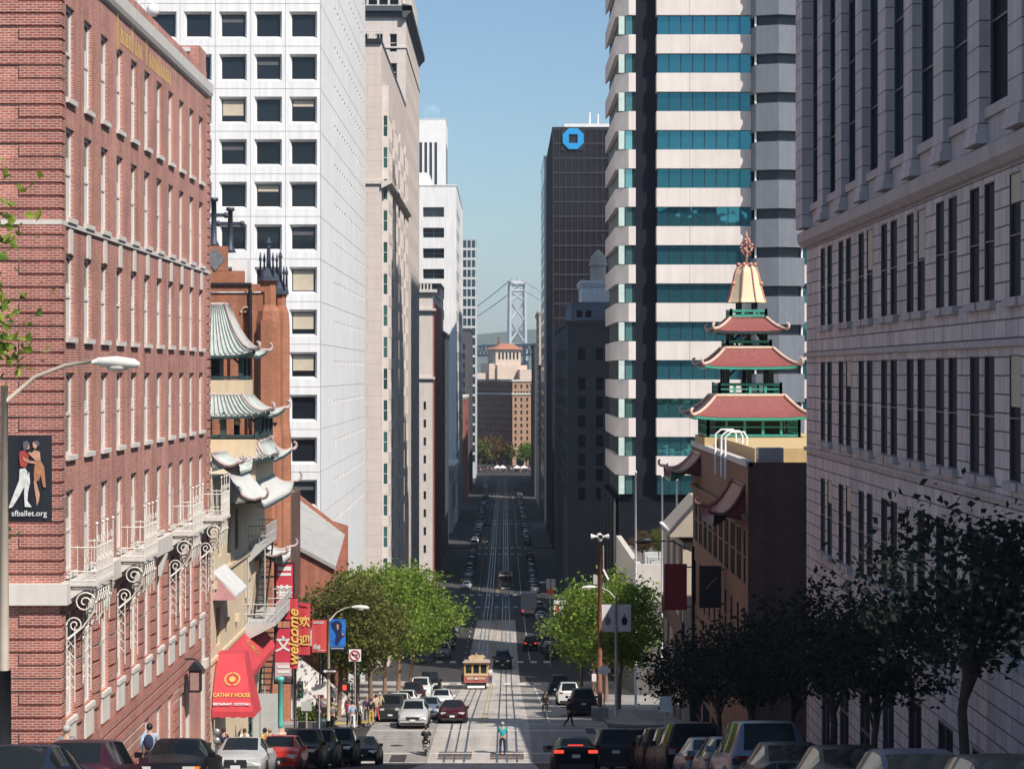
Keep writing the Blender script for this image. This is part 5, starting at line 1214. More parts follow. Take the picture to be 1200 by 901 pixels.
# buildings on the hill behind the camera: what the glass of the banded tower looks back at
for (x0, x1, y0, h, l) in ((8, 60, -150, 46, 'stone hotel on the hill behind the viewpoint'), (-70, -16, -170, 30, 'dark hotel wing on the hill behind the viewpoint')):
    hb = thing('hilltop_hotel', l, 'building', ((x0 + x1) / 2, y0, gz(y0)), world=True)
    m = MB(); m.box(x0, x1, y0, y0 + 30, gz(y0) - 12, zr(h)); m.build('wall', ASHP, hb)
    g = MB(); 
    for k in range(int((x1 - x0 - 3) / 4)):
        for j in range(9): g.box(x0 + 2 + 4 * k, x0 + 4 + 4 * k, y0 + 29.9, y0 + 30.05, zr(h - 5 - 4 * j), zr(h - 2.8 - 4 * j))
    struct(g.build('window', GLASSD, hb), 'stuff')

# ================================================================ end of the street: brick railway office, bay bridge, moon
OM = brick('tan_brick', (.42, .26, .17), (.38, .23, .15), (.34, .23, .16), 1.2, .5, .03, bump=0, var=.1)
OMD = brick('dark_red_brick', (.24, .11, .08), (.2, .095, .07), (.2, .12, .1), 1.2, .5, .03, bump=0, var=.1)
om = thing('waterfront_building', 'big tan brick office block with arcade and roof tower closing the street', 'building', (6, 1180, gz(1170)), world=True)
cx, cy = xpx(600.5, 1150), 1150.0; GZ = gz(1150) - .5; TZ = zr(-3.6)
aL, aR = 148, -18         # directions of the two fronts (degrees, from the corner)
def front(rot, L_, mat, mir, nm):
    c, s = math.cos(R(rot)), math.sin(R(rot))
    H_ = TZ - GZ; hs = []
    n = int(L_ / 3.3)
    for i in range(n):
        u = 1.2 + 3.3 * i
        for k in range(10): hs.append((u, u + 1.15, 11 + 3.65 * k, 13.1 + 3.65 * k))
        hs.append((u + 1.75, u + 2.6, 11 + 3.65 * 8, 13.1 + 3.65 * 8))
    m = MB(); O = (cx, cy, GZ) if not mir else (cx + c * L_, cy + s * L_, GZ)
    rr = rot if not mir else rot + 180
    facade(m, O, rr, L_, H_, hs, .5)
    m.build('wall', mat, om)
    g = MB(); c2, s2 = math.cos(R(rr)), math.sin(R(rr)); P = lambda u, n_, z: (O[0] + u * c2 - n_ * s2, O[1] + u * s2 + n_ * c2, GZ + z)
    for h in hs: g.quad(P(h[0], .45, h[2]), P(h[1], .45, h[2]), P(h[1], .45, h[3]), P(h[0], .45, h[3]))
    struct(g.build('window', GLASSC, om), 'stuff')
    a = MB()
    for i in range(int(L_ / 7)):
        u = 2.2 + 7 * i; pts = [P(u + 2.2 + 2.2 * math.cos(q * math.pi / 8), -.06, 5 + 2.2 * math.sin(q * math.pi / 8)) for q in range(9)]
        a.add([P(u + 4.4, -.06, .5)] + pts + [P(u, -.06, .5)], [tuple(range(11))[::-1]])
    a.build('arches', GLASSD, om)
    t_ = MB(); 
    for zz in (9.3, 40.3, H_ - 1.2): t_.add([P(-.5, -.6, zz), P(L_, -.6, zz), P(L_, .1, zz), P(-.5, .1, zz), P(-.5, -.6, zz + .9), P(L_, -.6, zz + .9), P(L_, .1, zz + .9), P(-.5, .1, zz + .9)], [(0, 3, 2, 1), (4, 5, 6, 7), (0, 1, 5, 4), (1, 2, 6, 5), (2, 3, 7, 6), (3, 0, 4, 7)])
    t_.build('cornice', STONEW, om)
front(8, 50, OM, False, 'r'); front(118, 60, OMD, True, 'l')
m = MB(); p1 = Vector((cx, cy, 0)); a = Vector((math.cos(R(8)), math.sin(R(8)), 0)) * 50; b_ = Vector((math.cos(R(118)), math.sin(R(118)), 0)) * 60
m.add([(p1.x, p1.y, TZ), ((p1 + a).x, (p1 + a).y, TZ), ((p1 + a + b_).x, (p1 + a + b_).y, TZ), ((p1 + b_).x, (p1 + b_).y, TZ)], [(0, 1, 2, 3)]); m.build('roof', CONC, om)
def obox(mb, cx_, cy_, w, d, z0, z1, rot):
    c, s = math.cos(R(rot)), math.sin(R(rot)); mb.prism([(cx_ + a * c - b_ * s, cy_ + a * s + b_ * c) for a, b_ in ((-w, -d), (w, -d), (w, d), (-w, d))], z0, z1)
m = MB(); tx, ty = xpx(593, 1172), 1172
obox(m, tx - 4, ty, 8.5, 7, TZ, TZ + 9, 20); obox(m, tx + 1, ty, 9, 7.5, TZ + 9 - 9, TZ + 8, 20); obox(m, tx - 1, ty, 7.6, 6.5, TZ + 8, TZ + 17, 20); m.build('roof_tower', mk('sunlit_cream', (.58, .46, .38), .85), om)
m = MB(); c, s = math.cos(R(20)), math.sin(R(20)); base = [(tx - 1 + a * c - b_ * s, ty + a * s + b_ * c, TZ + 17) for a, b_ in ((-9, -8), (9, -8), (9, 8), (-9, 8))]; m.add(base + [(tx - 3, ty, TZ + 20.5), (tx + 3, ty, TZ + 20.5)], [(0, 1, 5, 4), (1, 2, 5), (2, 3, 4, 5), (3, 0, 4)]); m.build('hip_roof', mk('terracotta_roof', (.38, .16, .10), .8), om)
m = MB(); m.box(tx - 5, tx - 3.4, ty - 2, ty, TZ + 18, TZ + 24); m.build('chimney', OMD, om)
g = MB()
for k in range(6): u = -5.4 + 2.2 * k; x, y = tx - 1 + u * c + 6.6 * s, ty + u * s - 6.6 * c; g.box(x - .55, x + .55, y - .15, y + .3, TZ + 11.5, TZ + 15.5)
for k in range(4): u = -3 + 2.2 * k; x, y = tx - 1 + u * c + 7.6 * s, ty + u * s - 7.6 * c; g.box(x - .5, x + .5, y - .15, y + .3, TZ + 3, TZ + 5.5)
g.build('tower_window', GLASSC, om)
m = MB(); obox(m, tx + 21, ty - 8, 14, 5, TZ, TZ + 5.5, 8); obox(m, tx - 12, ty - 3, 12, 4, TZ, TZ + 3.6, 20); m.build('roof_house', MATS['sunlit_cream'], om)
# suspension bridge
BS = mk('bridge_steel', (.42, .43, .46), .6, var=.05)
BSD = mk('bridge_deck_steel', (.10, .13, .19), .6)
bx, by = xpx(606, 2270), 2270.0; ax = Vector((-math.sin(R(28)), math.cos(R(28)), 0)); px_ = Vector((ax.y, -ax.x, 0))
br_ = thing('suspension_bridge', 'grey suspension bridge tower with crossed bracing and double deck over the bay', 'bridge', (bx, by, 0), world=True)
Bp = lambda l, w, z: tuple(Vector((bx, by, 0)) + ax * l + px_ * w + Vector((0, 0, z)))
ZT, ZD = zpx(329, by), zpx(410, by)
m = MB()
for w in (-10, 10): m.tube([Bp(0, w * 1.08, 2), Bp(0, w, ZD), Bp(0, w * .92, ZT)], [3.2, 2.6, 2.1], 4, smooth=False)
zs = [ZD + 8, ZD + 32, ZD + 54, ZT - 12]
for a, b_ in zip(zs, zs[1:]): m.tube([Bp(0, -9.6, a), Bp(0, 9.6, b_)], 1.1, 4); m.tube([Bp(0, 9.6, a), Bp(0, -9.6, b_)], 1.1, 4)
m.tube([Bp(0, -9.4, ZT - 3), Bp(0, 9.4, ZT - 3)], 3.2, 4); m.tube([Bp(0, -9.4, ZT - 11), Bp(0, 9.4, ZT - 11)], 1.6, 4); m.tube([Bp(0, -9.6, ZD + 6), Bp(0, 9.6, ZD + 6)], 1.4, 4)
for k in range(3): m.sphere(Bp(0, -7 + 7 * k, ZT + 2), 1.2, 4)
m.build('tower', BS, br_)
m = MB(); 
for w in (-11, 11): m.tube([Bp(0, w, -2), Bp(0, w, ZD - 12)], [6, 3.6], 6)
m.tube([Bp(0, -11, ZD - 28), Bp(0, 11, ZD - 14)], 2, 4); m.tube([Bp(0, 11, ZD - 28), Bp(0, -11, ZD - 14)], 2, 4); m.build('pier', BSD, br_)
m = MB(); Ls = (-700, 700)
for w in (-10, 10):
    for dz in (5.5, -5.5): m.tube([Bp(Ls[0], w, ZD + dz), Bp(Ls[1], w, ZD + dz)], 1.2, 4)
    n = 150
    for k in range(n):
        l0 = Ls[0] + (Ls[1] - Ls[0]) * k / n; l1 = Ls[0] + (Ls[1] - Ls[0]) * (k + 1) / n; lm = (l0 + l1) / 2
        m.bar(Bp(l0, w, ZD - 5), Bp(lm, w, ZD + 5), .55); m.bar(Bp(lm, w, ZD + 5), Bp(l1, w, ZD - 5), .55)
for dz in (5.6, -5.0): m.add([Bp(Ls[0], -10, ZD + dz), Bp(Ls[0], 10, ZD + dz), Bp(Ls[1], 10, ZD + dz), Bp(Ls[1], -10, ZD + dz)], [(0, 1, 2, 3)])
m.build('deck', BSD, br_)
m = MB()
for w in (-10, 10):
    for sg in (-1, 1):
        pts = []
        for k in range(25): l = 350 * k / 24; z = ZT - (ZT - ZD - 8) * (1 - (1 - l / 350) ** 1.9); pts.append(Bp(sg * l, w * .95, z))
        m.tube(pts, .55, 5)
m.build('main_cable', BS, br_)
m = MB()
for w in (-10, 10):
    for sg in (-1, 1):
        for k in range(1, 24): l = 350 * k / 24; z = ZT - (ZT - ZD - 8) * (1 - (1 - l / 350) ** 1.9); m.bar(Bp(sg * l, w * .95, ZD + 5), Bp(sg * l, w * .95, z), .07)
m.build('hangers', BS, br_)
# daytime moon
d = 30000.0; mo = MB(); mo.sphere((0, 0, 0), 10.0 / F * d, 24)
mm, t, b = principled('moon_surface'); L = t.links
nz = N(t, 'ShaderNodeTexNoise'); nz.inputs['Scale'].default_value = .011; nz.inputs['Detail'].default_value = 3
tc = N(t, 'ShaderNodeTexCoord'); L.new(tc.outputs['Object'], nz.inputs['Vector'])
mr = N(t, 'ShaderNodeMapRange'); mr.inputs[1].default_value = .4; mr.inputs[2].default_value = .6; mr.inputs[3].default_value = .0; mr.inputs[4].default_value = .045; L.new(nz.outputs['Fac'], mr.inputs[0])
em = N(t, 'ShaderNodeEmission'); em.inputs[0].default_value = (1, .96, .92, 1); L.new(mr.outputs[0], em.inputs[1])
tr = N(t, 'ShaderNodeBsdfTransparent'); ad = N(t, 'ShaderNodeAddShader'); L.new(em.outputs[0], ad.inputs[0]); L.new(tr.outputs[0], ad.inputs[1]); L.new(ad.outputs[0], t.nodes['Material Output'].inputs[0])
moon = mo.build('moon', mm, None, (xpx(505, d), d, zpx(131, d))); tag(moon, 'pale half faded daytime moon in the blue sky', 'moon')
# ================================================================ trees
def tree_mesh(seed, height, trunk_h, rx, rz, nclump, nleaf, leaf, r0=.16, lean=0, limbs=7, clump=.62, droop=0):
    g = random.Random(seed); tr = MB(); cr = MB()
    top = Vector((lean, g.uniform(-.2, .2), trunk_h))
    tr.tube([(0, 0, -.2), (lean * .2 + .03, .02, trunk_h * .4), (lean * .6 - .04, .05, trunk_h * .75), tuple(top), (lean * 1.05, 0, trunk_h + (height - trunk_h) * .55)], [r0 * 1.25, r0, r0 * .9, r0 * .8, r0 * .3], 7)
    cz = trunk_h + (height - trunk_h) * .5; C = Vector((lean, 0, cz)); cents = []
    for k in range(nclump):
        a = g.uniform(0, 2 * math.pi); u = g.uniform(-1, 1); rad = g.uniform(.35, 1) ** .6
        q = math.sqrt(1 - u * u)
        lob = 1 + .28 * math.sin(3 * a + seed) + .2 * math.sin(5 * u + seed * 2)
        cents.append(C + Vector((q * math.cos(a) * rx * rad * lob, q * math.sin(a) * rx * rad * lob, u * rz * rad)))
    for k in range(limbs):
        e = cents[k * len(cents) // limbs]; s = Vector((lean * .8, 0, trunk_h * g.uniform(.75, 1.1))); mid = s.lerp(e, .5) + Vector((g.uniform(-.3, .3), g.uniform(-.3, .3), g.uniform(.1, .5)))
        tr.tube([tuple(s), tuple(mid), tuple(e)], [r0 * .5, r0 * .32, r0 * .1], 5)
        for j in range(2):
            e2 = cents[g.randrange(len(cents))]
            if (e2 - mid).length < rx * 1.1: tr.tube([tuple(mid), tuple(mid.lerp(e2, .5) + Vector((0, 0, .15))), tuple(e2)], [r0 * .22, r0 * .15, r0 * .05], 4)
    vs = []; fs = []
    for c in cents:
        sg = clump * g.uniform(.6, 1.25)
        for j in range(int(nleaf * g.uniform(.5, 1.4))):
            p = c + Vector((g.gauss(0, sg), g.gauss(0, sg), g.gauss(0, sg * .75)))
            d = Vector((g.gauss(0, 1), g.gauss(0, 1), g.gauss(-droop, .7))).normalized(); w = d.cross(Vector((g.gauss(0, 1), g.gauss(0, 1), g.gauss(0, 1)))).normalized()
            L_ = leaf * g.uniform(.6, 1.3); W_ = L_ * .3; nn = d.cross(w) * L_ * .08
            i = len(vs); vs += [tuple(p - d * L_ * .5), tuple(p + w * W_ + nn), tuple(p + d * L_ * .5), tuple(p - w * W_ + nn)]; fs.append((i, i + 1, i + 2, i + 3))
    cr.v = vs; cr.f = fs; cr.sm = [False] * len(fs)
    return tr.mesh('trunk'), cr.mesh('crown')
BARK = mk('bark', (.20, .12, .08), .9, var=.3, scale=6, bump=.4, loc=True)
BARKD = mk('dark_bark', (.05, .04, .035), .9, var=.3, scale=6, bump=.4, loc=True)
LFG = leafmat('green_leaves', (.055, .115, .015), (.15, .235, .03), (.31, .37, .055))
LFM = leafmat('olive_leaves', (.05, .072, .018), (.125, .14, .03), (.25, .22, .06))
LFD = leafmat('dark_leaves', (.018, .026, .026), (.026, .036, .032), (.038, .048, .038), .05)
LFA = leafmat('autumn_leaves', (.10, .05, .02), (.15, .085, .035), (.12, .11, .03))
def plant_tree(name, label, meshes, x, y, rz, leafm, bark=BARK, sc=1, group=None, cat='tree', z=None, sz=None):
    t_ = thing(name, label, cat, (x, y, (gz(y) + .1) if z is None else z), rz, group); t_.scale = (sc, sc, sz or sc)
    a = place('trunk', meshes[0], bark, t_); b_ = place('crown', meshes[1], leafm, t_)
    if meshes[1].materials[0] is not leafm: b_.material_slots[0].link = 'OBJECT'; b_.material_slots[0].material = leafm
    if meshes[0].materials[0] is not bark: a.material_slots[0].link = 'OBJECT'; a.material_slots[0].material = bark
    return t_
TA = tree_mesh(11, 10.0, 3.4, 3.1, 3.3, 95, 95, .30, .17, .3)
TB_ = tree_mesh(23, 9.6, 3.2, 3.3, 3.2, 95, 95, .30, .16, -.2)
G1 = 'leafy street trees on the sunny pavement past the cross street'
for i, (x, y, rz, s, mt, tm, lb) in enumerate(((-11.2, 137.5, .4, .92, LFM, TA, 'olive green street tree right above the church steps, nearest of its row'),
        (-10.6, 147, 2.0, 1.0, LFM, TB_, 'olive green street tree between the church steps and the bright green trees'),
        (-10.3, 158, 3.4, 1.06, LFG, TA, 'bright green street tree behind the two olive ones on the sunny pavement'),
        (-10.0, 170, 5.1, 1.1, LFG, TB_, 'bright green street tree in the middle of the sunny pavement row'),
        (-9.6, 184, .9, 1.15, LFG, TA, 'bright green street tree second from the far end of its row, hanging over parked cars'),
        (-9.2, 200, 2.7, 1.15, LFG, TB_, 'bright green street tree at the far end of its row, reaching farthest over the road'))):
    plant_tree('street_tree', lb, tm, x, y, rz, mt, BARK, s, G1)
TC = tree_mesh(31, 9.4, 3.0, 2.9, 3.2, 90, 95, .30, .17, .1)
for i, (x, y, rz, s, lb) in enumerate(((8.4, 152, .3, .95, 'green tree behind the pale banner lamp post, shading the tan shop'), (8.2, 166, 1.7, 1.1, 'green tree under the terrace parapet beside the siren pole'), (7.8, 180, 3.9, .95, 'rounded green tree behind the red brown siren pole'), (7.6, 204, 4.4, .85, 'small green tree under the far pair of picture banners'))):
    plant_tree('street_tree', lb, TC if i % 2 else TA, x, y, rz, LFG, BARK, s, 'green trees below the terrace block')
for i, (x, y, s, lb) in enumerate(((11.75, 183.6, .28, 'small reddish shrub at the left end of the terrace planter'), (13.2, 183.8, .30, 'small yellowing shrub in the middle of the terrace planter'), (14.6, 183.8, .26, 'small olive shrub beside the flagpole on the terrace planter'))):
    plant_tree('terrace_shrub', lb, TB_, x + .6, y, i * 1.3, LFA if i != 1 else LFM, BARK, s, 'shrubs on the terrace planter', 'shrub', zr(-16.9))
# glossy dark trees along the near right kerb, in deep shade
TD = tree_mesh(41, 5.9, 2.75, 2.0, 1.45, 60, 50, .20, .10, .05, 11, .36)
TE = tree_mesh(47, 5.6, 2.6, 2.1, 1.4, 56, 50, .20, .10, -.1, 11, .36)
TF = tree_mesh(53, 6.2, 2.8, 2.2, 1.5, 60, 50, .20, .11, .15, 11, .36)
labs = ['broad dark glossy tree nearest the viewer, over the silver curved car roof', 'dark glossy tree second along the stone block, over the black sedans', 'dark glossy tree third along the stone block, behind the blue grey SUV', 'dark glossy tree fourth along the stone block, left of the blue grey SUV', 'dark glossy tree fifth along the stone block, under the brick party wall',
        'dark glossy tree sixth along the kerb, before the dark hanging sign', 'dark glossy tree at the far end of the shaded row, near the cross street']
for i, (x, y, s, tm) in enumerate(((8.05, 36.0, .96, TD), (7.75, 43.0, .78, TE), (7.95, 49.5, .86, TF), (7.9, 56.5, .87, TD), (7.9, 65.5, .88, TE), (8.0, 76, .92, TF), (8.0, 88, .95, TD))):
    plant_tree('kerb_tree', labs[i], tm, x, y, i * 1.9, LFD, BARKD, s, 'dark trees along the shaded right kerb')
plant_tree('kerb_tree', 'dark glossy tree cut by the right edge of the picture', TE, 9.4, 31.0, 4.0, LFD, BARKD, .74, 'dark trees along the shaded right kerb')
# tree left of the picture, only its leaves reach in
TG = tree_mesh(61, 16.5, 4.5, 1.75, 6.3, 80, 42, .30, .16, 0, 9, .5)
plant_tree('plane_tree', 'tree at the left edge whose bright leaves hang in front of the brick corner', TG, -13.15, 46.0, 1.2, LFG, BARK, 1, None)
# hedge at the church corner
hd = thing('hedge', 'small clipped green hedge by the church steps', 'hedge', (-12.3, 134, gz(134) + .1))
m = MB(); g_ = random.Random(4); vs = []
for k in range(900):
    p = Vector((g_.uniform(-1.3, 1.3), g_.uniform(-.5, .5), g_.uniform(.1, 1.0))); d = Vector((g_.gauss(0, 1), g_.gauss(0, 1), g_.gauss(0, 1))).normalized() * .14; w = d.cross(Vector((0, 0, 1))).normalized() * .07
    m.add([p - d, p + w, p + d, p - w], [(0, 1, 2, 3)])
m.build('leaves', LFG, hd); m = MB(); m.box(-1.15, 1.15, -.35, .35, 0, .85); m.build('stems', mk('hedge_core', (.03, .04, .015), .9), hd)
# trees at the end of the street
TH = tree_mesh(71, 12, 3, 4.2, 4.0, 60, 40, .9, .3, 0, 6, 1.1)
for i, (px, d_, s, mt, lb) in enumerate(((562, 1090, 1.35, LFM, 'green tree at the left foot of the street end'), (571, 1105, 1.5, LFA, 'reddish brown tree before the waterfront block'), (582, 1120, 1.45, LFA, 'rust coloured tree before the dark front of the waterfront block'), (594, 1125, 1.1, LFM, 'small green tree at the corner of the waterfront block'), (617, 1120, 1.2, LFG, 'bright green tree before the arcade of the waterfront block'))):
    plant_tree('waterfront_tree', lb, TH, xpx(px, d_), d_, i * 1.1, mt, BARK, s, 'trees at the end of the street')

# ================================================================ cars
TYRE = mk('tyre_rubber', (.015, .015, .016), .85); RIM = mk('alloy_rim', (.38, .38, .40), .35, .8)
CARG = glass('car_glass', (.010, .013, .016), spec=.13, rough=.05); HEADL = mk('headlight_glass', (.70, .70, .68), .1, .3, var=.02)
TAILL = mk('tail_lamp', (.16, .008, .008), .2, var=.02); PLATE = mk('number_plate', (.62, .62, .62), .5, var=.02); TRIMB = mk('black_trim', (.018, .018, .02), .5)
CHROME = mk('chrome', (.55, .55, .57), .15, 1.0, var=.02); AMBER = mk('amber_lamp', (.75, .22, .03), .3)
def paint(name, c, metal=.25):
    dk = max(c) < .06
    return mk('paint_' + name, c, .42 if dk else .32, metal, var=.05, scale=1.2, coat=.07 if dk else .22, spec=.10 if dk else .2)
PBASE = paint('base', (.5, .5, .5))
PAINTS = {n: paint(n, c) for n, c in dict(silver=(.50, .50, .49), white=(.72, .71, .70), black=(.010, .011, .015), darkblue=(.018, .026, .05), red=(.50, .03, .02), maroon=(.055, .008, .013), grey=(.13, .135, .14), charcoal=(.035, .037, .042), bluegrey=(.14, .17, .23), beige=(.42, .36, .27), plum=(.045, .016, .028)).items()}
def catmull(P, n):
    out = []
    for i in range(len(P) - 1):
        p0, p1, p2, p3 = P[max(i - 1, 0)], P[i], P[i + 1], P[min(i + 2, len(P) - 1)]
        for k in range(n):
            t_ = k / n; out.append((i, k, [.5 * (2 * b_ + (c - a) * t_ + (2 * a - 5 * b_ + 4 * c - d) * t_ * t_ + (3 * b_ - a - 3 * c + d) * t_ ** 3) * .55 + (b_ + (c - b_) * t_) * .45 for a, b_, c, d in zip(p0, p1, p2, p3)]))
    out.append((len(P) - 1, 0, list(P[-1]))); return out
KINDS_ = {
 'sedan': dict(st=[(0, .88, .62, .80, .72, .76), (.12, 1.04, .68, .93, .80, .84), (.72, 1.07, .68, .98, .84, .90), (1.5, 1.38, .58, .99, .86, .92), (2.2, 1.45, .58, .98, .86, .92), (2.85, 1.42, .59, .97, .86, .92), (3.6, 1.02, .68, .94, .85, .91), (4.25, .90, .66, .82, .80, .88), (4.6, .80, .62, .72, .72, .83), (4.72, .62, .56, .55, .66, .75)], rear=2, roof=(3, 5), cowl=6, wb=(.85, 3.65), r=.32),
 'suv': dict(st=[(0, 1.0, .66, .92, .80, .84), (.08, 1.16, .68, 1.06, .84, .89), (.5, 1.74, .61, 1.10, .87, .93), (1.4, 1.80, .64, 1.1, .88, .95), (2.4, 1.79, .64, 1.09, .88, .95), (2.95, 1.73, .64, 1.08, .88, .95), (3.65, 1.20, .72, 1.08, .88, .94), (4.35, 1.10, .70, 1.0, .85, .91), (4.7, 1.0, .64, .90, .78, .87), (4.82, .76, .58, .68, .72, .8)], rear=1, roof=(2, 5), cowl=6, wb=(.9, 3.75), r=.37),
 'hatchback': dict(st=[(0, .92, .62, .84, .74, .78), (.08, 1.04, .66, .96, .80, .85), (.55, 1.44, .57, 1.0, .84, .89), (1.2, 1.50, .58, 1.0, .85, .90), (2.0, 1.50, .58, .99, .85, .90), (2.5, 1.46, .59, .98, .85, .90), (3.2, 1.06, .67, .96, .84, .89), (3.75, .96, .66, .88, .80, .86), (4.0, .84, .60, .76, .72, .81), (4.12, .64, .54, .58, .66, .74)], rear=1, roof=(2, 5), cowl=6, wb=(.7, 3.2), r=.31),
}
CARM = {}
def car_meshes(kind):
    if kind in CARM: return CARM[kind]
    K = KINDS_[kind]; st = catmull(K['st'], 4); L_ = K['st'][-1][0]
    body = MB(); parts = {'windscreen': [], 'rear_window': [], 'side_window_a': [], 'side_window_b': []}
    rows = []
    for (i, k, (x, top, wt, belt, wb, w)) in st:
        half = [(0, top + .015), (wt * .87, top + .003), (wt, top - .035), (wb, belt), (w, belt - .12), (w * 1.0, .52), (w * .97, .34), (w * .90, .2)]
        rows.append([(x - L_ / 2, -y, z) for y, z in half[::-1]] + [(x - L_ / 2, y, z) for y, z in half[1:]])
    body.v = [p for r in rows for p in r]; n = 15
    c = 7
    for a in range(len(rows) - 1):
        i, k = st[a][0], st[a][1]
        for j in range(n - 1):
            f = (a * n + j, a * n + j + 1, (a + 1) * n + j + 1, (a + 1) * n + j)
            tp = None
            jj = j - c if j >= c else c - 1 - j           # 0: centre strip, 2: window band
            if i == K['roof'][1] and jj == 0 and k < 4: tp = 'windscreen'
            elif i == K['rear'] and jj == 0: tp = 'rear_window'
            elif jj == 2 and K['roof'][0] <= i < K['roof'][1] and not (k == 0 and i in (K['roof'][0] + 1,) ) : tp = 'side_window'
            elif jj == 2 and i == K['roof'][1] and k < 2: tp = 'side_window'
            elif jj == 2 and i == K['rear'] and k >= 2 and kind == 'sedan': tp = 'side_window'
            if tp == 'side_window': tp += '_a' if j < c else '_b'
            if tp: parts[tp].append(f)
            else: body.f.append(f); body.sm.append(True)
    for a in (0, len(rows) - 1): body.f.append(tuple(range(a * n, a * n + n)) if a == 0 else tuple(range(a * n, a * n + n))[::-1]); body.sm.append(False)
    body.f.append(tuple([a * n for a in range(len(rows))] + [a * n + n - 1 for a in range(len(rows))][::-1])); body.sm.append(False)
    out = {'body': body.mesh('body')}; out['body'].materials.append(PBASE)
    for nm, fs in parts.items():
        g = MB(); used = {}
        for f in fs:
            ids = []
            for v in f:
                if v not in used: used[v] = len(g.v); g.v.append(body.v[v])
                ids.append(used[v])
            g.f.append(tuple(ids)); g.sm.append(True)
        out[nm] = g.mesh(nm); out[nm].materials.append(CARG)
    w = K['st'][4][5]; r = K['r']
    ty = MB(); 
    prof = [(r * .62, -.1), (r * .95, -.11), (r, -.07), (r, .07), (r * .95, .11), (r * .62, .1)]
    ty.lathe([(a, b_) for a, b_ in prof], 0, 0, 16); ty.v = [(x, z, y) for x, y, z in ty.v]
    rm = MB(); rm.lathe([(r * .2, -.085), (r * .3, -.1), (r * .63, -.075), (r * .63, .075), (r * .3, .1), (r * .2, .085)], 0, 0, 16, False); rm.v = [(x, z, y) for x, y, z in rm.v]
    sp = MB()
    ar = MB(); ar.lathe([(r * 1.18, -.13), (r * 1.18, .10)], 0, 0, 18); ar.v = [(x, z, y) for x, y, z in ar.v]
    out['tyre'], out['rim'], out['arch'] = ty.mesh('tyre'), rm.mesh('rim'), ar.mesh('wheel_arch')
    out['tyre'].materials.append(TYRE); out['rim'].materials.append(RIM); out['arch'].materials.append(TRIMB)
    zl = K['st'][-2][1] - .1; zt_ = K['st'][1][1] - .13
    def bx(x0, x1, y0, y1, z0, z1, nm, mt): mm_ = MB(); mm_.box(x0, x1, y0, y1, z0, z1); q = mm_.mesh(nm); q.materials.append(mt); return q
    X1, X0 = L_ / 2, -L_ / 2
    for sgn, nm in ((1, 'l'), (-1, 'r')):
        mm_ = MB(); yy = (.40, .80)
        mm_.prism([(X1 - .48, sgn * .845), (X1 - .48, sgn * .80), (X1 - .10, sgn * .42), (X1 - .02, sgn * .42), (X1 - .03, sgn * .70), (X1 - .16, sgn * .80)], zl - .10, zl + .04); q = mm_.mesh('headlight'); q.materials.append(HEADL); out['hl' + nm] = q
        mm_ = MB(); mm_.prism([(X0 + .30, sgn * .865), (X0 + .30, sgn * .80), (X0 + .03, sgn * .48), (X0 - .015, sgn * .50), (X0 - .015, sgn * .74), (X0 + .08, sgn * .835)], zt_ - .10, zt_ + .02); q = mm_.mesh('tail_light'); q.materials.append(TAILL); out['tl' + nm] = q
        mm_ = MB(); xm = K['st'][K['cowl']][0] - L_ / 2 - .25; zb = K['st'][K['cowl']][3]; mm_.box(xm - .06, xm + .08, sgn * (w - .03), sgn * (w + .16), zb + .0, zb + .15); q = mm_.mesh('mirror'); q.materials.append(PBASE); out['mi' + nm] = q
    out['grille'] = bx(X1 - .10, X1 + .012, -.38, .38, zl - .24, zl - .06, 'grille', TRIMB)
    mm_ = MB(); mm_.box(X1 - .3, X1 + .02, -.70, .70, .22, .36); q = mm_.mesh('front_bumper'); q.materials.append(TRIMB); out['fb'] = q
    mm_ = MB(); mm_.box(X0 - .03, X0 + .3, -.72, .72, .22, .40); q = mm_.mesh('rear_bumper'); q.materials.append(TRIMB); out['rbp'] = q
    out['pf'] = bx(X1 + .012, X1 + .035, -.16, .16, .42, .54, 'number_plate', PLATE); out['pr'] = bx(X0 - .03, X0 - .012, -.16, .16, zt_ - .28, zt_ - .15, 'number_plate', PLATE)
    CARM[kind] = (out, w, r, K['wb'][0] - L_ / 2, K['wb'][1] - L_ / 2); return CARM[kind]
NCAR = {}
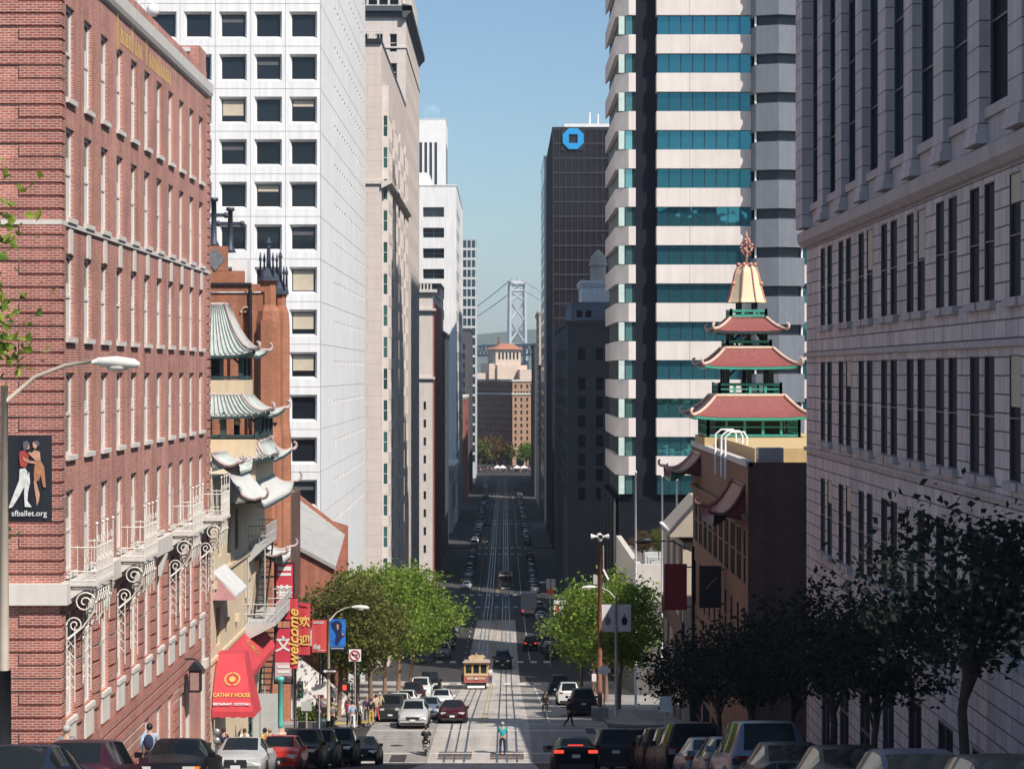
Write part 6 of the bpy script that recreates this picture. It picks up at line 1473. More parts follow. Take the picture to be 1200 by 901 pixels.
def car(kind, label, col, x, y, toward, group, sc=1.0, lights=False, yaw=0, name=None, lit=None):
    """toward: True faces the camera"""
    me, w, r, xr, xf = car_meshes(kind)
    P = PAINTS[col]
    t_ = thing(name or kind, label, 'car', (x, y, (gz(y - 1.3) + gz(y + 1.3)) / 2 + .01), 0, group)
    sl_ = math.atan2(gz(y + 1.3) - gz(y - 1.3), 2.6)
    t_.rotation_euler = Euler((0, -sl_ if not toward else sl_, R(90 if not toward else -90) + yaw), 'XYZ'); t_.scale = (sc, sc, sc)
    def put(k, nm, loc=(0, 0, 0), parent=t_):
        o = place(nm, me[k], None, parent, loc)
        for s_ in o.material_slots:
            if s_.material is PBASE: s_.link = 'OBJECT'; s_.material = P
        return o
    for k in ('body', 'windscreen', 'rear_window', 'side_window_a', 'side_window_b'): put(k, k[:11] if k[:4] == 'side' else k)
    for k in ('hll', 'hlr'): put(k, 'headlight')
    for k in ('tll', 'tlr'):
        o = put(k, 'tail_light')
        if lights: o.material_slots[0].link = 'OBJECT'; o.material_slots[0].material = BRAKE
    for k in ('mil', 'mir'): put(k, 'wing_mirror')
    put('grille', 'grille'); put('fb', 'front_bumper'); put('rbp', 'rear_bumper'); put('pf', 'number_plate'); put('pr', 'number_plate')
    for X in (xr, xf):
        for s_ in (-1, 1):
            wo = put('tyre', 'wheel', (X, s_ * (w - .085), r)); put('rim', 'rim', (0, 0, 0), wo); put('arch', 'wheel_arch', (0, -s_ * .0, .02), wo)
    return t_
BRAKE = mk('brake_lamp_lit', (1.0, .06, .03), .3, emit=1.3)
GL = 'cars parked nose to tail on the near left kerb'; GR = 'cars parked nose to tail on the near right kerb'
car('sedan', 'dark blue sedan cut by the lower left corner of the picture', 'darkblue', -8.9, 37.8, True, GL)
car('hatchback', 'dark plum hatchback under the near brick corner', 'plum', -8.85, 43.6, False, GL)
c_ = car('sedan', 'black sedan with amber corner lamps beside the man in the checked shirt', 'black', -8.9, 56.0, True, GL)
for s_ in (-1, 1): m = MB(); m.box(2.0, 2.30, s_ * .68, s_ * .845, .62, .74); m.build('indicator', AMBER, c_)
c_ = car('sedan', 'silver sedan with a twin oval grille below the red canopy', 'silver', -8.85, 69.4, True, GL)
m = MB()
for s_ in (-1, 1): m.lathe([(.17, -.02), (.15, .05)], 0, 0, 12) if 0 else m.box(2.33, 2.385, s_ * .04, s_ * .36, .56, .72)
m.build('grille_openings', BLACK, c_)
car('hatchback', 'bright red hatchback squeezed behind the silver sedan', 'red', -8.8, 80.5, True, GL)
car('suv', 'black SUV parked second from the red hatchback towards the corner', 'black', -8.85, 89.5, True, GL)
car('suv', 'black SUV in the middle of the dark cars near the corner', 'charcoal', -8.75, 96.0, True, GL)
car('suv', 'large shiny black SUV next to the last car before the crossing', 'black', -8.35, 102.3, True, GL, 1.05)
car('sedan', 'black sedan at the crossing, last of the left kerb row', 'black', -7.45, 107.5, True, GL)
car('suv', 'blue grey SUV parked at the right kerb under the dark trees', 'bluegrey', 6.15, 49.6, False, GR, 1.06)
car('sedan', 'dark sedan between the blue grey SUV and the two shiny black sedans', 'charcoal', 6.1, 44.2, False, GR)
car('sedan', 'shiny black sedan under the trunk of the broad dark tree', 'black', 6.15, 37.0, False, GR)
car('sedan', 'black sedan with a bright curved roof nearest but one to the viewer', 'darkblue', 6.15, 31.0, False, GR)
car('sedan', 'dark car cut off by the lower right corner', 'black', 6.2, 25.2, False, GR)
car('hatchback', 'silvery hatchback just beyond the blue grey SUV', 'grey', 6.1, 55.6, False, GR)
car('sedan', 'dark sedan with pale reflections three places beyond the blue grey SUV', 'bluegrey', 6.1, 61.5, False, GR)
car('suv', 'tall black SUV in the middle of the shaded right row', 'black', 6.1, 68.0, False, GR, 1.08)
car('suv', 'dark SUV behind the tall black one in the shaded right row', 'charcoal', 6.2, 74.6, False, GR)
car('suv', 'plum coloured SUV fourth from the far end of the right row', 'plum', 6.2, 81.2, False, GR)
car('hatchback', 'black hatchback third from the far end of the right row', 'black', 6.2, 87.6, False, GR)
car('suv', 'dark SUV second from the far end of the right row', 'black', 5.7, 94.0, False, GR)
car('suv', 'grey SUV standing out into the lane beside the braking sedan', 'charcoal', 4.7, 89.0, False, GR)
c_ = car('sedan', 'black sedan driving away with lit brake lights', 'black', 2.8, 83.0, False, None, lights=True)
m = MB(); m.box(-1.72, -1.66, -.3, .3, 1.10, 1.14); m.build('brake_strip', BRAKE, c_)
GQ = 'cars queuing and parked before the crossing'
car('sedan', 'maroon sedan waiting on the cable car track', 'maroon', -3.45, 135.4, True, GQ)
car('hatchback', 'silver crossover facing the crossing beside the maroon sedan', 'silver', -5.85, 131.5, True, GQ, 1.1)
car('sedan', 'silver sedan right behind the silver crossover', 'bluegrey', -5.2, 140.5, True, GQ)
car('sedan', 'white sedan next in line behind the silver sedan', 'white', -4.85, 156.5, True, GQ)
GP = 'cars parked under the sunny street trees'
for (k, lb, c, x, y, s) in (('suv', 'dark grey wagon parked nearest the corner crowd', 'charcoal', -7.6, 137.5, .95), ('hatchback', 'white hatchback parked behind the dark grey wagon', 'white', -7.55, 146.5, 1), ('hatchback', 'white small car parked third from the corner crowd', 'white', -7.4, 153, 1),
        ('suv', 'dark plum SUV parked beside the white sedan', 'plum', -7.35, 163, 1), ('suv', 'tall white SUV parked behind the dark plum SUV', 'white', -7.2, 174.5, 1.05), ('suv', 'black SUV parked farthest along the sunny trees', 'black', -7.0, 189, 1.1)):
    car(k, lb, c, x, y, True, GP, s)
GS = 'cars on the right side past the crossing'
car('suv', 'dark blue SUV driving off beyond the cyclist', 'darkblue', 4.9, 187, False, GS)
car('suv', 'white taxi SUV waiting behind the dark pickup', 'white', 5.05, 164, False, GS)
car('suv', 'dark pickup like car at the right kerb by the siren pole', 'charcoal', 5.5, 146, False, GS, 1.05)
# small far cars: one mesh each
FAR = {}
def far_mesh(kind):
    if kind in FAR: return FAR[kind]
    me, w, r, xr, xf = car_meshes(kind); vs = []; fs = []; mi = []; sm = []; order = [PBASE, CARG, HEADL, TAILL, TYRE, TRIMB, PLATE, RIM]
    def addm(m_, off=(0, 0, 0)):
        n = len(vs); vs.extend([(v.co.x + off[0], v.co.y + off[1], v.co.z + off[2]) for v in m_.vertices]); ix = order.index(m_.materials[0])
        for p in m_.polygons: fs.append([i + n for i in p.vertices]); mi.append(ix); sm.append(p.use_smooth)
    for k, m_ in me.items():
        if k not in ('tyre', 'rim', 'arch'): addm(m_)
    for X in (xr, xf):
        for s_ in (-1, 1): addm(me['tyre'], (X, s_ * (w - .085), r)); addm(me['rim'], (X, s_ * (w - .085), r))
    q = bpy.data.meshes.new('car'); q.from_pydata(vs, [], fs); q.polygons.foreach_set('material_index', mi); q.polygons.foreach_set('use_smooth', sm)
    for m_ in order: q.materials.append(m_)
    FAR[kind] = q; return q
def far_car(kind, label, col, x, y, toward, group, lit=False, sc=1):
    o = bpy.data.objects.new('distant_car', far_mesh(kind)); COL.objects.link(o)
    o.location = (x, y, gz(y) + .02); sl_ = math.atan2(gz(y + 2) - gz(y - 2), 4); o.rotation_euler = Euler((0, -sl_ if not toward else sl_, R(90 if not toward else -90))); o.scale = (sc, sc, sc)
    o.material_slots[0].link = 'OBJECT'; o.material_slots[0].material = PAINTS[col]
    if lit: o.material_slots[3].link = 'OBJECT'; o.material_slots[3].material = BRAKE; 
    tag(o, label, 'car', group); return o
rg = random.Random(9); cols_ = ['grey', 'bluegrey', 'silver', 'charcoal', 'grey', 'darkblue', 'black', 'charcoal']
for side, x0, tw, gname, lab in ((-1, -7.5, True, 'cars parked on the left past the second cross street', 'small car parked on the left side of the shaded street'), (1, 5.6, False, 'cars parked on the right past the second cross street', 'small car parked on the right side of the shaded street')):
    for (a, b_) in [(250, 345), (385, 480), (508, 592), (622, 696), (724, 812)]:
        y = a
        while y < b_:
            if rg.random() > .2: far_car(rg.choice(['sedan', 'suv', 'hatchback']), lab, rg.choice(cols_), x0 + rg.uniform(-.15, .15), y, tw, gname)
            y += rg.uniform(6.2, 7.2)
far_car('suv', 'dark car with lit tail lamps just past the cable car, right lane', 'black', 3.2, 262, False, None, True)
far_car('suv', 'dark car crossing behind the cable car', 'black', -.3, 236, True, None, sc=1.1)
far_car('sedan', 'small dark car with lamps on far down the left lane', 'darkblue', -5.2, 590, True, None)
far_car('sedan', 'small dark car following far down the left lane', 'black', -5.2, 520, True, None)
far_car('hatchback', 'small red car at the bright far crossing', 'red', -8.5, 935, True, None)
# truck down the hill
tk = thing('delivery_truck', 'pale box truck with red lamps driving down the shaded street', 'truck', (3.8, 330, gz(330)), 0)
tk.rotation_euler = (R(-3), 0, 0)
m = MB(); m.box(-1.25, 1.25, -3.5, 2.2, 1.0, 3.7); m.build('box_body', mk('truck_box', (.38, .40, .42), .6), tk)
m = MB(); m.box(-1.1, 1.1, 2.25, 4.2, .6, 2.7); m.box(-1.1, 1.1, -3.5, 4.0, .55, .95); m.build('cab', PAINTS['white'], tk)
for s_ in (-1, 1):
    m = MB(); m.box(s_ * .85, s_ * 1.15, -3.56, -3.5, .8, 1.0); m.build('tail_light', BRAKE, tk)
    for yy in (-2.3, 3.0): m = MB(); m.lathe([(.45, -.15), (.45, .15)], 0, 0, 12); m.v = [(z, x, y) for x, y, z in m.v]; m.build('wheel', TYRE, tk, (s_ * 1.05, yy, .47))

# ================================================================ cable cars
CCY = mk('cable_car_yellow', (.46, .29, .09), .5); CCR = mk('cable_car_red', (.34, .09, .08), .5); CCC = mk('cable_car_cream', (.47, .35, .22), .5); CCW = mk('cable_car_roof', (.44, .34, .29), .6)
def cable_car(label, x, y, sc=1):
    t_ = thing('cable_car', label, 'cable car', (x, y, gz(y) + .03)); t_.rotation_euler = (math.atan2(gz(y + 3) - gz(y - 3), 6), 0, 0)
    def B(nm, mt, *bs):
        m = MB()
        for b_ in bs: m.box(*b_)
        return m.build(nm, mt, t_)
    B('underframe', BLACK, (-1.0, 1.0, -4.0, 4.0, .25, .62)); B('fender', WHITE, (-.85, .85, -4.45, -4.2, .12, .34)); B('step', WHITE, (-1.28, -1.0, -3.6, 3.6, .38, .46), (1.0, 1.28, -3.6, 3.6, .38, .46))
    m = MB(); m.prism([(-1.15, .62), (1.15, .62), (1.22, 1.05), (1.2, 1.25), (-1.2, 1.25), (-1.22, 1.05)], -4.15, -4.05, 'y'); m.build('front_panel', CCR, t_)
    B('front_band', CCC, (-1.16, 1.16, -4.19, -4.15, 1.28, 1.52), (-.9, .9, -4.19, -4.15, .95, 1.16))
    B('front_frame', CCY, (-1.2, -1.02, -4.15, -3.95, 1.25, 2.55), (1.02, 1.2, -4.15, -3.95, 1.25, 2.55), (-.45, -.28, -4.15, -4.0, 1.5, 2.45), (.28, .45, -4.15, -4.0, 1.5, 2.45), (-1.2, 1.2, -4.14, -4.0, 2.4, 2.6), (-1.2, 1.2, -4.13, -4.0, 1.25, 1.55))
    for k, (a, b_) in enumerate(((-1.02, -.45), (-.28, .28), (.45, 1.02))): B('front_window', GLASSD, (a, b_, -4.08, -4.05, 1.55, 2.4))
    B('headlamp', HEADL, (-.14, .14, -4.26, -4.19, .92, 1.14)); B('headlamp_rim', CCR, (-.22, .22, -4.22, -4.19, .86, 1.2))
    B('cabin', CCR, (-1.0, 1.0, -.6, 4.0, .62, 1.5)); B('cabin_wall', CCY, (-1.0, 1.0, -.6, -.5, 1.5, 2.5), (-1.0, 1.0, 3.9, 4.0, 1.5, 2.5))
    for yy in (-2.9, -1.7, .5, 1.6, 2.7):
        for s_ in (-1, 1): B('post', CCC, (s_ * 1.12 - .05, s_ * 1.12 + .05, yy - .05, yy + .05, .62, 2.55))
    B('bench', CCY, (-.95, .95, -3.2, -1.0, .62, 1.0))
    m = MB(); m.prism([(-1.35, 2.56), (1.35, 2.56), (1.25, 2.72), (.8, 2.80), (-.8, 2.80), (-1.25, 2.72)], -4.5, 4.4, 'y'); m.build('roof', CCW, t_)
    m = MB(); m.prism([(-.72, 2.8), (.72, 2.8), (.72, 3.05), (.82, 3.07), (.6, 3.2), (-.6, 3.2), (-.82, 3.07), (-.72, 3.05)], -4.0, 4.0, 'y'); m.build('clerestory', CCC, t_)
    m = MB(); m.lathe([(.10, 3.2), (.13, 3.3), (.05, 3.42), (.03, 3.55)], 0, -3.2, 8); m.build('bell', CCY, t_)
    return t_
cable_car('red and cream cable car climbing the hill with riders on its steps', -2.85, 205)
far_cc = cable_car('distant dark cable car rolling down the shaded street', .1, 395)
for k in [c for c in COL.objects if c.parent is far_cc]:
    if k.material_slots and k.material_slots[0].material in (CCY, CCR, CCC): k.material_slots[0].link = 'OBJECT'; k.material_slots[0].material = mk('cable_car_shaded', (.06, .04, .04), .5)  # same paints darkened: the shade of the far street is in the colour

# ================================================================ people
def skin_mesh(verts, edges, rad, sub=1, root=0):
    me = bpy.data.meshes.new('s'); me.from_pydata(verts, edges, []); o = bpy.data.objects.new('s', me); COL.objects.link(o)
    md = o.modifiers.new('k', 'SKIN'); md.use_smooth_shade = True
    for i, v in enumerate(me.skin_vertices[0].data): v.radius = (rad[i], rad[i]) if not isinstance(rad[i], tuple) else rad[i]; v.use_root = (i == root)
    if sub: s_ = o.modifiers.new('u', 'SUBSURF'); s_.levels = sub; s_.render_levels = sub
    dg = bpy.context.evaluated_depsgraph_get(); r = bpy.data.meshes.new_from_object(o.evaluated_get(dg)); bpy.data.objects.remove(o); return r
POSE = {}
SKIN_ = [mk('skin_light', (.50, .30, .22), .6), mk('skin_tan', (.34, .19, .12), .6)]; HAIRS = [mk('hair_black', (.012, .010, .010), .6), mk('hair_brown', (.07, .035, .018), .6), mk('hair_fair', (.30, .20, .09), .6), mk('hair_grey', (.4, .38, .36), .6)]
CLOTH = {n: mk('cloth_' + n, c, .85, var=.12, scale=6, loc=True) for n, c in dict(black=(.015, .015, .018), navy=(.02, .03, .07), turquoise=(.02, .42, .46), white=(.68, .67, .66), red=(.4, .04, .04), grey=(.2, .2, .21), beige=(.5, .40, .27), purple=(.07, .03, .12), lightblue=(.35, .45, .58), jean=(.05, .08, .15), yellow=(.5, .36, .06), blue=(.03, .10, .45)).items()}
def pose_meshes(pose):
    if pose in POSE: return POSE[pose]
    J = dict(pel=(0, 0, .95), sp=(0, -.01, 1.12), ch=(0, 0, 1.32), nk=(0, 0, 1.49), hd=(0, -.015, 1.60), ht=(0, -.01, 1.71))
    leg = {'stand': (((.1, 0, .90), (.11, -.01, .50), (.12, .02, .09), (.12, -.13, .03)),) * 2, 'walk': (((.1, 0, .90), (.1, -.16, .52), (.1, -.22, .10), (.1, -.37, .06)), ((.1, 0, .90), (.1, .06, .50), (.1, .34, .16), (.1, .26, .05))),
           'sit': (((.1, 0, .90), (.16, -.40, .86), (.15, -.36, .44), (.15, -.50, .40)),) * 2}[pose if pose in ('stand', 'walk', 'sit') else 'stand']
    arm = {'stand': (((.18, 0, 1.42), (.23, .02, 1.16), (.24, -.06, .92), (.24, -.08, .83)),) * 2, 'walk': (((.18, 0, 1.42), (.23, .12, 1.17), (.22, .05, .94), (.21, .02, .86)), ((.18, 0, 1.42), (.23, -.10, 1.17), (.22, -.26, 1.0), (.21, -.31, .94))),
           'sit': (((.18, 0, 1.42), (.24, -.18, 1.22), (.2, -.42, 1.12), (.19, -.5, 1.12)),) * 2, 'phone': (((.18, 0, 1.42), (.24, -.08, 1.18), (.10, -.26, 1.36), (.06, -.28, 1.44)),) * 2}[pose]
    def chain(sides, pts, rads):
        V_, E_, Rr = [], [], []
        return V_, E_, Rr
    names = ['pel', 'sp', 'ch', 'nk', 'hd', 'ht']; V_ = [J[n] for n in names]; Rr = [(.15, .11), (.13, .10), (.16, .11), (.058, .06), (.085, .105), (.06, .075)]; E_ = [(0, 1), (1, 2), (2, 3), (3, 4), (4, 5)]
    for si, s_ in enumerate((1, -1)):
        b0 = len(V_); V_ += [(s_ * p[0], p[1], p[2]) for p in leg[si]]; Rr += [.088, .062, .042, .035]; E_ += [(0, b0), (b0, b0 + 1), (b0 + 1, b0 + 2), (b0 + 2, b0 + 3)]
        b0 = len(V_); V_ += [(s_ * p[0], p[1], p[2]) for p in arm[si]]; Rr += [.055, .042, .030, .026]; E_ += [(2, b0), (b0, b0 + 1), (b0 + 1, b0 + 2), (b0 + 2, b0 + 3)]
        h = Vector(V_[-1]); d = (h - Vector(V_[-2])).normalized(); lat = Vector((-s_, -.5, 0)).normalized()
        for q in range(4):
            f0 = len(V_); off = lat * (q - 1.5) * .016; V_ += [tuple(h + off + d * (.05 + .004 * (1.5 - abs(q - 1.5)))), tuple(h + off * 1.15 + d * .085 + Vector((-s_ * .012, 0, 0)))]; Rr += [.008, .007]; E_ += [(b0 + 3, f0), (f0, f0 + 1)]
        f0 = len(V_); V_ += [tuple(h + lat * .035 + d * .02)]; Rr += [.009]; E_ += [(b0 + 3, f0)]
    body = skin_mesh(V_, E_, Rr, 1)
    # nose, ears and eye sockets as small bumps pushed out of the head
    m = MB(); hx, hy, hz = J['hd']; 
    sh = [J['pel'], J['sp'], J['ch'], (0, 0, 1.45)]; sr = [(.165, .125), (.15, .118), (.178, .125), (.085, .08)]; se = [(0, 1), (1, 2), (2, 3)]
    for si, s_ in enumerate((1, -1)):
        b0 = len(sh); sh += [(s_ * p[0], p[1], p[2]) for p in arm[si][:3]]; sr += [.068, .056, .044]; se += [(2, b0), (b0, b0 + 1), (b0 + 1, b0 + 2)]
    shirt = skin_mesh(sh, se, sr, 1)
    pv, pe, pr = [J['pel'], (0, 0, .87)], [(0, 1)], [(.168, .13), (.16, .125)]
    for si, s_ in enumerate((1, -1)):
        b0 = len(pv); pv += [(s_ * p[0], p[1], p[2]) for p in leg[si][:3]]; pr += [.10, .078, .062]; pe += [(1, b0), (b0, b0 + 1), (b0 + 1, b0 + 2)]
    pants = skin_mesh(pv, pe, pr, 1)
    hm = MB(); hm.sphere((0, .02, 1.665), .112, 8, (.92, 1.05, .95)); hair = hm.mesh('hair')
    fc = MB(); fc.box(-.012, .012, -.135, -.10, 1.59, 1.63); 
    for s_ in (-1, 1): fc.sphere((s_ * .035, -.112, 1.635), .012, 4); fc.box(s_ * .088, s_ * .10, -.03, .01, 1.59, 1.64)
    fc.box(-.025, .025, -.118, -.10, 1.555, 1.565); face = fc.mesh('face')
    sho = MB()
    for si, s_ in enumerate((1, -1)):
        p = leg[si]; a_, t_ = Vector((s_ * p[2][0], p[2][1], p[2][2])), Vector((s_ * p[3][0], p[3][1], p[3][2])); sho.tube([tuple(a_ + Vector((0, .05, -.05))), tuple(a_.lerp(t_, .5) + Vector((0, 0, -.03))), tuple(t_)], [.045, .052, .04], 6)
    POSE[pose] = (body, shirt, pants, hair, face, sho.mesh('shoes')); return POSE[pose]
def person(label, x, y, z, rz, pose='stand', top='black', bottom='jean', skin=0, hair=0, sc=1.0, group=None, bag=None, skirt=False):
    t_ = thing('person', label, 'person', (x, y, z), rz, group); t_.scale = (sc, sc, sc)
    b_, s_, p_, h_, f_, sh_ = pose_meshes(pose)
    def put(nm, me, mat):
        o = bpy.data.objects.new(nm, me); COL.objects.link(o); o.parent = t_
        if not me.materials: me.materials.append(mat)
        o.material_slots[0].link = 'OBJECT'; o.material_slots[0].material = mat; return o
    put('body', b_, SKIN_[skin]); put('shirt', s_, CLOTH[top]); put('trousers', p_, CLOTH[bottom]); put('hair', h_, HAIRS[hair]); put('face', f_, SKIN_[skin]); put('shoes', sh_, CLOTH['black'])
    if bag: m = MB(); m.sphere((0, .20, 1.22), .2, 6, (.8, .55, 1.25)); m.build('backpack', CLOTH[bag], t_)
    return t_
PZ = lambda y: gz(y) + .15
person('man in a turquoise shirt standing on the cable car track', -.15, 116.3, gz(116.3) + .015, math.pi, 'phone', 'turquoise', 'navy', 0, 3, 1.06)
person('person in dark clothes walking across the shaded lane', 4.1, 131, gz(131) + .02, 1.7, 'walk', 'black', 'black', 1, 0, 1.0)
person('man in a pale checked shirt with a dark strap below the brick wall', -10.85, 62.5, gz(62.5) + .15, math.pi, 'walk', 'lightblue', 'navy', 0, 0, 1.0, None, 'navy')
person('person in a white cap by the near brick corner', -10.6, 49.5, gz(49.5) + .15, math.pi, 'walk', 'grey', 'black', 0, 3, .97)
GC = 'people waiting and walking at the crossing corner'
crowd = [(-11.9, 130.8, 'purple', 'navy', 2.6, 'stand', 'woman in a purple top with back turned beside the dark signal pole'), (-11.3, 128.2, 'black', 'black', 1.2, 'stand', 'person crouched in black beside the lamp post'), (-10.75, 127.6, 'grey', 'black', 3.0, 'walk', 'person in grey just left of the pale lamp post'),
         (-9.85, 129.3, 'red', 'black', .3, 'stand', 'person in a red top right of the lamp post'), (-9.55, 127.9, 'lightblue', 'white', 3.3, 'walk', 'person in a light blue shirt with a white bag'), (-9.15, 128.8, 'white', 'black', 2.2, 'stand', 'person in a loose white shirt and dark trousers'),
         (-8.95, 132.5, 'purple', 'navy', .2, 'stand', 'tall person in a dark purple jacket'), (-8.55, 130.6, 'black', 'yellow', 3.1, 'stand', 'person in black top and yellow trousers'), (-8.45, 134.0, 'beige', 'red', 3.6, 'walk', 'woman in beige with a dark red skirt'), (-8.35, 136.4, 'beige', 'beige', 3.0, 'walk', 'person in a long beige coat at the kerb'),
         (-10.2, 133.2, 'navy', 'jean', 3.1, 'walk', 'person in a navy jacket at the back of the corner crowd'), (-12.3, 136.5, 'red', 'grey', .5, 'walk', 'person in a red top on the church steps'), (-11.8, 138.8, 'white', 'navy', 3.0, 'walk', 'person in a white top on the church steps')]
for i, (x, y, tp, bt_, rz, ps, lb) in enumerate(crowd):
    yy = y if i > 10 else y
    person(lb, x, max(yy, 119 if False else yy) , gz(yy) + .15 + (0 if i < 11 else .4), rz, ps, tp, bt_, i % 2, (i * 3) % 4, .94 + .02 * (i % 5), GC)
for i, (x, y, tp, lb) in enumerate(((-13.25, 96.5, 'navy', 'person in navy under the red canopy'), (-12.5, 98.2, 'white', 'person in white under the red canopy'), (-11.6, 101, 'red', 'person in red walking past the blank pale board'), (-10.8, 92, 'yellow', 'person in an orange yellow top between the red car and the wall'), (-10.6, 106.5, 'blue', 'person in a bright blue jacket behind the black parked cars'))):
    person(lb, x, y, gz(y) + .15, 2.9 + i * .3, 'walk', tp, 'black', i % 2, i % 3, .98, 'people on the pavement below the cream hall')
# scooter and rider
sx, sy = -4.5, 116.5
sc_ = thing('motor_scooter', 'white motor scooter crossing the junction', 'scooter', (sx, sy, gz(sy) + .02), math.pi)
for yy in (-.62, .6): m = MB(); m.lathe([(.12, -.05), (.24, -.06), (.24, .06), (.12, .05)], 0, 0, 14); m.v = [(z, x, y) for x, y, z in m.v]; m.build('wheel', TYRE, sc_, (0, yy, .25))
m = MB(); m.tube([(0, .75, .5), (0, .45, .62), (0, .1, .55), (0, -.15, .3), (0, -.4, .34), (0, -.52, .8)], [.12, .2, .2, .14, .13, .1], 8); m.build('body', PAINTS['white'], sc_)
m = MB(); m.box(-.15, .15, .0, .7, .68, .78); m.build('seat', BLACK, sc_); m = MB(); m.tube([(-.33, -.42, 1.02), (0, -.5, .98), (.33, -.42, 1.02)], .025, 5); m.tube([(0, -.5, .98), (0, -.6, .3)], .04, 5); m.build('handlebar', DARKM, sc_); m = MB(); m.box(-.06, .06, .74, .8, .56, .64); m.build('tail_light', TAILL, sc_)
person('rider in a black jacket and helmet sitting on the white motor scooter', sx, sy - .25, gz(sy) - .08, math.pi, 'sit', 'black', 'black', 0, 0, 1.0, None, 'black')
# cyclist
cx_, cy_ = 2.75, 141.0
bc = thing('bicycle', 'dark bicycle ridden up the lane past the crossing', 'bicycle', (cx_, cy_, gz(cy_) + .02), 0)
for yy in (-.52, .52):
    m = MB(); m.tube([(0, .33 * math.cos(q * math.pi / 10), .33 * math.sin(q * math.pi / 10)) for q in range(21)], .025, 5); w_ = m.build('wheel', TYRE, bc, (0, yy, .34))
m = MB(); m.bar((0, .52, .34), (0, .15, .8), .02); m.bar((0, .52, .34), (0, 0, .3), .02); m.bar((0, 0, .3), (0, .18, .85), .02); m.bar((0, .15, .8), (0, -.4, .82), .02); m.bar((0, 0, .3), (0, -.4, .8), .02); m.bar((0, -.52, .34), (0, -.4, .95), .02); m.build('frame', DARKM, bc)
m = MB(); m.tube([(-.28, -.42, .98), (0, -.4, .95), (.28, -.42, .98)], .02, 5); m.build('handlebar', DARKM, bc); m = MB(); m.box(-.08, .08, .05, .3, .86, .92); m.build('saddle', BLACK, bc)
person('cyclist in dark clothes riding uphill on the right', cx_, cy_ + .18, gz(cy_) + .05, 0, 'sit', 'black', 'black', 1, 0, .98)
# riders on the cable car steps
for i, (dx, yy, tp, ps) in enumerate(((1.32, 202.4, 'white', 'stand'), (1.38, 203.8, 'lightblue', 'stand'), (1.30, 205.4, 'red', 'stand'), (-1.34, 202.6, 'beige', 'stand'), (-1.36, 204.6, 'grey', 'stand'), (.45, 202.6, 'navy', 'stand'), (-.5, 202.9, 'red', 'stand'))):
    person(['rider in white on the right step of the cable car', 'rider in light blue on the right step of the cable car', 'rider in red on the right step of the cable car', 'rider in beige on the left step of the cable car', 'rider in grey on the left step of the cable car', 'passenger in navy behind the right front window of the cable car', 'passenger in red behind the left front window of the cable car'][i], -2.85 + dx, yy, gz(yy) + .48, .2 * i, ps, tp, 'jean', i % 2, i % 4, .95, 'cable car riders')
# crowd and stalls far away at the end of the street
m = MB(); g_ = random.Random(2)
for k in range(90): x, y = g_.uniform(-14, 14), g_.uniform(1072, 1095); m.lathe([(.16, gz(y)), (.3, gz(y) + .9), (.28, gz(y) + 1.4), (.12, gz(y) + 1.5), (.16, gz(y) + 1.75)], x, y, 5)
struct(m.build('crowd', leafmat('crowd_clothes', (.03, .03, .04), (.30, .16, .14), (.5, .48, .46))), 'stuff')['label'] = 'far crowd of tiny people in the plaza closing the street'
bpy.data.objects['crowd']['category'] = 'crowd'
for k, px in enumerate((583, 589, 606, 614)):
    st_ = thing('market_tent', ['white market tent at the left of the far plaza', 'pale market tent second from the left in the far plaza', 'white market tent right of the plaza gap', 'white market tent at the right of the far plaza'][k], 'tent', (xpx(px, 1066), 1066, gz(1066)), group='market tents in the far plaza')
    m = MB(); m.add([(-2, -2, 2.4), (2, -2, 2.4), (2, 2, 2.4), (-2, 2, 2.4), (0, 0, 3.8)], [(0, 1, 4), (1, 2, 4), (2, 3, 4), (3, 0, 4)]); m.build('canopy', WHITE, st_)
    m = MB()
    for a in (-1.9, 1.9):
        for b_ in (-1.9, 1.9): m.bar((a, b_, 0), (a, b_, 2.4), .06)
    m.build('poles', GALV, st_)
# ================================================================ street furniture
TANP = mk('tan_lamp_paint', (.42, .36, .29), .6); LAMPH = mk('lamp_head_paint', (.66, .64, .60), .45); LENS = mk('lamp_lens', (.55, .55, .5), .2)
def street_lamp(label, x, y, h, arm, mat, side, group, base=None, basem=None):
    z = gz(y) + .15; t_ = thing('street_lamp', label, 'street lamp', (x, y, z), 0, group)
    m = MB(); m.tube([(0, 0, 0), (0, 0, h)], [.11, .075], 10); m.build('pole', mat, t_)
    if base: m = MB(); m.tube([(0, 0, 0), (0, 0, base)], [.15, .135], 10); m.build('base', basem or BLACK, t_)
    m = MB(); m.tube([(0, 0, h - .35), (side * arm * .35, 0, h + .18), (side * arm * .7, 0, h + .42), (side * arm, 0, h + .5)], [.05, .045, .04, .04], 8); m.build('arm', mat, t_)
    m = MB(); a = arm * side
    m.tube([(a, 0, h + .48), (a + side * .15, 0, h + .5), (a + side * .5, 0, h + .49), (a + side * .85, 0, h + .45), (a + side * .98, 0, h + .42)], [.05, .13, .17, .14, .05], 10); m.v = [(x_, y_, h + .47 + (z_ - h - .47) * .75) for x_, y_, z_ in m.v]
    hd_ = m.build('lamp_head', LAMPH, t_); m = MB(); m.sphere((a + side * .52, 0, h + .38), .15, 6, (1.6, 1, .6)); m.build('lens', LENS, hd_)
    return t_
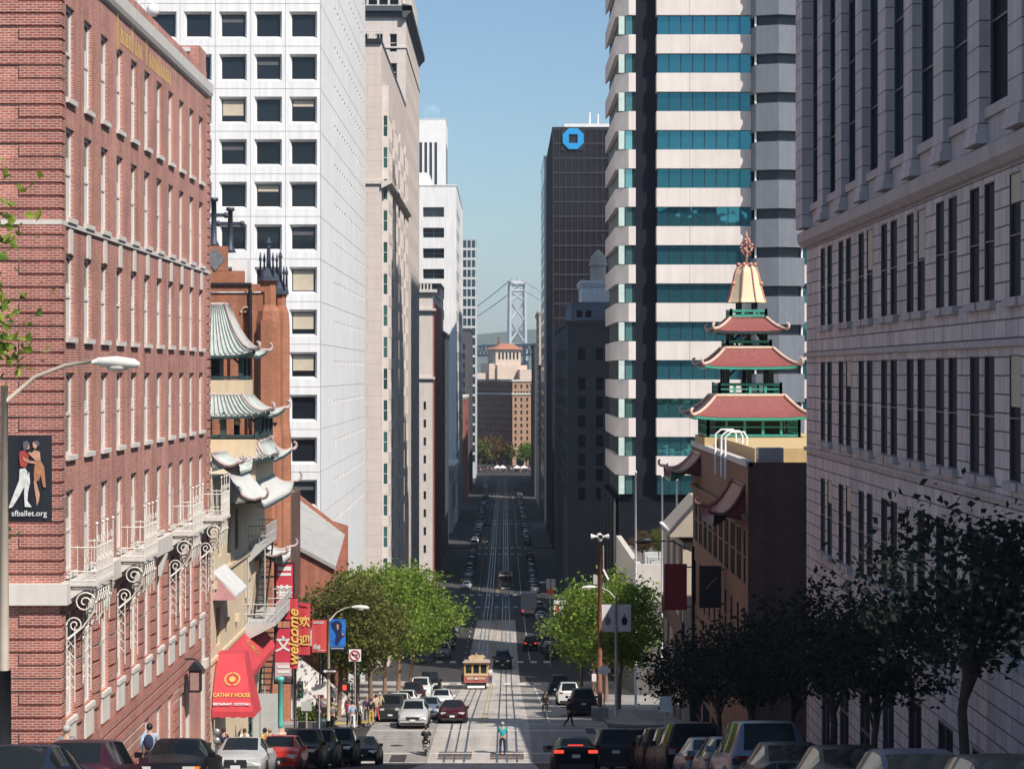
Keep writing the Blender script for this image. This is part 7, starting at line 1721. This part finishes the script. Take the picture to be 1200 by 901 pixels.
def banner(label, x0, x1, y, z0, z1, mat, group=None, pole=None):
    t_ = thing('street_banner', label, 'banner', ((x0 + x1) / 2, y, z0), 0, group, world=True)
    m = MB(); n = 6; m.grid([[(x0 + (x1 - x0) * i / n, y + .02 * math.sin(i * 1.3), z) for i in range(n + 1)] for z in (z0, z1)], True); m.grid([[(x0 + (x1 - x0) * i / n, y + .012 + .02 * math.sin(i * 1.3), z) for i in range(n + 1)] for z in (z1, z0)], True); m.build('cloth', mat, t_)
    if pole is not None:
        m = MB()
        for z in (z0 + .04, z1 - .04): m.bar((pole, y + .06, z), (x1 if abs(x1 - pole) > abs(x0 - pole) else x0, y + .06, z), .025)
        m.build('bracket', GALV, t_)
    return t_
def blob(mb, pts, y): mb.add([(x, y, z) for x, z in pts], [tuple(range(len(pts)))[::-1]] if 0 else [tuple(range(len(pts)))])
# near left lamp with the dance banner
lx, ly = xpx(5, 42), 42.0; lz = gz(ly) + .15
street_lamp('tall tan street lamp in front of the near brick corner', lx, ly, zpx(452, ly) - lz, 1.8, TANP, 1, 'street lamps', zpx(785, ly) - lz, DARKM)
bx0, bx1, bz0, bz1 = xpx(9, ly), xpx(60.5, ly), zpx(611, ly), zpx(510, ly)
BLK = mk('banner_black', (.008, .010, .018), .6, var=.03)
bn = banner('black banner with two embracing dancers on the tall tan lamp', bx0, bx1, ly, bz0, bz1, BLK, None, lx)
W_, H_ = bx1 - bx0, bz1 - bz0; yb = ly - .035
def BP(pts): return [(bx0 + W_ * u, bz1 - H_ * v) for u, v in pts]
WHT = mk('print_white', (.62, .62, .60), .6, var=.25, scale=9); FLESH = mk('print_flesh', (.50, .27, .18), .6, var=.2, scale=9); REDP = mk('print_red', (.35, .05, .04), .6, var=.25, scale=9); RUST = mk('print_rust', (.40, .18, .09), .6, var=.3, scale=9)
m = MB(); blob(m, BP([(.28, .39), (.41, .38), (.46, .42), (.42, .56), (.28, .70), (.12, .83), (.03, .845), (.05, .81), (.16, .66), (.27, .52)]), yb); blob(m, BP([(.40, .50), (.50, .42), (.52, .55), (.47, .66), (.46, .76), (.56, .83), (.40, .83), (.38, .68)]), yb - .002); m.build('print_tights', WHT, bn)
m = MB(); blob(m, BP([(.28, .19), (.38, .17), (.48, .22), (.50, .30), (.42, .37), (.30, .36), (.27, .27)]), yb); m.build('print_bodice', REDP, bn)
m = MB(); blob(m, BP([(.44, .09), (.50, .10), (.51, .15), (.46, .17)]), yb - .003); blob(m, BP([(.58, .08), (.66, .07), (.69, .12), (.64, .16), (.58, .13)]), yb - .003); blob(m, BP([(.34, .24), (.50, .29), (.62, .30), (.66, .33), (.50, .32), (.38, .29)]), yb - .005); blob(m, BP([(.62, .17), (.74, .19), (.76, .28), (.70, .35), (.62, .28), (.5, .22), (.47, .19), (.56, .2)]), yb - .002); blob(m, BP([(.60, .52), (.66, .54), (.74, .68), (.72, .76), (.67, .82), (.66, .74), (.62, .62)]), yb - .004); m.build('print_skin', FLESH, bn)
m = MB(); blob(m, BP([(.64, .30), (.74, .28), (.84, .36), (.88, .60), (.82, .60), (.76, .46), (.72, .52), (.62, .54), (.60, .44)]), yb - .003); m.build('print_dress', RUST, bn)
m = MB(); blob(m, BP([(.36, .08), (.44, .06), (.50, .08), (.47, .14), (.42, .18), (.36, .15)]), yb - .004); blob(m, BP([(.60, .065), (.70, .06), (.74, .10), (.70, .12), (.62, .09)]), yb - .004); m.build('print_hair', mk('print_hair', (.10, .10, .12), .6), bn)
text('sfballet.org', .165, mk('print_text', (.75, .75, .75), .5), 'lettering', bn, (bx0 + W_ * .5, yb - .01, bz1 - H_ * .905), (R(90), 0, 0), .002, 0)
# second lamp, at the crossing corner
lx, ly = xpx(385, 118), 118.0; lz = gz(ly) + .15
street_lamp('tan street lamp at the crossing corner carrying a red and a blue banner', lx, ly, zpx(721, ly) - lz, 1.35, TANP, 1, 'street lamps', 1.6, BLACK)
bn = banner('red festival banner hanging left of the corner lamp', xpx(365.5, ly), xpx(383.5, ly), ly, zpx(764, ly), zpx(726, ly), mk('banner_red', (.58, .07, .07), .7), None, lx)
m = MB()
for (u0, u1, v0, v1) in ((.1, .8, .05, .075), (.1, .75, .09, .11), (.1, .16, .78, .9), (.18, .24, .74, .9), (.26, .30, .80, .9), (.32, .36, .74, .9), (.38, .46, .80, .9), (.48, .54, .76, .9), (.35, .85, .93, .95)):
    x0, x1 = xpx(365.5, ly), xpx(383.5, ly); z0, z1 = zpx(764, ly), zpx(726, ly); m.quad((x0 + (x1 - x0) * u0, ly - .03, z1 + (z0 - z1) * v1), (x0 + (x1 - x0) * u1, ly - .03, z1 + (z0 - z1) * v1), (x0 + (x1 - x0) * u1, ly - .03, z1 + (z0 - z1) * v0), (x0 + (x1 - x0) * u0, ly - .03, z1 + (z0 - z1) * v0))
m.build('print_marks', WHT, bn)
bn = banner('blue banner with a dark figure hanging right of the corner lamp', xpx(386.5, ly), xpx(405, ly), ly, zpx(761, ly), zpx(725, ly), mk('banner_blue', (.01, .14, .50), .7, var=.5, scale=2.5), None, lx)
x0, x1, z0, z1 = xpx(386.5, ly), xpx(405, ly), zpx(761, ly), zpx(725, ly); Q = lambda pts: [(x0 + (x1 - x0) * u, z1 + (z0 - z1) * v) for u, v in pts]
m = MB(); blob(m, Q([(.1, .12), (.45, .05), (.7, .1), (.8, .25), (.72, .4), (.9, .55), (.7, .65), (.5, .85), (.35, .8), (.42, .5), (.3, .35), (.12, .2)]), ly - .03); blob(m, Q([(0, .9), (1, .9), (1, 1), (0, 1)]), ly - .03); m.build('print_figure', mk('print_navy', (.005, .015, .08), .6), bn)
m = MB(); blob(m, Q([(.42, .18), (.55, .16), (.58, .3), (.48, .36)]), ly - .034); blob(m, Q([(.74, .42), (.9, .5), (.8, .55)]), ly - .034); m.build('print_skin', FLESH, bn)
m = MB()
for k in range(9): blob(m, Q([(.1 + .09 * k, .93), (.15 + .09 * k, .93), (.15 + .09 * k, .97), (.1 + .09 * k, .97)]), ly - .034)
m.build('print_marks', WHT, bn)
# welcome banners on a black pole
wp = thing('banner_pole', 'black pole holding the two red welcome banners and a traffic signal', 'pole', (xpx(346, 117), 117, gz(117) + .15))
hp = zpx(700, 117) - gz(117) - .15
m = MB(); m.tube([(0, 0, 0), (0, 0, .5), (0, 0, .55), (0, 0, hp)], [.2, .17, .09, .06], 10); m.build('shaft', BLACK, wp)
m = MB(); m.bar((0, 0, hp - .1), (.85, 0, hp - .35), .03); m.bar((0, 0, hp - .02), (-.4, 0, hp - .02), .03); m.build('arm', BLACK, wp)
DKG = mk('signal_green', (.02, .05, .04), .5)
def signal_head(parent, x, y, z, rz=0, ped=None):
    m = MB(); m.box(x - .17, x + .17, y - .12, y + .12, z, z + .95)
    for k in range(3):
        zc = z + .16 + .31 * k; m.tube([(x + .13 * math.cos(math.pi * q / 6), y - .24, zc + .13 * math.sin(math.pi * q / 6)) for q in range(7)], .02, 4)
    h_ = m.build('signal_head', DKG, parent)
    for k, c in enumerate(('lens_green', 'lens_amber', 'lens_red')):
        m = MB(); m.v = []; m.lathe([(.10, 0), (.08, .03)], 0, 0, 10); m.v = [(a + x, y - .13 - c2, b_ + z + .16 + .31 * k) for a, b_, c2 in m.v]; m.build('lens', mk(c, ((.01, .08, .05), (.12, .06, .01), (.15, .01, .01))[k], .3), h_)
signal_head(wp, .28, 0, 3.0)
wb = banner('narrow red banner with welcome in gold script', xpx(339.5, 116.8), xpx(349, 116.8), 116.8, zpx(783, 116.8), zpx(701, 116.8), RED)
text('welcome', .84, mk('print_gold', (.80, .55, .14), .5), 'lettering', wb, (xpx(344.2, 116.7), 116.72, zpx(747, 116.7)), (R(90), R(-90), 0), .004, .012, sx=1.05, shear=.25)
wb = banner('wide red banner with two gold characters', xpx(349.5, 117.2), xpx(363.5, 117.2), 117.2, zpx(767, 117.2), zpx(706, 117.2), RED)
for ch_, py in (('欢', 729), ('迎', 751)): text(ch_, .62, MATS['print_gold'], 'lettering', wb, (xpx(356.5, 117), 117.12, zpx(py, 117)), (R(90), 0, 0), .004, .015)
# signs at the corner
def sign_plate(name, label, x, y, z, w, h, mat, shape='rect', post=None, mats=GALV):
    t_ = thing(name, label, 'sign', (x, y, gz(y) + .15), world=True)
    m = MB()
    if shape == 'rect': m.box(x - w / 2, x + w / 2, y - .03, y, z - h / 2, z + h / 2)
    elif shape == 'round': m.lathe([(w / 2, 0), (w / 2, .03)], 0, 0, 24, False); m.v = [(a + x, y - .03 + c, b_ + z) for a, b_, c in m.v]
    elif shape == 'cross': m.box(x - w / 2, x + w / 2, y - .03, y, z - h * .3, z + h * .22); m.box(x - w * .28, x + w * .28, y - .028, y - .002, z + h * .221, z + h * .5); m.box(x - w * .3, x + w * .3, y - .028, y - .002, z - h * .5, z - h * .301)
    m.build('plate', mat, t_)
    if post: m = MB(); m.bar((x, y + .05, gz(y) + .1), (x, y + .05, z + h / 2), .045); m.build('post', mats, t_)
    return t_
s_ = sign_plate('one_way_sign', 'black one way arrow sign fixed to the corner lamp', xpx(386, 117.7), 117.7, zpx(786, 117.7), .82, .28, BLACK)
m = MB(); x, z, y = xpx(386, 117.7), zpx(786, 117.7), 117.66; m.add([(x - .37, y, z), (x - .22, y, z + .1), (x - .22, y, z + .045), (x + .37, y, z + .045), (x + .37, y, z - .045), (x - .22, y, z - .045), (x - .22, y, z - .1)], [tuple(range(7))]); m.build('arrow', WHITE, s_)
text('ONE WAY', .075, BLACK, 'lettering', s_, (x + .06, y - .004, z), (R(90), 0, 0), .001, .002)
sign_plate('shield_sign', 'white stepped shield sign on its post at the crossing corner', xpx(374, 121.5), 121.5, zpx(807.5, 121.5), .95, .62, WHITE, 'cross', True)
s_ = sign_plate('turn_sign', 'white sign with a red ring forbidding the left turn', xpx(416, 133), 133, zpx(767.5, 133), .78, .78, WHITE, 'rect', True)
m = MB(); x, y, z = xpx(416, 133), 132.94, zpx(767.5, 133)
m.tube([(x + .31 * math.cos(q * math.pi / 12), y, z + .31 * math.sin(q * math.pi / 12)) for q in range(25)], .035, 4); m.bar((x - .22, y, z + .22), (x + .22, y, z - .22), .035); m.build('ring', RED, s_)
m = MB(); m.add([(x + .09, y + .02, z - .2), (x + .17, y + .02, z - .2), (x + .17, y + .02, z + .08), (x - .08, y + .02, z + .08), (x - .08, y + .02, z + .16), (x - .24, y + .02, z + .04), (x - .08, y + .02, z - .08), (x - .08, y + .02, z), (x + .09, y + .02, z)], [tuple(range(9))]); m.build('arrow', BLACK, s_)
ts = thing('traffic_signal', 'traffic signal on a dark pole right of the corner crowd', 'traffic signal', (xpx(417, 133.4), 133.4, gz(133) + .15))
m = MB(); m.bar((0, 0, 0), (0, 0, 4.2), .07); m.build('pole', BLACK, ts); signal_head(ts, .1, -.12, 2.85)
pd = thing('pedestrian_signal', 'pedestrian signal with a lit red hand beside the crowd', 'traffic signal', (xpx(406, 131), 131, gz(131) + .15))
m = MB(); m.bar((.35, .1, 0), (.35, .1, 2.6), .05); m.box(-.05, .35, .05, .12, 2.35, 2.42); m.build('pole', BLACK, pd); m = MB(); m.box(-.28, .24, -.15, .1, 2.1, 2.62); m.build('case', DARKM, pd); m = MB(); m.box(-.22, .0, -.16, -.15, 2.2, 2.52); m.build('hand', BRAKE, pd)
sign_plate('parking_sign', 'back of a pale parking sign on a thin post by the black cars', xpx(359, 108), 108, zpx(827, 108), .55, .5, PALEG, 'rect', True)
pmt = thing('parking_meter', 'twin headed parking meter beside the silver sedan', 'parking meter', (xpx(254, 66), 66, gz(66) + .15))
m = MB(); m.bar((0, 0, 0), (0, 0, 1.15), .035, 6); m.build('post', GALV, pmt)
for zz in (1.22, 1.5): m = MB(); m.sphere((0, 0, zz), .12, 8, (1, .7, 1)); m.build('meter_head', GREYM, pmt)
nb = thing('litter_bin', 'dark green litter bin beside the pedestrian waiting at the lamp post', 'bin', (-11.1, 124.5, gz(124.5) + .15)); m = MB(); m.lathe([(.26, 0), (.32, .85), (.34, .9), (.2, 1.05)], 0, 0, 12); m.build('drum', mk('bin_green', (.02, .06, .045), .5), nb)
br__ = thing('news_racks', 'row of low dark news boxes behind the signal pole', 'news boxes', (-11.6, 122.0, gz(122) + .15))
for k in range(3): m = MB(); m.box(-.75 + .5 * k, -.3 + .5 * k, 0, .4, 0, .95); m.prism([(-.75 + .5 * k, 0), (-.3 + .5 * k, 0), (-.3 + .5 * k, .4), (-.75 + .5 * k, .4)], .95, 1.05); m.build('box', mk(('rack_black', 'rack_grey', 'rack_navy')[k], ((.02, .02, .02), (.1, .1, .1), (.02, .03, .06))[k], .5), br__)
# siren pole, right
sp = thing('siren_pole', 'rusty red brown pole with white warning horns on top', 'pole', (xpx(703, 138), 138, gz(138) + .15))
hp = zpx(632, 138) - gz(138) - .15
m = MB(); m.tube([(0, 0, .4), (0, 0, hp)], [.17, .12], 10); m.build('pole', mk('rust_pole', (.22, .085, .05), .8, var=.3, scale=3), sp)
m = MB(); m.box(-.55, .55, -.5, .5, 0, .75); m.build('plinth', CONC, sp)
HRN = mk('horn_white', (.68, .66, .62), .5)
hd_ = MB(); hd_.lathe([(.10, hp - .25), (.14, hp), (.14, hp + .3)], 0, 0, 8); hb_ = hd_.build('horn_mount', HRN, sp)
for (dx, dy) in ((-1, 0), (1, 0), (0, -1), (0, 1)):
    m = MB(); m.tube([(dx * .1, dy * .1, hp + .2), (dx * .3, dy * .3, hp + .2), (dx * .42, dy * .42, hp + .2), (dx * .6, dy * .6, hp + .2)], [.07, .08, .13, .20], 10, False); m.tube([(dx * .58, dy * .58, hp + .2), (dx * .62, dy * .62, hp + .2)], [.2, .17], 10); h_ = m.build('horn', HRN, sp)
    if dy == -1: m = MB(); m.tube([(0, -.625, hp + .2), (0, -.64, hp + .2)], .13, 10); m.build('horn_mouth', BLACK, h_)
m = MB(); m.box(-.45, -.18, -.12, .12, hp - 3.0, hp - 2.4); m.build('control_box', PALEG, sp); m = MB(); m.bar((.24, 0, hp - 3.6), (.22, 0, hp - .4), .045); m.bar((.2, -.1, hp - 2.0), (.55, -.2, hp - 2.7), .09); m.build('conduit', GALV, sp)
m = MB(); m.box(-.55, -.25, -.2, -.16, 2.5, 3.0); m.build('notice_plate', WHITE, sp)
s_ = sign_plate('shield_sign', 'white stepped shield sign before the siren pole', xpx(708, 136), 136, zpx(785, 136), .85, .6, WHITE, 'cross', True)
# right lamp with a pair of pale picture banners
lx, ly = xpx(722, 140), 140.0; lz = gz(ly) + .15
street_lamp('pale grey street lamp carrying two white picture banners', lx, ly, zpx(696, ly) - lz, 1.35, GALV, -1, 'street lamps')
WB_ = mk('banner_white', (.66, .63, .66), .7, var=.04)
for (a, b_, lb, tc_) in ((703.5, 720.5, 'white picture banner with a grey figure left of the pale lamp', 'grey'), (723.5, 739.5, 'white picture banner with a black figure right of the pale lamp', 'black')):
    x0, x1, z0, z1 = xpx(a, ly), xpx(b_, ly), zpx(740, ly), zpx(708, ly); bn = banner(lb, x0, x1, ly, z0, z1, WB_, 'white picture banners', lx)
    Q = lambda pts: [(x0 + (x1 - x0) * u, z1 + (z0 - z1) * v) for u, v in pts]; m = MB(); blob(m, Q([(.35, .48), (.5, .44), (.68, .5), (.74, .62), (.64, .74), (.42, .76), (.3, .64)]), ly - .04); m.build('print_figure', CLOTH[tc_], bn); m = MB(); blob(m, Q([(.45, .33), (.56, .34), (.56, .43), (.46, .44)]), ly - .04); m.build('print_head', FLESH if tc_ == 'grey' else REDP, bn)
lx, ly = xpx(681, 205), 205.0
street_lamp('farther pale street lamp with two dark picture banners', lx, ly, zpx(712, ly) - gz(ly) - .15, 1.6, GALV, -1, 'street lamps')
for (a, b_, lb) in ((649, 657, 'picture banner with a red figure on the farther lamp'), (658, 667, 'picture banner with a dark figure on the farther lamp')):
    x0, x1, z0, z1 = xpx(a, ly), xpx(b_, ly), zpx(721, ly), zpx(703, ly); bn = banner(lb, x0, x1, ly - .2, z0, z1, WB_, 'banners on the farther lamp'); m = MB(); xm = (x0 + x1) / 2; m.add([(xm - .25, ly - .24, z0 + .2), (xm + .25, ly - .24, z0 + .2), (xm + .12, ly - .24, z1 - .35), (xm - .12, ly - .24, z1 - .35)], [(0, 1, 2, 3)]); m.build('print_figure', REDP if a < 655 else CLOTH['black'], bn)
bs_ = thing('bracket_sign', 'green street name plate under the farther banners', 'sign', (xpx(658, ly), ly, zpx(726, ly))); m = MB(); m.box(-.75, .75, -.02, .02, -.2, .2); m.build('plate', mk('sign_green', (.02, .12, .08), .5), bs_)
lx, ly = xpx(652, 300), 300.0
street_lamp('small distant street lamp farther down the right side', lx, ly, zpx(686, ly) - gz(ly) - .15, 1.5, GALV, -1, 'street lamps')
for (a, b_, lb) in ((640, 645, 'tiny pale banner left on the distant lamp'), (646, 651, 'tiny pale banner right on the distant lamp')): banner(lb, xpx(a, ly), xpx(b_, ly), ly - .2, zpx(690, ly), zpx(678, ly), WB_, 'tiny banners on the distant lamp')
st_ = thing('round_sign', 'round red sign above the small tree down the hill', 'sign', (xpx(645, 235), 235, gz(235) + .15)); m = MB(); m.lathe([(.42, 0), (.42, .06)], 0, 0, 16, False); m.v = [(a, c, b_ + zpx(695, 235) - gz(235)) for a, b_, c in m.v]; m.build('plate', mk('sign_orange', (.6, .08, .04), .5), st_); m = MB(); m.bar((0, .1, 0), (0, .1, zpx(695, 235) - gz(235)), .05); m.build('post', GALV, st_)
for k, (px, d_, py) in enumerate(((570, 760, 561), (569, 770, 569), (640, 640, 610))):
    s_ = sign_plate('street_sign', ['tiny white sign on the far left kerb, upper of two', 'tiny white sign on the far left kerb, lower of two', 'tiny pale sign far down the right kerb'][k], xpx(px, d_), d_, zpx(py, d_), 1.8, 1.8, WHITE, 'rect', True)
s_ = sign_plate('parking_sign', 'pale parking sign standing in shade between the dark trees', xpx(780, 78), 78, zpx(825, 78), .45, .6, WHITE, 'rect', True)
# overhead wires are not drawn in the photograph's gap; a thin dark lamp arm crosses the flagpoles
dl = thing('street_lamp', 'dark street lamp whose arm crosses in front of the flagpoles', 'street lamp', (8.1, 109, gz(109) + .15), 0, 'street lamps')
hz = zpx(640, 109) - gz(109) - .15
m = MB(); m.tube([(1.9, 0, 0), (1.9, 0, hz)], [.12, .08], 8); m.build('pole', BLACK, dl); m = MB(); m.tube([(1.9, 0, hz - .3), (.8, 0, hz + .28), (-.2, 0, hz + .3)], .045, 6); m.build('arm', BLACK, dl); m = MB(); m.tube([(-.2, 0, hz + .3), (-.5, 0, hz + .32), (-1.0, 0, hz + .27), (-1.15, 0, hz + .2)], [.05, .16, .14, .04], 8); m.build('lamp_head', DARKM, dl)
# ================================================================ air
hz_ = MB(); hz_.box(-3600, 3600, -420, 7600, -12, 330); hm, t, b = principled('haze_air'); t.nodes.remove(b)
pv_ = N(t, 'ShaderNodeVolumePrincipled'); pv_.inputs['Color'].default_value = (.74, .85, 1.0, 1); pv_.inputs['Density'].default_value = .95e-4; pv_.inputs['Anisotropy'].default_value = .0
t.links.new(pv_.outputs[0], t.nodes['Material Output'].inputs['Volume'])
HZ = hz_.build('haze', hm); HZ['kind'] = 'stuff'; HZ['label'] = 'pale bluish air over the street and the bay'; HZ['category'] = 'haze'
